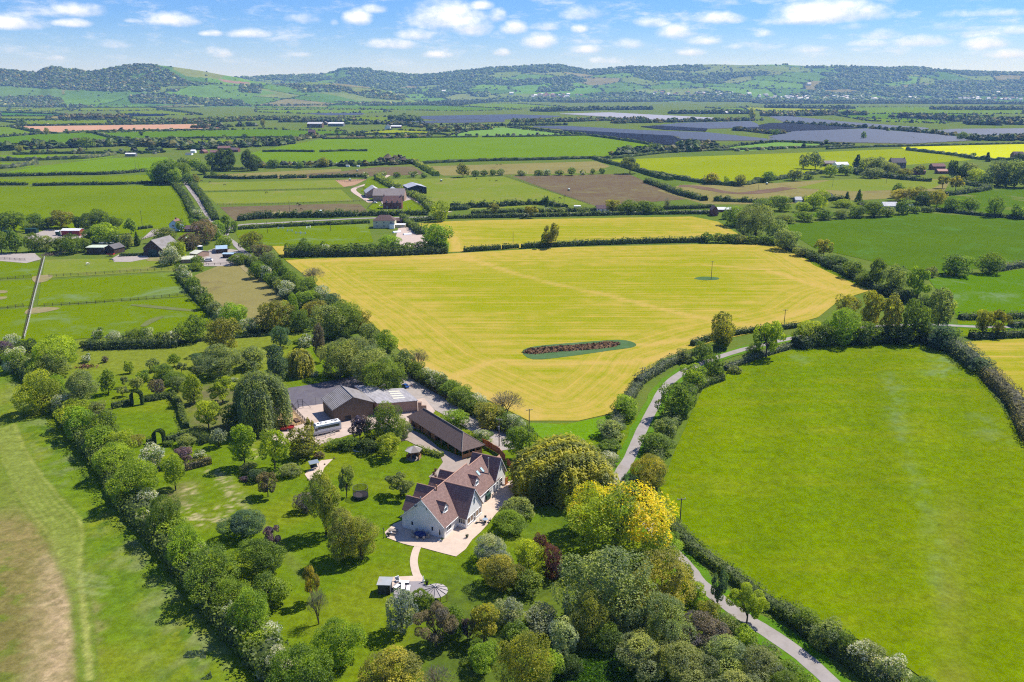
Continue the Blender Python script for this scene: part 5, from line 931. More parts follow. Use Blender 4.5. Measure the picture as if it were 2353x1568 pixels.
N_ = [('lolly',404,1048,1132,64,'bright','small round maple alone left of the dark yew hedge'), ('spread',560,1170,1240,104,'teal','low dark spreading tree alone in the middle of the lawn'),
 ('loose',628,1206,1264,50,'purple','small purple leaved tree beside the lower garden clump'), ('loose',718,1298,1388,46,'gold','thin golden leaved sapling behind the bare vase shaped tree'), ('bare',733,1342,1440,52,'grey','leafless vase shaped tree with its shadow on the lawn'),
 ('round',785,1410,1532,112,'bright','big dense round tree at the lower left of the lawn'), ('tall',750,1078,1238,98,'birch','tallest yellowish birch in the clump left of the white house'), ('tall',790,1160,1292,96,'birch','middle birch in the clump left of the white house'),
 ('bush',832,1175,1306,92,'birch','rightmost full birch in the clump left of the white house'), ('bush',702,1128,1186,52,'grey','small grey shrub tree left of the tallest birch'), ('loose',797,1066,1148,46,'sage','wispy grey green birch behind the trampoline'),
 ('loose',921,1085,1144,66,'sage','pale apple tree between the trampoline and the white house'), ('lolly',893,999,1055,64,'lime','bright lime tree left of the small gazebo'), ('bush',888,918,1032,92,'mid','big dark chestnut in front of the barn gable'),
 ('bush',926,962,1014,42,'sage','grey green shrub against the near end of the cart shed'), ('loose',828,955,1018,54,'purple','purplish shrub tree right of the motorhome'), ('shrub',772,1003,1038,52,'bright','light green shrub just below the motorhome'),
 ('shrub',802,1000,1042,56,'mid','dark shrub below the right end of the motorhome'), ('shrub',850,1000,1047,64,'dark','dark shrub at the foot of the big chestnut'), ('bush',700,976,1064,88,'olive','bronze green conifer between motorhome and swing seat'),
 ('loose',712,962,1010,22,'gold','slender pale spire in the bronze green conifer'), ('lolly',632,988,1082,68,'lime','gold tipped tree left of the bronze green conifer'), ('tall',563,973,1078,72,'bright','tall fresh green tree left of the gold tipped one'),
 ('shrub',570,1062,1092,46,'sage','grey green shrub under the tall fresh green tree'), ('shrub',592,1074,1114,42,'teal','blue green shrub in the round garden bed'), ('loose',616,1084,1146,56,'brown','twiggy brownish small tree in the round garden bed'), ('shrub',563,1093,1110,22,'purple','small purple shrub at the edge of the round garden bed'),
 ('shrub',666,1062,1104,50,'sage','drooping grey green shrub left of the swing seat'), ('shrub',690,1074,1092,18,'bright','tiny bright shrub beside the swing seat'), ('shrub',735,1035,1058,26,'brown','small brown shrub behind the swing seat'), ('lolly',503,985,1030,38,'silver','small silvery apple tree below the round lime tree'),
 ('lolly',480,918,992,70,'lime','round lime green maple beside the square lawn'), ('tall',447,862,932,58,'lime','upper lime green tree above the square lawn corner'), ('loose',513,868,930,66,'lime','many stemmed lime tree with brown earth beneath'), ('weeping',602,846,990,116,'sage','large weeping birch left of the raised beds'),
 ('round',548,922,988,74,'mid','mid green tree just left of the large weeping birch'), ('haw',351,1017,1088,76,'mid','large white blossoming tree beside the lower arch'), ('loose',425,1023,1068,50,'purple','purple lilac behind the dark yew hedge'), ('shrub',313,998,1030,50,'olive','bronze shrub left of the lower leafy arch'),
 ('shrub',430,1000,1034,56,'sage','grey shrub bed above the lilac'), ('haw',460,1030,1058,32,'mid','small pale flowering shrub beside the lilac'), ('shrub',385,1010,1030,26,'mid','shrub hiding the foot of the lower arch'),
 ('shrub',465,1003,1024,24,'dark','round clipped dark shrub right of the lower hedge'), ('round',515,727,815,76,'olive','big olive tree standing above the orchard meadow'), ('bush',505,788,878,104,'sage','broad grey green tree below the big olive tree'), ('bush',463,810,852,48,'teal','blue green shrub left of the broad grey green tree'),
 ('bush',580,793,858,80,'sage','grey green tree right of the broad orchard tree'), ('tall',640,795,888,72,'teal','tall blue green tree left of the small yellow willow'), ('round',645,750,800,50,'teal','blue green tree on the grass strip above the willow'), ('willow',691,797,870,60,'willow','small yellow willow beyond the tarmac court'),
 ('tall',736,746,835,44,'brown','reddish brown half bare tree beyond the tarmac court'), ('haw',703,766,802,36,'mid','white hawthorn left of the reddish brown tree'), ('haw',724,852,868,22,'mid','small white flowering bush at the edge of the tarmac court'), ('haw',537,866,880,20,'bright','small white flowering tree beside the many stemmed lime'),
 ('willow',1292,993,1165,212,'willow','huge weeping willow beyond the white house'), ('golden',1415,1098,1295,218,'lime','large laburnum covered in yellow flowers by the lane'), ('goldf',1345,1105,1230,120,'lime','bright tree flecked with yellow left of the laburnum'), ('bush',1522,1208,1292,92,'bright','bright green tree right of the laburnum beside the lane hedge'),
 ('lolly',1195,978,1064,76,'mid','mid green tree at the bend of the red fence'), ('bush',1045,938,988,66,'bright','round bright bush behind the cart shed'), ('hawf',1112,986,1024,52,'mid','white flecked bush by the pole behind the cart shed'), ('shrub',1086,988,1014,32,'lime','small lime shrub behind the cart shed'),
 ('bush',907,860,894,34,'lime','lime bush at the far end of the barn roof'), ('bush',1190,1138,1204,76,'sage','silvery shrub at the right corner of the patio'), ('bush',1168,1168,1238,92,'bright','bright lime bush below the patio corner'), ('bush',1130,1223,1314,92,'silver','silvery tree left of the copper beech'),
 ('bush',1215,1235,1335,80,'lime','bright tree between the silvery and copper trees'), ('bush',1243,1220,1288,46,'copper','upper copper leaved crown beside the lawn'), ('bush',1268,1246,1340,54,'copper','larger copper leaved tree beside the lawn'), ('bush',1155,1263,1374,106,'olive','olive tree in front of the silvery tree'),
 ('bush',1215,1308,1380,76,'mid','mid green tree below the olive tree'), ('loose',1648,1308,1402,48,'teal','thin tree standing in the lane verge'), ('loose',1715,1343,1444,90,'lime','open limbed tree overhanging the lane'), ('round',925,1353,1458,78,'silver','white flowering tree beside the big round sunshade'),
 ('bush',966,1346,1424,52,'mid','green tree left of the big round sunshade'), ('loose',1003,1385,1495,96,'brown','twiggy brown tree below the big round sunshade'), ('loose',1074,1412,1478,36,'purple','small magenta tree in the lower shrubbery'), ('round',450,725,788,66,'mid','round dark tree at the right end of the hawthorn hedge'),
 ('shrub',205,778,802,36,'dark','dark shrub at the left end of the hawthorn hedge'), ('haw',200,810,836,24,'mid','lone white bush at the left of the orchard meadow'), ('loose',1266,513,570,48,'olive','half leafed ash in the clipped hedge above the hay field'), ('bush',1254,528,566,22,'mid','ivy covered stump beside the hedge ash'),
 ('bare',722,610,655,56,'grey','leafless tree at the upper left of the hay field'), ('bare',964,796,855,50,'grey','thin leafless trees at the left edge of the hay field'), ('bare',1163,893,962,82,'grey','wide leafless tree by the lower left of the hay field'), ('round',1004,513,578,76,'bright','big round chestnut right of the cream house'),
 ('round',1014,463,510,46,'lime','bright lime tree by the side lane'), ('round',897,540,575,62,'bright','bright tree below the cream house'), ('bush',2197,581,640,76,'mid','left of two round dark trees by the dark cereal field'), ('bush',2273,578,634,54,'mid','right of two round dark trees by the dark cereal field'), ('bush',2139,610,640,28,'sage','small grey bush left of the two round dark trees'),
 ('loose',2255,710,774,44,'olive','left small half bare tree in the bright strip'), ('loose',2292,713,776,46,'olive','right small half bare tree in the bright strip'), ('bush',2255,818,864,62,'teal','blue green bush near the top of the right hedge'), ('tall',390,366,424,78,'mid','tall tree mass left of the straight lane'), ('round',362,376,422,40,'bright','left shoulder of the tree mass by the straight lane'),
 ('round',422,374,416,44,'mid','right shoulder of the tree mass by the straight lane'), ('round',1847,351,388,27,'sage','smaller of two round trees in the yellow green field'), ('round',1873,350,390,36,'sage','larger of two round trees in the yellow green field'), ('loose',1447,362,400,52,'sage','half bare tree above the brown paddock corner'),
 ('tall',1256,452,482,17,'dark','dark cypress by the side lane bungalow'), ('bare',1532,450,490,18,'grey','leafless tree near the red barn on the side lane'), ('bush',325,300,312,10,'dark','dark bush in front of the pink field')]
for t_ in N_: tree(t_[0], *t_[1:6], t_[6])
row('in the orchard meadow', 'the left', [('round',243,818,834,15,'brown'),('round',250,848,908,38,'mid'),('loose',283,886,913,24,'sage'),('round',298,828,860,22,'bright'),('loose',288,864,892,20,'sage'),('round',315,866,898,28,'sage'),('bush',330,847,882,36,'bright'),
 ('round',353,823,855,34,'sage'),('round',362,870,911,36,'brown'),('bush',377,831,878,52,'mid'),('bush',400,853,888,48,'mid'),('lolly',401,813,845,27,'bright'),('round',410,863,900,42,'sage'),('loose',418,833,860,24,'sage'),('bush',455,838,862,26,'sage')])
row('in hedge above the orchard', 'left', [('hawf',227,750,782,30,'mid'),('haw',266,758,797,42,'mid'),('bush',307,753,797,44,'mid'),('hawf',340,750,793,40,'mid'),('bush',373,758,797,36,'mid'),('hawf',400,752,797,38,'sage')])
row('in wood beyond the tarmac court', 'the top left', [('round',635,688,760,82,'olive'),('tall',675,676,742,38,'bright'),('bush',702,666,708,54,'bright'),('bush',693,708,765,54,'mid'),('round',725,688,742,74,'olive'),('round',752,700,778,76,'sage'),('round',785,688,772,90,'mid'),
 ('bush',775,742,783,50,'mid'),('bush',825,710,763,56,'olive'),('bush',850,738,790,54,'sage'),('round',783,773,864,100,'sage'),('round',827,768,855,94,'sage'),('round',860,788,884,104,'sage'),('round',890,758,806,52,'bright'),('round',892,818,908,98,'mid'),('bush',928,795,866,66,'sage'),('bush',655,735,765,40,'mid')], None, 1.06, .06)
row('between gravel track and hay field', 'the barn end', [('hawf',985,843,888,52,'mid'),('hawf',1015,853,903,54,'mid'),('bush',1037,870,918,54,'mid'),('bush',1060,883,935,58,'mid'),('bush',1074,908,958,50,'mid'),('hawf',1090,900,950,54,'mid'),('bush',1125,923,988,74,'olive'),('bush',1148,945,992,50,'mid'),('haw',1180,948,996,46,'mid'),('bush',1208,975,1008,40,'mid'),('bush',960,828,872,44,'mid')], None, 1.06, .06)
row('between lane and hay field', 'the top', [('bush',1434,903,968,70,'bright'),('bush',1404,963,1018,72,'sage'),('bush',1397,1005,1050,66,'mid'),('hawf',1392,1035,1085,64,'sage')])
row('along outer side of the lane', 'the upper bend', [('bush',1575,800,838,48,'sage'),('round',1612,785,834,56,'mid'),('round',1658,718,800,66,'olive'),('bush',1660,765,805,50,'mid'),('loose',1760,733,826,70,'lime'),('bush',1735,785,822,46,'mid')])
row('along inner side of the lane', 'the bend', [('bush',1636,810,880,52,'mid'),('round',1592,835,890,66,'lime'),('round',1572,878,954,66,'mid'),('round',1544,880,966,80,'mid'),('bush',1527,953,1014,64,'sage'),('bush',1505,990,1054,74,'mid'),('round',1495,1036,1134,94,'olive'),('bush',1450,1083,1155,58,'teal'),('bush',1690,838,862,34,'sage')])
row('in tree belt behind pasture', 'the left', [('bush',1858,733,795,66,'lime'),('bush',1890,740,798,54,'mid'),('round',1932,703,786,90,'bright'),('bush',1945,674,745,60,'olive'),('tall',1995,668,768,66,'olive'),('bush',1985,735,795,70,'mid'),('tall',2042,678,778,68,'olive'),('round',2095,688,785,64,'mid'),('bush',2050,745,793,66,'dark'),('tall',2152,663,765,80,'sage'),('bush',2165,742,808,74,'teal'),('bush',2120,735,790,50,'dark')], None, 1.06, .06)
row('in long hedgerow right of hay field', 'top', [('bush',1688,473,524,66,'mid'),('round',1735,463,548,108,'sage'),('bush',1787,503,562,56,'sage'),('bush',1805,525,580,66,'sage'),('loose',1892,548,594,44,'olive'),('bush',1870,578,602,34,'dark'),('bush',1918,586,620,62,'dark'),('bush',1962,596,644,58,'mid'),('bush',1985,625,660,46,'mid'),('tall',2012,594,660,56,'mid'),('round',2052,608,676,54,'sage'),('bush',2040,650,684,56,'dark'),('loose',2106,616,694,56,'bright'),('bush',2082,662,696,58,'dark'),('bush',2130,680,706,50,'mid'),('bush',1838,565,592,34,'sage')])
row('below the mown strip', 'the left', [('bush',1625,531,560,32,'mid'),('bush',1650,533,560,32,'mid'),('bush',1677,534,561,34,'mid'),('bush',1703,536,562,34,'sage'),('bush',1728,538,563,34,'mid'),('bush',1752,538,564,34,'mid'),('bush',1775,536,566,36,'mid')])
row('behind the cereal field', 'the left', [('bush',1803,491,516,44,'sage'),('bush',1848,485,512,48,'mid'),('bush',1893,479,508,48,'mid'),('bush',1933,478,505,40,'sage'),('bush',1968,470,503,48,'mid'),('bush',2008,460,502,58,'mid'),('bush',2040,472,500,38,'sage'),('bush',2075,455,495,38,'mid'),('bush',2102,472,492,30,'mid'),('bush',2130,474,490,28,'mid')])
row('around the right hand farm', 'the left', [('round',1635,396,424,34,'olive'),('bush',1669,404,424,18,'lime'),('round',1700,401,428,32,'olive'),('round',1765,393,420,29,'mid'),('round',1825,387,416,36,'sage'),('bush',1857,400,414,26,'mid'),('round',1907,378,407,34,'lime'),('round',1942,378,404,34,'mid'),('cone',1968,355,394,32,'dark'),('round',1995,362,402,46,'sage'),('bush',2003,384,412,56,'sage'),('round',2022,362,404,52,'sage'),('bush',2048,374,408,48,'sage'),('bush',2078,385,408,44,'olive'),('loose',2112,380,406,28,'olive')])
row('in hamlet trees at right edge', 'the left', [('tall',2186,368,414,30,'dark'),('bush',2206,372,416,32,'dark'),('bush',2225,373,416,50,'sage'),('round',2242,388,420,44,'lime'),('bush',2262,400,430,34,'mid'),('round',2290,368,428,62,'sage'),('round',2330,368,432,58,'sage'),('loose',2195,402,440,36,'olive'),('loose',2165,404,434,30,'olive'),('bush',2310,400,432,50,'mid'),('round',2353,372,432,56,'sage'),('cone',2268,350,372,16,'dark'),('bush',2345,350,372,26,'dark'),('bush',2235,350,362,14,'mid')])
row('around the pale roofed cottage', 'the left', [('bush',1750,455,490,48,'mid'),('bush',1790,448,488,56,'mid'),('bush',1845,462,490,44,'lime'),('round',1868,443,484,42,'lime'),('round',1885,435,480,44,'lime'),('cone',1945,441,464,15,'dark'),('bush',1938,458,480,44,'lime'),('cone',1973,435,464,20,'mid'),('bush',1990,462,484,46,'mid'),('round',2063,422,456,30,'mid'),('round',2068,434,464,56,'gold'),('round',2105,428,467,46,'olive'),('bush',2125,438,474,50,'dark'),('round',2152,436,478,50,'olive'),('bush',2187,452,490,46,'mid'),('bush',2226,453,490,44,'mid'),('round',2283,452,500,40,'mid'),('bush',2338,468,505,38,'mid')])
row('behind the red shed', 'the left', [('bush',4,503,538,32,'lime'),('round',33,486,534,66,'mid'),('bush',80,508,528,34,'sage'),('round',82,490,524,42,'mid'),('bush',112,498,528,40,'dark'),('round',143,482,526,62,'olive'),('bush',180,494,528,34,'dark'),('round',205,490,534,52,'dark'),('round',230,480,524,50,'mid'),('round',262,498,528,40,'mid'),('round',240,512,562,70,'bright'),('bush',215,524,562,56,'mid'),('tall',302,503,538,34,'mid'),('bush',293,533,574,34,'sage'),('cone',316,532,566,20,'dark'),('bush',265,530,568,44,'mid')])
row('in front of the red shed', 'the left', [('round',4,530,582,44,'mid'),('round',38,523,582,38,'mid'),('bush',80,533,582,40,'mid'),('bush',108,540,580,42,'sage'),('bush',140,543,582,44,'mid'),('round',168,538,584,48,'mid'),('bush',195,546,582,40,'mid')])
row('around the left farmyard', 'the left', [('bush',380,518,562,64,'sage'),('round',407,553,602,54,'lime'),('haw',393,565,614,48,'mid'),('bush',416,502,534,28,'mid'),('bush',437,533,578,50,'brown'),('bush',446,500,522,22,'mid'),('haw',455,476,502,28,'mid'),('bush',468,494,512,28,'sage'),('round',470,505,563,66,'brown'),('round',498,506,552,44,'bright'),('bush',520,490,545,28,'mid'),('bush',517,540,578,44,'bright'),('round',580,531,580,56,'olive'),('bush',540,505,535,22,'mid'),('bush',455,585,612,32,'mid'),('bush',452,603,625,40,'bright'),('bush',550,580,612,50,'mid'),('bush',605,560,602,50,'brown')])
row('in hedgerow left of olive paddock', 'top', [('hawf',417,603,634,32,'mid'),('haw',430,618,650,32,'mid'),('bush',445,633,672,34,'mid'),('hawf',460,650,692,36,'mid'),('bush',478,668,714,36,'mid'),('bush',494,688,728,36,'sage'),('haw',512,703,748,40,'mid'),('bush',532,693,758,50,'bright'),('bush',552,698,748,50,'bright'),('haw',573,726,772,46,'mid'),('bush',610,735,764,44,'mid'),('bush',585,748,772,36,'dark')])
row('in hedgerow right of olive paddock', 'top', [('bush',591,598,644,44,'mid'),('haw',613,605,648,32,'mid'),('bush',625,620,664,34,'mid'),('bush',640,634,678,32,'sage'),('haw',660,643,690,44,'mid')])
row('in outer hedgerow by hay field', 'top', [('bush',621,576,624,44,'sage'),('bush',641,588,644,44,'mid'),('bush',672,620,668,46,'mid'),('bush',708,633,684,50,'mid'),('bush',690,650,690,40,'mid'),('haw',741,653,698,48,'mid'),('bush',722,668,705,44,'mid'),('bush',655,606,650,34,'mid'),('bush',765,672,706,44,'teal')])
row('in dark hedgerow below cream house', 'the left', [('bush',668,557,590,36,'mid'),('haw',683,560,590,28,'mid'),('round',703,548,590,40,'mid'),('bush',722,556,590,34,'mid'),('hawf',745,554,590,38,'mid'),('bush',772,558,590,38,'mid'),('bush',800,556,590,38,'mid'),('bush',828,557,589,38,'dark'),('bush',856,556,588,38,'mid'),('bush',884,556,587,38,'mid'),('bush',912,555,586,38,'dark'),('bush',940,554,585,38,'mid'),('bush',968,553,584,40,'dark'),('bush',996,552,583,40,'mid'),('bush',1018,555,582,30,'mid')])
row('in dark conifer stand', 'the left', [('bush',492,350,392,40,'dark'),('tall',512,343,393,42,'dark'),('tall',530,343,393,36,'dark'),('bush',522,356,395,50,'dark'),('tall',570,345,393,40,'dark'),('bush',584,354,394,40,'dark')])
row('at the far end of the lane', 'the left', [('bush',372,384,425,44,'mid'),('bush',405,386,427,44,'bright'),('bush',432,396,426,26,'mid'),('bush',448,398,424,26,'olive'),('bush',470,372,402,34,'mid'),('bush',452,362,392,34,'bright'),('bush',425,360,392,36,'mid'),('bush',492,392,408,20,'mid')])
row('along side lane gardens', 'the left', [('loose',1134,468,498,30,'olive'),('loose',1220,469,502,30,'olive'),('hawf',1262,473,494,30,'mid'),('bush',1290,475,494,36,'sage'),('bush',1340,474,492,30,'sage'),('loose',1407,458,492,42,'olive'),('bush',1444,458,494,44,'mid'),('bush',1480,460,494,50,'mid'),('bush',1510,468,492,34,'mid'),('bush',1668,484,506,26,'mid')])
row('in shrub line above the paddocks', 'the left', [('hawf',840,396,412,16,'mid'),('hawf',880,392,408,20,'mid'),('bush',912,394,410,20,'mid'),('hawf',950,392,408,22,'mid'),('bush',975,396,410,20,'mid'),('round',1064,375,408,32,'olive'),('bush',1092,390,407,20,'mid'),('bush',1112,389,406,20,'mid'),('bush',1132,388,405,20,'mid'),('hawf',1151,387,404,20,'mid'),('hawf',1200,390,405,28,'sage'),('bush',1237,389,405,22,'mid'),('haw',1257,388,404,24,'mid'),('bush',1285,390,404,24,'mid'),('round',1314,385,404,22,'mid'),('hawf',1339,390,403,14,'mid'),('bush',1362,388,401,13,'mid'),('bush',1384,385,400,15,'mid')])
row('in lower right shrubbery', 'the laburnum', [('round',1380,1253,1430,190,'sage'),('bush',1480,1253,1310,64,'mid'),('round',1515,1268,1405,154,'olive'),('bush',1348,1353,1494,90,'olive'),('bush',1170,1363,1444,70,'silver'),('bush',1240,1383,1455,80,'silver'),('bush',1295,1413,1520,76,'silver'),('tall',1112,1383,1476,80,'olive'),('bush',1045,1385,1474,56,'mid'),
 ('bush',1115,1463,1550,90,'bright'),('round',1200,1448,1592,114,'olive'),('bush',1257,1488,1572,70,'bright'),('bush',905,1473,1620,146,'olive'),('bare',1010,1525,1600,80,'grey'),('bush',1395,1418,1505,84,'mid'),('bush',1445,1375,1475,116,'sage'),('round',1535,1368,1484,126,'sage'),('bush',1605,1398,1504,124,'brown'),('bush',1470,1450,1562,124,'sage'),('bush',1565,1468,1592,134,'sage'),
 ('bush',1660,1448,1562,124,'sage'),('bush',1740,1480,1592,114,'sage'),('bush',1685,1530,1650,134,'sage'),('bush',1795,1528,1624,88,'mid'),('bush',1430,1300,1400,90,'mid'),('bush',1180,1420,1500,70,'mid'),('bush',1310,1500,1560,50,'dark')], None, 1.08, .10)
row('along left verge of lower lane', 'top', [('bush',1592,1330,1400,58,'bright'),('bush',1628,1370,1440,62,'olive'),('bush',1666,1404,1475,64,'sage'),('bush',1710,1438,1510,68,'bright'),('bush',1758,1474,1545,70,'sage'),('bush',1804,1510,1580,70,'mid'),('bush',1572,1292,1350,46,'mid'),('bush',1848,1545,1615,66,'bright')])
row('between lane and pasture', 'the top', [('bush',1850,1393,1464,64,'mid'),('bush',1900,1416,1510,86,'sage'),('bush',1945,1445,1525,60,'mid'),('hawf',1985,1463,1555,84,'sage'),('hawf',2045,1498,1594,84,'sage'),('bush',2125,1545,1640,92,'mid')])
row('on the far plain', 'the left', [('round',52,270,290,14,'mid'),('bush',108,294,310,12,'olive'),('bush',45,330,352,22,'olive'),('round',200,315,345,36,'mid'),('bush',157,301,308,8,'brown'),('bush',203,300,307,12,'dark'),('bush',395,311,320,18,'mid'),('bush',468,310,319,7,'mid'),('bush',516,308,318,9,'mid'),('round',563,308,319,13,'dark'),('round',606,272,295,12,'olive'),('round',775,297,305,14,'mid'),('bush',902,311,319,10,'dark'),('bush',925,304,318,12,'mid'),('bush',950,310,318,26,'mid'),('round',1728,250,276,14,'olive'),('bush',1780,296,312,18,'mid'),('round',1984,303,320,13,'mid'),('round',2210,303,322,22,'mid'),('round',1498,330,350,22,'mid'),('round',1460,337,352,12,'dark'),('round',2040,297,303,8,'dark'),('round',630,365,388,24,'mid'),('bush',690,369,388,18,'mid'),('round',745,362,385,26,'olive')])
# ---- clipped leafy arches
for (x, y, wpx, hpx, lab) in ((316, 931, 34, 38, 'clipped leafy arch in the upper garden hedge'), (367, 1021, 32, 40, 'clipped leafy arch in the lower garden hedge')):
    p = gp(x, y); q = pxm(x, y); W_ = wpx/q; Hh_ = hpx/q*.98; root = empty('hedge_arch', p, .15, lab, 'hedge arch'); P = []; N = []
    n = 4200; th = RNG.random(n); ang = RNG.random(n)*6.283; rr = .55*(.8+.3*RNG.random(n)); path = th*(2*(Hh_*.62)+math.pi*W_*.33)
    for k in range(n):
        s = path[k]; L1 = Hh_*.62; Rr_ = W_*.33
        if s < L1: c = (-Rr_, s)
        elif s < L1+math.pi*Rr_: a = math.pi-(s-L1)/Rr_; c = (math.cos(a)*Rr_, L1+math.sin(a)*Rr_)
        else: c = (Rr_, L1-(s-L1-math.pi*Rr_))
        e = 1+.5*max(0, c[1]/Hh_-.6); P.append((c[0]+math.cos(ang[k])*rr[k]*.8*e, math.sin(ang[k])*rr[k]*1.1*e, max(.05, c[1]+math.cos(ang[k])*rr[k]*.5))); N.append((math.cos(ang[k]), math.sin(ang[k]), .3))
    V, F = leaf_quads(np.array(P), np.array(N), .30, 1, .6); o = meshobj('foliage', V, F, M_LEAF, root, None, False, [('tint', 'FACE', RNG.random(len(F)))]); o.color = (.07, .125, .014, 1)
# long grass clearing at the bottom edge
P = np.stack([RNG.random(16000), RNG.random(16000)], 1); A = W2([(1270,1545),(1330,1512),(1420,1502),(1490,1525),(1550,1600),(1240,1620)]); xs = [a[0] for a in A]; ys = [a[1] for a in A]
P[:, 0] = min(xs)+P[:, 0]*(max(xs)-min(xs)); P[:, 1] = min(ys)+P[:, 1]*(max(ys)-min(ys)); P = P[inpoly(P[:, 0], P[:, 1], A)]; hgt = .25+.25*RNG.random(len(P)); P3 = np.stack([P[:, 0], P[:, 1], .12+hgt*.5], 1)
V, F = leaf_quads(P3, np.stack([RNG.normal(size=len(P)), RNG.normal(size=len(P)), np.full(len(P), .6)], 1), .42, 1.2, .4); V[:, 2] = np.maximum(V[:, 2], .11)
o = meshobj('long_grass', V, F, M_LEAF, None, None, False, [('tint', 'FACE', RNG.random(len(F)))]); o.color = (.085, .19, .008, 1); tag(o, 'lush long grass in the clearing at the bottom edge', kind='stuff')
# rough tussocks along the ditch of the left boundary
def tufts(label, poly, n, size, colr, seed, name='rough_grass'):
    R = np.random.default_rng(seed); A = W2(poly); a = np.array(A); lo, hi = a.min(0), a.max(0); P = lo+R.random((n*3, 2))*(hi-lo); P = P[inpoly(P[:, 0], P[:, 1], A)]; d = fbm(P[:, 0]*.25, P[:, 1]*.25, 3, seed); P = P[d > .50][:n]
    P3 = np.stack([P[:, 0], P[:, 1], np.full(len(P), .13)+R.random(len(P))*size*.5], 1); V, F = leaf_quads(P3, np.tile([0, 0, 1.], (len(P), 1)), size, 1.2, .9); V[:, 2] = np.maximum(V[:, 2], .125)
    o = meshobj(name, V, F, M_LEAF, None, None, False, [('tint', 'FACE', R.random(len(F)))]); o.color = colr+(1,); return tag(o, label, kind='stuff')
tufts('dark weed clumps at the bottom left', [(405,1500),(470,1495),(490,1568),(420,1568)], 1500, .22, (.075, .13, .06), 9, 'weeds')
tufts('rough tussocky grass beside the shaded ditch', [(60,930),(150,1020),(215,1100),(320,1230),(430,1370),(560,1510),(600,1590),(560,1590),(420,1450),(300,1300),(200,1180),(110,1040)], 9000, .20, (.17, .24, .04), 5)
# ---------------------------------------------------------------- buildings
M_REND = plain('white_render', (.80, .79, .77), .85, .2, .035, .6, (.62, .60, .55)); M_FRAME = plain('white_frame', (.82, .82, .80), .5, .4, .02)
M_GLASS = plain('window_glass', (.030, .038, .050), .08, .8, .1, .3); M_GLASSB = plain('painted_sky_glass', (.08, .13, .18), .06, .9, .1, .3)  # the second glass has the sky's reflection put into its base colour
M_TILE = tiles('red_brown_tiles', (.29, .185, .160), (.215, .135, .118), .28, 0, (.36, .29, .24), .45); M_RIDGE = plain('ridge_clay', (.45, .27, .20), .85, .1, .12, 2)
M_TILE2 = tiles('aged_plain_tiles', (.19, .135, .115), (.14, .10, .088), .28, 0, (.21, .17, .14), .35); M_LEAD = plain('lead_grey', (.16, .16, .17), .6, .3, .08)
M_STEEL = plain('flue_steel', (.45, .45, .46), .35, .5, .05, 1, None, .7); M_OAK = plain('oak_posts', (.36, .19, .09), .8, .15, .12, 2); M_DWOOD = plain('dark_timber', (.075, .052, .038), .9, .1, .18, 1.5)
M_REDF = plain('red_fence_stain', (.36, .105, .045), .85, .1, .12, 2); M_GREYW = plain('silvered_timber', (.24, .21, .185), .9, .1, .14, 2); M_BLACK = plain('black_plastic', (.02, .02, .022), .6, .3, .05)
M_FIBRE = sheet('fibre_cement', (.27, .25, .245), .35, (.17, .15, .11), .6); M_FIBL = sheet('pale_sheet_roof', (.52, .52, .53), .35, (.36, .34, .30), .5); M_FIBD = sheet('dark_sheet_roof', (.13, .125, .13), .35, (.19, .16, .12), .4)
M_WROOF = sheet('white_sheet_roof', (.78, .79, .80), .35, (.6, .58, .52), .3); M_BARNW = plain('barn_boarding', (.155, .112, .078), .9, .1, .16, .9, (.10, .075, .055)); M_BLOCK = plain('tan_blockwork', (.37, .25, .185), .9, .1, .1, .8, (.28, .20, .15))
M_BRICK = plain('red_brick', (.19, .085, .068), .9, .1, .14, 1.2, (.15, .06, .05)); M_NAVY = plain('navy_boarding', (.022, .028, .034), .7, .2, .15, .6); M_CREAM = plain('cream_render', (.58, .53, .38), .85, .1, .05, .5)
M_REDT = tiles('bright_red_tiles', (.27, .155, .135), (.21, .115, .10), .28, 0, (.3, .2, .16), .25); M_GREEN = plain('dark_green_paint', (.012, .05, .035), .5, .3, .1); M_BLUE = plain('blue_cloth', (.012, .035, .16), .6, .3, .1)
M_WHITE_P = plain('white_paint', (.82, .83, .84), .35, .5, .02); M_PALEB = plain('pale_blue_render', (.55, .70, .85), .8, .2, .04, .6); M_STONE = plain('dark_stone', (.13, .10, .085), .9, .1, .2, .6, (.24, .22, .2)); M_CHAR = plain('charcoal_frame', (.05, .055, .06), .6, .3, .05)
def window(parent, c, n, w, h, cols=1, name='window', rows=1, frame=M_FRAME, glass=None, th=.07):
    """a framed window with recessed panes on a wall whose outward normal is n ('+x','-x','+y','-y')"""
    cx, cy, cz = c; ax = 'y' if n[1] == 'x' else 'x'; sg = 1 if n[0] == '+' else -1; b = MB(); g = MB(); t = .07
    def bx(mb, u0, u1, z0, z1, d0, d1):
        if ax == 'y': a, e = cx+sg*d0, cx+sg*d1; mb.box(min(a, e), cy+u0, cz+z0, max(a, e), cy+u1, cz+z1)
        else: a, e = cy+sg*d0, cy+sg*d1; mb.box(cx+u0, min(a, e), cz+z0, cx+u1, max(a, e), cz+z1)
    bx(b, -w/2, w/2, -h/2, -h/2+t, .0, th); bx(b, -w/2, w/2, h/2-t, h/2, .0, th)
    for k in range(cols+1): u = -w/2+(w-t)*k/cols; bx(b, u, u+t, -h/2+t, h/2-t, .0, th)
    for k in range(1, rows): z = -h/2+h*k/rows; bx(b, -w/2+t, w/2-t, z-t/2, z+t/2, .003, th-.01)
    bx(b, -w/2-.06, w/2+.06, -h/2-.07, -h/2-.003, 0, th+.08)
    o = b.build(name, frame, parent); bx(g, -w/2+.03, w/2-.03, -h/2+.03, h/2-.03, .004, .028); g.build('pane', glass or M_GLASS, o); return o
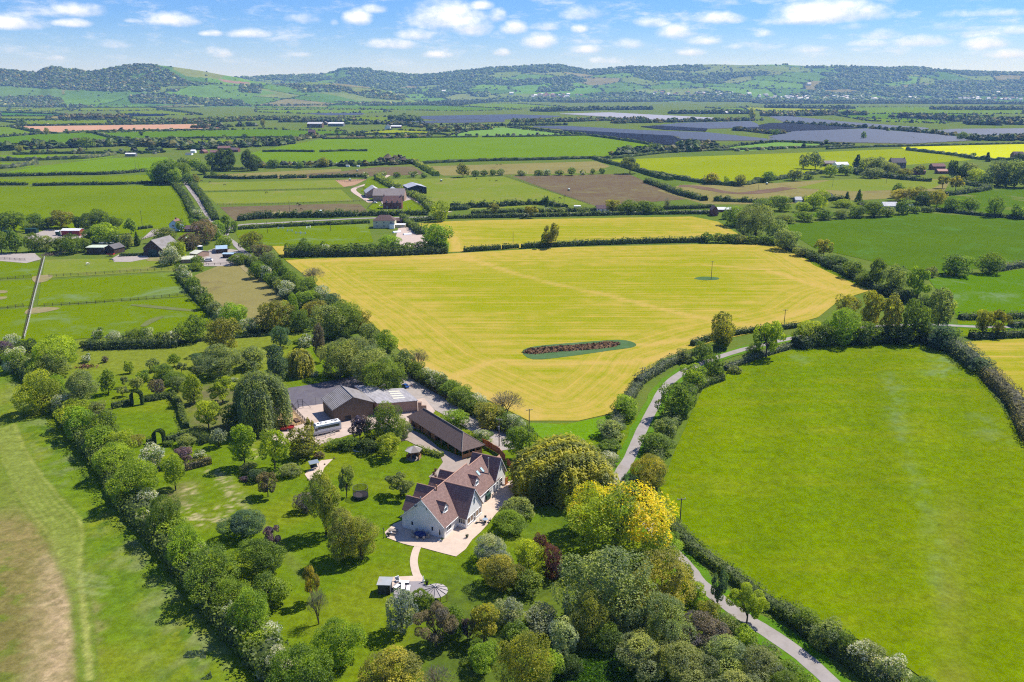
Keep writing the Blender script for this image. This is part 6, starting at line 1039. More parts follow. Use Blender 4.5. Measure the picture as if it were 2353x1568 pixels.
def gable(b, x0, x1, y0, y1, he, hr, along='y', z0=-.1, rc=None):
    """walls of a gabled block, ridge along the given axis"""
    if along == 'y':
        c = (x0+x1)/2 if rc is None else rc; vs = []
        for y in (y0, y1): vs += [(x0, y, z0), (x1, y, z0), (x1, y, he), (c, y, hr), (x0, y, he)]
        b.add(vs, [(0, 1, 2, 3, 4), (9, 8, 7, 6, 5), (0, 4, 9, 5), (1, 6, 7, 2), (2, 7, 8, 3), (4, 3, 8, 9), (0, 5, 6, 1)])
    else:
        c = (y0+y1)/2 if rc is None else rc; vs = []
        for x in (x0, x1): vs += [(x, y0, z0), (x, y1, z0), (x, y1, he), (x, c, hr), (x, y0, he)]
        b.add(vs, [(4, 3, 2, 1, 0), (5, 6, 7, 8, 9), (0, 5, 9, 4), (1, 2, 7, 6), (2, 3, 8, 7), (4, 9, 8, 3), (0, 1, 6, 5)])
def roof2(b, x0, x1, y0, y1, he, hr, along='y', ov=.35, th=.14, rc=None, m=0, lift=.16):
    """two roof slopes a little above the walls"""
    if along == 'y':
        c = (x0+x1)/2 if rc is None else rc
        for xe, sg in ((x0, -1), (x1, 1)):
            s = (hr-he)/abs(xe-c); e = xe+sg*ov; ze = he-s*ov+lift; pts = [(e, y0-ov*.7, ze), (e, y1+ov*.7, ze), (c, y1+ov*.7, hr+lift), (c, y0-ov*.7, hr+lift)]
            b.slab(pts if sg < 0 else pts[::-1], th, m)
    else:
        c = (y0+y1)/2 if rc is None else rc
        for ye, sg in ((y0, -1), (y1, 1)):
            s = (hr-he)/abs(ye-c); e = ye+sg*ov; ze = he-s*ov+lift; pts = [(x0-ov*.7, e, ze), (x1+ov*.7, e, ze), (x1+ov*.7, c, hr+lift), (x0-ov*.7, c, hr+lift)]
            b.slab(pts[::-1] if sg < 0 else pts, th, m)
def ridge(b, p, q, r=.13): b.tube(p, q, r, r, 6)
# ---- the white house
HZ = empty('white_house', (-18.84, 153.64, .18), math.atan2(-.443, .8965), 'large white chalet style house with steep red brown tiled gables', 'house')
b = MB(); gable(b, -5.18, 5.18, 0, 18.8, 2.8, 7.74); gable(b, -4.2, 4.95, 18.803, 25.0, 2.8, 7.15, rc=.45); gable(b, -2.0, 5.25, 23.2, 28.3, 3.3, 7.35, 'x')
gable(b, 3.0, 7.4, 5.6, 12.6, 2.8, 7.70, 'x'); gable(b, .8, 3.6, 28.303, 31, 2.6, 5.4)
LW = [(3.4, 1.6, 3.6, 5.6), (7.6, 2.35, 3.5, 6.6), (13.3, 1.6, 3.6, 5.6), (17.3, 1.6, 3.6, 5.7)]
for yc, hw, he, hr in LW: gable(b, -5.9, -1.2, yc-hw, yc+hw, he, hr, 'x')
for yc in (3.3, 17.0): gable(b, 1.6, 3.75, yc-1.0, yc+1.0, 5.15, 6.35, 'x', 3.6)
b.build('wall', M_REND, HZ)
def roofpart(lab, *a, mat=M_TILE, **k):
    bb = MB(); roof2(bb, *a, **k); o = bb.build('roof', mat, HZ)
    if lab: o['label'] = lab
    return o
r0 = roofpart(None, -5.18, 5.18, 0, 18.8, 2.8, 7.74); roofpart(None, -4.2, 4.95, 18.9, 25.4, 2.8, 7.15, rc=.45)
r3 = roofpart(None, -2.0, 5.25, 23.2, 28.3, 3.3, 7.35, along='x'); r4 = roofpart(None, .1, 7.4, 5.6, 12.6, 2.8, 7.70, along='x'); roofpart('small orange tiled porch roof', .8, 3.6, 28.6, 31, 2.6, 5.4, mat=M_RIDGE)
for yc, hw, he, hr in LW: roofpart(None, -5.9, -(7.74-hr)/.954+.25, yc-hw, yc+hw, he, hr, along='x')
for yc in (3.3, 17.0): roofpart('dormer roof', 1.35, 3.75, yc-1.0, yc+1.0, 5.15, 6.35, along='x', ov=.22)
b = MB(); ridge(b, (0, -.25, 7.95), (0, 19.05, 7.95)); ridge(b, (.45, 19.1, 7.36), (.45, 25.6, 7.36)); ridge(b, (0, 9.1, 7.9), (7.65, 9.1, 7.9)); ridge(b, (-2.2, 25.75, 7.56), (5.5, 25.75, 7.56))
for yc, hw, he, hr in LW: ridge(b, (-6.15, yc, hr+.2), (-(7.74-hr)/.954, yc, hr+.2), .11)
for yc in (3.3, 17.0): ridge(b, (1.5, yc, 6.54), (3.95, yc, 6.54), .09)
b.build('ridge_tiles', M_RIDGE, HZ)
b = MB()   # white barge boards and gutters
for y, sgn in ((-.27, -1),):
    for sx in (-1, 1): b.slab([(0, y-.02, 7.86), (sx*5.5, y-.02, 2.62), (sx*5.5, y-.08, 2.62), (0, y-.08, 7.86)] if sx > 0 else [(sx*5.5, y-.02, 2.62), (0, y-.02, 7.86), (0, y-.08, 7.86), (sx*5.5, y-.08, 2.62)], .2)
for x, yc, hw, he, hr in ((7.68, 9.1, 3.5, 2.8, 7.7), (5.53, 25.75, 2.55, 3.3, 7.35)):
    for sy in (-1, 1):
        p = [(x, yc, hr+.13), (x, yc+sy*(hw+.33), he-.3), (x+.06, yc+sy*(hw+.33), he-.3), (x+.06, yc, hr+.13)]; b.slab(p if sy < 0 else p[::-1], .2)
b.tube((5.6, .2, 2.52), (5.6, 5.3, 2.52), .07, n=6); b.tube((5.6, 12.95, 2.52), (5.6, 22.9, 2.52), .07, n=6); b.tube((5.26, .12, 0), (5.26, .12, 2.5), .05); b.tube((5.26, 13.0, 0), (5.26, 13.0, 2.5), .05)
b.build('barge_boards', M_FRAME, HZ)
window(HZ, (-2.6, 0, 1.65), '-y', .62, 1.0); window(HZ, (2.4, 0, 1.6), '-y', .62, 1.05)
window(HZ, (5.18, 2.1, 1.55), '+x', 1.9, 1.15, 3); window(HZ, (6.3, 5.6, 1.55), '-y', 1.65, 1.2, 3)
window(HZ, (7.4, 6.55, 1.45), '+x', 1.15, 1.45, 1, glass=plain('painted_amber_reflection', (.20, .13, .08), .15, .6, .1, .5)); window(HZ, (7.4, 7.85, 1.45), '+x', 1.15, 1.45, 1, glass=MATS['painted_amber_reflection'])  # warm reflection painted into the pane colour of the wing windows
window(HZ, (7.4, 10.3, 1.45), '+x', 1.15, 1.45, 1, glass=MATS['painted_amber_reflection']); window(HZ, (7.4, 11.6, 1.45), '+x', 1.15, 1.45, 1, glass=MATS['painted_amber_reflection']); window(HZ, (7.4, 9.1, 1.12), '+x', .85, 2.1, 1, 'door', 2)
window(HZ, (5.25, 25.9, 1.25), '+x', 1.5, 2.1, 2, 'door', 2); window(HZ, (5.18, 13.6, 1.5), '+x', .8, 1.1, 2); window(HZ, (5.25, 24.1, 1.9), '+x', .5, .8)
for yc in (3.3, 17.0): window(HZ, (3.75, yc, 4.85), '+x', 1.25, .95, 2, glass=M_GLASSB)
b = MB(); g = MB()
for (x, y, w_, z0, z1) in ((7.40, 9.1, .62, 4.2, 6.2), (5.25, 25.75, .62, 4.3, 6.3)):   # pointed gable windows
    o = MB(); P = [(x, y-w_, z1-.9), (x, y, z1), (x, y+w_, z1-.9), (x, y+w_*.45, z1-1.05), (x, y+w_*.42, z0), (x, y-w_*.42, z0), (x, y-w_*.45, z1-1.05)]
    if x < 6: P = [(x, y-w_*.5, z0), (x, y-w_*.5, z1-.7), (x, y, z1), (x, y+w_*.5, z1-.7), (x, y+w_*.5, z0)]
    n = len(P); o.add([(p[0]+.06, p[1], p[2]) for p in P]+[(p[0]-.02, p[1], p[2]) for p in P], [tuple(range(n))[::-1], tuple(range(n, 2*n))]+[(i, (i+1) % n, n+(i+1) % n, n+i) for i in range(n)]); f = o.build('window', M_FRAME, HZ)
    cy, cz = y, sum(p[2] for p in P)/n; o = MB(); Q = [(x+.09, cy+(p[1]-cy)*.72, cz+(p[2]-cz)*.84) for p in P]; o.add(Q+[(q[0]-.02, q[1], q[2]) for q in Q], [tuple(range(n))[::-1]]+[(i, (i+1) % n, n+(i+1) % n, n+i) for i in range(n)]); o.build('pane', M_GLASSB, f)
b = MB(); b.box(5.2, 15.6, 0, 5.27, 18.2, 2.15)
for k in range(6): b.box(5.27, 15.7, .12+k*.34, 5.30, 18.1, .40+k*.34)
b.build('garage_door', M_FRAME, HZ); b = MB(); b.box(5.18, 19.4, 0, 5.1, 20.4, 2.0); b.build('door', M_DWOOD, HZ)
for yy in (20.2, 22.1):
    b = MB(); s = (7.15-2.8)/4.5; zz = lambda x: 7.15-(x-.45)*s+.16
    b.slab([(1.9, yy-.42, zz(1.9)+.13), (2.9, yy-.42, zz(2.9)+.13), (2.9, yy+.42, zz(2.9)+.13), (1.9, yy+.42, zz(1.9)+.13)], .14); f = b.build('skylight', M_LEAD, HZ)
    b = MB(); b.slab([(2.0, yy-.32, zz(2.0)+.16), (2.8, yy-.32, zz(2.8)+.16), (2.8, yy+.32, zz(2.8)+.16), (2.0, yy+.32, zz(2.0)+.16)], .03); b.build('pane', plain('bright_rooflight', (.42, .58, .62), .15, .7, .05), f)
for (x, y, z0, z1, m) in ((.35, 5.3, 7.2, 8.7, M_OAK), (3.6, 23.0, 4.2, 8.3, M_STEEL), (-.9, .9, 6.6, 7.6, M_STEEL)):
    b = MB(); b.tube((x, y, z0), (x, y, z1), .13, n=8); b.tube((x, y, z1), (x, y, z1+.22), .2, .14, 8, cap=True); b.build('flue', [m], HZ)
b = MB(); b.slab([(-5.6, 20.2, 2.4), (-3.6, 20.2, 3.2), (-3.6, 23.6, 3.2), (-5.6, 23.6, 2.4)], .1); b.box(-5.5, 20.3, 0, -4.205, 23.5, 2.3); b.build('lean_to', M_FIBL, HZ)
b = MB(); b.box(1.0, -.10, 5.6, 1.1, -.02, 6.6); b.tube((1.05, -.35, 6.5), (-.4, -.35, 6.7), .03); b.build('aerial', M_LEAD, HZ)

# ---- big barn and its lean roofs
BZ = empty('barn', (-49.97, 213.19, .15), math.atan2(.49, .87), 'big brown boarded barn with grey fibre cement gable roof', 'barn')
b = MB(); gable(b, 0, 11.6, 0, 10.2, 4.1, 6.7); b.build('wall', M_BARNW, BZ)
b = MB(); roof2(b, 0, 11.6, 0, 10.2, 4.1, 6.7, ov=.4, lift=.15); b.build('roof', M_FIBRE, BZ)
b = MB(); ridge(b, (5.8, -.3, 6.92), (5.8, 10.5, 6.92), .12); b.build('ridge_capping', M_LEAD, BZ)
b = MB(); b.box(3.2, -.05, 0, 4.9, -.004, 1.5); b.build('door', M_BLACK, BZ)
b = MB(); b.slab([(-.42, -.3, 3.98), (-.36, -.3, 3.98), (-.36, 10.5, 3.98), (-.42, 10.5, 3.98)], .16); b.build('gutter', M_FRAME, BZ)
E1 = [gp(x, y, 3.8) for x, y in ((866.5, 927), (905, 925.5), (861, 890), (815, 891.5))]; E2 = [gp(x, y, 3.5) for x, y in ((905.5, 925.5), (959, 921), (927, 896), (873, 898))]
EZ = empty('workshop_range', (E1[0].x, E1[0].y, .15), 0, 'low workshop range with pale grey sheet roof joined to the barn', 'barn'); o_ = EZ.location
for P, z, s in ((E1, 3.6, (0, 0, .5, .5)), (E2, 3.3, (0, 0, .35, .35))):
    Q = [(p.x-o_.x, p.y-o_.y) for p in P]; b = MB(); b.prism(Q, -.1, [z+k for k in s]); b.build('wall', M_BLOCK, EZ)
    c = (sum(q[0] for q in Q)/4, sum(q[1] for q in Q)/4); b = MB(); b.slab([(c[0]+(q[0]-c[0])*1.05, c[1]+(q[1]-c[1])*1.05, z+.18+k) for q, k in zip(Q, s)], .14); b.build('roof', sheet('silver_grey_sheet', (.40, .38, .385), .35, (.27, .25, .24), .5), EZ)
Q = [(p.x-o_.x, p.y-o_.y) for p in E2]
for k in range(4):
    def at_(u, v): A = Vector(Q[0])*(1-u)+Vector(Q[1])*u; B_ = Vector(Q[3])*(1-u)+Vector(Q[2])*u; q = A*(1-v)+B_*v; return (q.x, q.y, 3.53+.35*v)
    v0 = .22+k*.17; b = MB(); b.slab([at_(.12+.04*k, v0), at_(.62+.03*k, v0), at_(.62+.03*k, v0+.085), at_(.12+.04*k, v0+.085)], .04); b.build('rooflight', plain('cream_rooflight', (.66, .62, .48), .5, .3, .05), EZ)
b = MB(); q = Q[1]; b.box(q[0]+.2, q[1]-.6, 0, q[0]+1.2, q[1]+.4, 3.0); b.box(q[0]+1.2, q[1]-.5, 0, q[0]+2.6, q[1]+.1, 2.0); b.build('brick_pier', M_BLOCK, EZ)

# ---- cart shed
LZ = empty('cart_shed', (-29.2, 212.3, .17), math.atan2(-.81, .586), 'long timber cart shed with hipped brown tiled roof and open bays', 'outbuilding'); Lx, Ly, he, hr = 28.3, 6.7, 2.35, 5.15
b = MB(); e = [(-.2, -.2, he), (Lx+.2, -.2, he), (Lx+.2, Ly+.2, he), (-.2, Ly+.2, he)]; r1, r2 = (3.3, Ly/2, hr), (Lx-4.6, Ly/2, hr)
for f in ([e[0], e[1], r2, r1], [e[1], e[2], r2], [e[2], e[3], r1, r2], [e[3], e[0], r1]): b.slab(f, .16)
b.build('roof', M_TILE2, LZ); b = MB(); ridge(b, (3.3, Ly/2, hr+.06), (Lx-4.6, Ly/2, hr+.06), .12)
for p in (e[1], e[2]): b.tube(Vector(p)+Vector((0, 0, .04)), Vector(r2)+Vector((0, 0, .04)), .09, n=5)
b.build('ridge_tiles', M_GREYW, LZ)
b = MB(); b.box(.3, 6.1, 0, Lx-.3, 6.25, he); b.box(.3, .6, 0, .42, 6.1, he); b.box(.42, .6, 0, 13.6, .72, he); b.box(13.6, .6, 0, 13.75, 6.1, he); b.box(Lx-.45, .5, 0, Lx-.32, 6.1, 1.15); b.build('wall', M_OAK, LZ)
for k in range(9):
    x = .25+k*(Lx-.7)/8; b = MB(); b.box(x, .22, 0, x+.2, .42, he-.05); b.build('post', M_OAK, LZ)
for y in (2.2, 4.2): b = MB(); b.box(Lx-.42, y, 1.15, Lx-.24, y+.18, he-.05); b.build('post', M_OAK, LZ)
for k in range(3): b = MB(); b.box(1.6+k*4, .53, .02, 3.6+k*4, .6, 2.0); b.build('door', M_DWOOD, LZ)
b = MB(); b.box(.2, .2, he-.28, Lx-.2, .34, he-.08); b.build('eaves_beam', M_OAK, LZ)

def bld(x0, x1, yb, ye, yr, d, along, wall, roof, label, cat='building', rot=0.0, wins=0, storeys=1, hip=False, name='farm_building', chim=0, wmat=None, door=None, grp=None):
    p = gp((x0+x1)/2, yb); q = pxm((x0+x1)/2, yb); w_ = (x1-x0)/q; he = max(1.8, ht(p.y, ye)); hr = ht(p.y+(d/2 if along == 'x' else 0), yr); hr = max(he+.12, min(hr, he+w_*.6, he+6))
    r = empty(name, (p.x, p.y, .15), rot, label, cat, grp); b = MB(); a, e = -w_/2, w_/2
    if hip: b.box(a, 0, -.1, e, d, he)
    else: gable(b, a, e, 0, d, he, hr, along)
    b.build('wall', wall, r); b = MB()
    if hip:
        k = min(w_, d)/2*.9; E = [(a-.3, -.3, he), (e+.3, -.3, he), (e+.3, d+.3, he), (a-.3, d+.3, he)]; R1, R2 = (a+k, d/2, hr), (e-k, d/2, hr)
        for f in ([E[0], E[1], R2, R1], [E[1], E[2], R2], [E[2], E[3], R1, R2], [E[3], E[0], R1]): b.slab(f, .14)
    else: roof2(b, a, e, 0, d, he, hr, along, ov=.35)
    b.build('roof', roof, r)
    for s in range(storeys):
        for k in range(wins): window(r, (a+w_*(k+.5)/wins, 0, he*(s+.5)/storeys+.1), '-y', min(1.2, w_/wins*.5), min(1.2, he/storeys*.45), 2, frame=wmat or M_FRAME)
    for k in range(chim): b = MB(); cx = a+.5 if k == 0 else e-.5; b.box(cx-.35, d/2-.3, hr-.6, cx+.35, d/2+.3, hr+1.1); b.build('chimney', M_BRICK, r)
    if door: b = MB(); b.box(-w_*door/2, -.06, 0, w_*door/2, -.004, he*.85); b.build('door', M_GREEN if door > .3 else M_DWOOD, r)
    return r, w_, he, hr
fh, w_, he, hr = bld(880.5, 923, 481, 466, 451, 8, 'x', M_BRICK, M_REDT, 'red brick farmhouse with three dormers and a pale terrace', 'house', name='farmhouse', chim=2, storeys=1, wins=0)
for k in range(3):
    x = -w_/2+w_*(.22+.29*k); b = MB(); gable(b, x-.55, x+.55, .05, 2.6, he+1.1, he+1.9, 'y', he-.6); b.build('dormer', M_BRICK, fh); b = MB(); roof2(b, x-.55, x+.55, .1, 2.6, he+1.1, he+1.9, 'y', ov=.2, lift=.1); b.build('dormer_roof', M_REDT, fh); window(fh, (x, .05, he+.5), '-y', .7, 1.0, 2); window(fh, (x, 0, 1.3), '-y', 1.0, 1.3, 2)
b = MB(); gable(b, -1.1, 1.1, -1.4, -.01, 2.0, 2.7); b.build('porch', M_BRICK, fh); b = MB(); b.box(-w_/2-1.5, -2.5, 0, w_/2+2.2, -1.45, .08); b.build('terrace', M_PAV, fh)
bld(857, 929, 463, 450, 434, 15, 'x', M_BLOCK, sheet('brown_grey_sheet', (.29, .245, .225), .35, (.2, .16, .13), .4), 'wide brown grey roofed barn right behind the brick farmhouse', 'barn', name='barn')
bld(842, 880, 455, 444, 432, 22, 'y', M_BLOCK, M_FIBL, 'pale roofed barn left of the brown grey roofed one', 'barn', name='barn', rot=.25)
bld(903, 926, 450, 443, 436, 22, 'y', M_BLOCK, M_WROOF, 'white roofed barn half behind the farmhouse on the right', 'barn', name='barn', rot=.35)
bld(938, 981, 446.5, 432, 426, 24, 'y', M_NAVY, sheet('cool_grey_sheet', (.42, .44, .50), .35, (.36, .36, .36), .4), 'black sided barn with pale grey roof standing in the olive paddock', 'barn', name='barn', rot=.32)
ch, w_, he, hr = bld(858, 907, 525, 508, 494.5, 9, 'x', M_CREAM, tiles('dark_brown_tiles', (.16, .10, .09), (.12, .08, .07), .28), 'cream two storey house with a dark hipped roof', 'house', name='house', wins=3, storeys=2, hip=True)
b = MB(); b.box(w_/2-3, -3.2, 0, w_/2, -.01, 2.6); b.build('conservatory', M_FRAME, ch); b = MB(); b.slab([(w_/2-3.1, -3.3, 2.65), (w_/2+.05, -3.3, 2.65), (w_/2+.05, -.02, 3.1), (w_/2-3.1, -.02, 3.1)], .06); b.build('conservatory_roof', M_GLASSB, ch)
bld(900, 931, 523.5, 519, 515, 5, 'x', M_CREAM, M_WROOF, 'long low annexe with a bright white flat roof', 'annexe', name='annexe', wins=3)
bld(907, 930, 514, 508, 502, 6, 'x', M_BRICK, tiles('dark_brown_tiles', (.16, .10, .09), (.12, .08, .07)), 'small dark roofed outhouse behind the white annexe', 'outbuilding', name='outhouse')
bl, w_, he, hr = bld(390, 412, 531, 516, 507, 8, 'y', M_PALEB, M_REDT, 'pale blue gabled cottage with a red roof and chimney', 'house', name='cottage', chim=0); window(bl, (-.5, 0, he*.75), '-y', 1.6, 1.3, 3); window(bl, (-.5, 0, 1.2), '-y', 1.6, 1.0, 3); b = MB(); b.box(-.4, 4, hr-.5, .4, 4.8, hr+1.2); b.build('chimney', M_BRICK, bl)
bld(424, 452, 534, 527, 519, 7, 'x', M_BRICK, tiles('plum_tiles', (.15, .10, .11), (.12, .08, .09)), 'low cottage with plum roof right of the blue gabled one', 'house', name='cottage', wins=2)
bld(328, 377, 590, 572, 553, 16, 'y', M_DWOOD, M_FIBRE, 'dark timber barn with blue doors at the left farmyard', 'barn', name='barn', door=.5, rot=-.25)
bld(200, 240, 585, 570, 566, 8, 'x', M_DWOOD, sheet('mint_sheet', (.55, .62, .48), .35, (.4, .42, .34), .3), 'open fronted stable with a pale mint roof', 'stable', name='stable', wins=0, door=.2)
bld(240, 266, 584, 572, 564, 8, 'y', M_DWOOD, M_FIBD, 'dark roofed stable beside the mint roofed one', 'stable', name='stable', rot=-.3)
bld(228, 260, 567, 560, 557, 5, 'x', M_DWOOD, M_WROOF, 'low white roofed shed behind the stables', 'shed', name='shed')
bld(142, 184, 543, 531, 526, 6, 'x', plain('red_shed_paint', (.26, .045, .045), .7, .2, .1), M_WROOF, 'red shed with a white roof among the left trees', 'shed', name='shed', door=.15)
bld(128, 136, 542, 533, 531, 2.2, 'x', M_GREEN, M_WROOF, 'small green toilet cabin left of the red shed', 'cabin', name='cabin')
bld(58, 84, 537, 527, 525.5, 3, 'x', M_GREEN, M_GREEN, 'dark green container beside the big left trees', 'container', name='container'); bld(6, 22, 541, 532, 530.5, 3, 'x', M_GREEN, M_GREEN, 'dark green container at the left edge', 'container', name='container')
bld(498, 522, 583, 573, 565, 8, 'x', M_DWOOD, sheet('blue_sheet', (.36, .50, .62), .35, (.3, .36, .4), .3), 'dark wooden shed with a blue grey roof in the farmyard', 'shed', name='shed', rot=.3)
bld(512, 536, 594, 585, 582, 4, 'x', M_DWOOD, MATS['blue_sheet'], 'low trailer shed with a light blue roof', 'shed', name='shed')
bld(434, 456, 594, 584, 576, 9, 'x', M_BLOCK, sheet('cream_sheet', (.62, .62, .50), .35, (.5, .5, .4), .3), 'upper of two cream roofed sheds by the hawthorns', 'shed', name='shed', rot=-.45); bld(418, 448, 605, 597, 589, 8, 'x', M_BLOCK, MATS['cream_sheet'], 'lower of two cream roofed sheds by the hawthorns', 'shed', name='shed', rot=.2)
bld(659, 688, 379, 376, 374, 3, 'x', M_FRAME, M_WROOF, 'longest white mobile home in the roadside row', 'mobile home', name='mobile_home'); bld(689, 716, 380, 377, 375.5, 3, 'x', M_LEAD, MATS['cool_grey_sheet'], 'grey mobile home right of the white one', 'mobile home', name='mobile_home')
bld(730, 755, 380, 377, 375.5, 3, 'x', M_LEAD, MATS['blue_sheet'], 'blue grey mobile home right of the gap', 'mobile home', name='mobile_home'); bld(769, 779, 381, 377, 375, 3, 'x', M_PALEB, M_WROOF, 'small pale caravan at the right end of the row', 'caravan', name='caravan')
for a_, b_, y_, lab in ((610, 616, 381, 'white van parked among the roadside bushes'), (640, 645, 381, 'small white car left of the longest mobile home'), (795, 803, 384, 'white caravan by the thin leafless trees'), (820, 826, 384.5, 'second pale caravan by the thin leafless trees')): bld(a_, b_, y_, y_-2.4, y_-3, 2.2, 'x', M_FRAME, M_WROOF, lab, 'caravan', name='caravan')
bld(482, 502, 355, 350.5, 345.5, 9, 'x', M_BRICK, M_REDT, 'nearest red brick house of the hamlet', 'house', name='house', wins=3); bld(500, 527, 345, 341, 336, 10, 'x', M_BRICK, M_REDT, 'long red roofed house at the back of the hamlet', 'house', name='house'); bld(528, 547, 350, 345, 340, 12, 'x', M_BRICK, MATS['plum_tiles'], 'dark red roofed house beside the conifers', 'house', name='house')
bld(457, 471, 353, 349, 345, 8, 'y', M_BRICK, M_REDT, 'small brick house left of the hamlet', 'house', name='house', rot=-.4); bld(438, 448, 352, 347.5, 344.5, 7, 'x', M_FRAME, M_WROOF, 'small white roofed bungalow at the left of the hamlet', 'house', name='bungalow'); bld(426, 440, 357, 353.5, 351.5, 7, 'x', M_REND, M_FIBD, 'grey roofed bungalow in front of the white roofed one', 'house', name='bungalow')
bld(288, 311, 360, 354.5, 352, 7, 'x', M_LEAD, M_WROOF, 'open fronted shed with white roof in the left belt', 'shed', name='shed', wins=4)
bld(706, 740, 294, 285, 281, 24, 'x', M_BARNW, M_FIBL, 'left of two long far barns behind the lone farmhouse', 'barn', name='barn', wins=0); bld(754, 789, 291, 284.5, 281.5, 20, 'x', M_LEAD, M_WROOF, 'right of two long far barns behind the lone farmhouse', 'barn', name='barn'); bld(741, 752, 288, 283, 280, 14, 'y', M_BARNW, M_FIBRE, 'small gabled barn between the two long far barns', 'barn', name='barn')
bld(708, 723, 308.5, 303.5, 298.5, 10, 'x', M_BRICK, MATS['plum_tiles'], 'lone dark roofed farmhouse above the blossoming hedge', 'house', name='farmhouse', chim=2)
bld(884, 897, 298, 292, 286.5, 12, 'y', M_REND, M_FIBD, 'far white gabled house with dark roof', 'house', name='house'); bld(898, 922, 294.5, 291, 288.5, 12, 'x', M_BRICK, M_WROOF, 'long pale roofed barn joined to the white gabled house', 'barn', name='barn')
bld(1668, 1701, 262.5, 259, 256.5, 30, 'x', M_LEAD, M_WROOF, 'far white roofed barn beyond the solar farm', 'barn', name='barn')
bld(1894, 1922, 383, 376, 370, 9, 'x', M_DWOOD, MATS['brown_grey_sheet'], 'brown roofed barn by the two round trees', 'barn', name='barn'); bld(1921, 1952, 385, 379, 373, 10, 'x', M_FRAME, M_WROOF, 'white roofed barn right of the brown roofed one', 'barn', name='barn', rot=.2)
bld(2048, 2081, 388, 374, 364, 11, 'x', M_STONE, tiles('mossy_slates', (.12, .10, .10), (.17, .16, .16)), 'large dark stone farmhouse with end chimneys on the right', 'house', name='farmhouse', chim=2, wins=3, storeys=2)
bld(2104, 2130, 402, 394, 386, 10, 'x', M_BRICK, M_REDT, 'small red brown barn below the stone farmhouse', 'barn', name='barn', rot=.4); bld(2143, 2172, 391, 383, 376.5, 10, 'x', M_BRICK, M_REDT, 'wide red roofed barn by the right hamlet trees', 'barn', name='barn'); bld(2155, 2182, 400, 394, 389, 8, 'x', M_BRICK, M_RIDGE, 'low orange roofed barn before the wide red one', 'barn', name='barn')
bld(2330, 2353, 366, 357, 349, 10, 'x', M_STONE, MATS['plum_tiles'], 'dark house under trees at the right edge', 'house', name='house')
bld(2031, 2064, 481, 474, 465, 9, 'x', M_REND, sheet('lichened_white_sheet', (.62, .62, .64), .5, (.3, .28, .25), .6), 'cottage with a blotched white roof among dark trees', 'house', name='cottage', wins=2); bld(2091, 2100, 481, 475, 466, 9, 'y', M_REND, MATS['lichened_white_sheet'], 'narrow white roofed shed right of the blotched cottage', 'shed', name='shed')
bld(1828, 1843, 466, 460, 453, 8, 'x', M_REND, M_FIBL, 'grey roofed cottage behind lime trees on the right', 'house', name='cottage'); bld(1902, 1916, 457, 451, 445, 8, 'y', M_REND, tiles('pinkish_tiles', (.34, .2, .17), (.28, .17, .15)), 'pinkish gabled house right of the lime trees', 'house', name='house'); bld(1976, 1990, 477, 471, 466, 6, 'x', M_LEAD, M_FIBD, 'small dark roofed shed left of the blotched cottage', 'shed', name='shed')
bld(1636, 1649, 497, 483, 473, 8, 'y', M_BRICK, MATS['plum_tiles'], 'narrow red barn at the end of the mown strip', 'barn', name='barn'); bld(1650, 1682, 488, 483, 477, 8, 'x', M_BRICK, M_WROOF, 'white roofed shed beside the narrow red barn', 'shed', name='shed')
bld(1371, 1400, 487, 480, 472, 8, 'x', M_REND, MATS['plum_tiles'], 'white bungalow with plum roof on the side lane', 'house', name='bungalow', wins=3); bld(1320, 1334, 480, 477, 475, 4, 'x', M_FRAME, M_WROOF, 'small white hut left of the plum roofed bungalow', 'shed', name='hut')
# covers beside the cream house
for k, (x, y) in enumerate(((912, 535), (936, 540))):
    p = gp(x, y); r = empty('polytunnel', p, .5, ('left' if k == 0 else 'right')+' of two low white tunnel covers below the annexe', 'tunnel cover'); b = MB()
    for i in range(9):
        a0, a1 = math.pi*i/9, math.pi*(i+1)/9; b.add([(-2.6, math.cos(a0)*1.3, math.sin(a0)*1.2), (2.6, math.cos(a0)*1.3, math.sin(a0)*1.2), (2.6, math.cos(a1)*1.3, math.sin(a1)*1.2), (-2.6, math.cos(a1)*1.3, math.sin(a1)*1.2)], [(0, 1, 2, 3)])
    b.add([(-2.6, math.cos(math.pi*i/9)*1.3, math.sin(math.pi*i/9)*1.2) for i in range(10)]+[(2.6, math.cos(math.pi*i/9)*1.3, math.sin(math.pi*i/9)*1.2) for i in range(10)], [tuple(range(10)), tuple(range(10, 20))[::-1]]); b.build('cover', M_WHITE_P, r)
# ---- far villages
VM = [M_REND, plain('pale_stone', (.62, .58, .5), .9, .1, .05), plain('brick_far', (.34, .2, .16), .9, .1, .1)]; RM = [M_WROOF, MATS['pinkish_tiles'], M_FIBD]
vp = []
for wi in range(3):
    b = MB(); gable(b, -8, 8, -5, 5, 6, 9.5, 'x'); o1 = b.build('wall', VM[wi]); b = MB(); roof2(b, -8, 8, -5, 5, 6, 9.5, 'x', ov=.5, th=.3); o2 = b.build('roof', RM[wi]); vp.append((o1.data, o2.data)); bpy.data.objects.remove(o1); bpy.data.objects.remove(o2)
VR = random.Random(11)
def village(n, x0, x1, y0, y1, mix, desc, gr, sc=(.9, 1.8)):
    for k in range(n):
        px = VR.uniform(x0, x1); py = VR.uniform(y0, y1); p = HR.at(px, py); m = VR.choice(mix); s = VR.uniform(*sc)
        r = empty('village_house', p, VR.uniform(-.6, .6), desc, 'house', gr, (s, s, s)); 
        for nm, dt in zip(('wall', 'roof'), vp[m]): link(bpy.data.objects.new(nm, dt), r)
village(36, 1222, 1300, 218, 226, [0, 1, 1, 2], 'tiny pale or brick house in the middle village at the hill foot', 'houses of the middle village'); village(5, 1301, 1345, 219, 224, [0, 1], 'tiny white house at the right end of the middle village', 'houses right of the middle village')
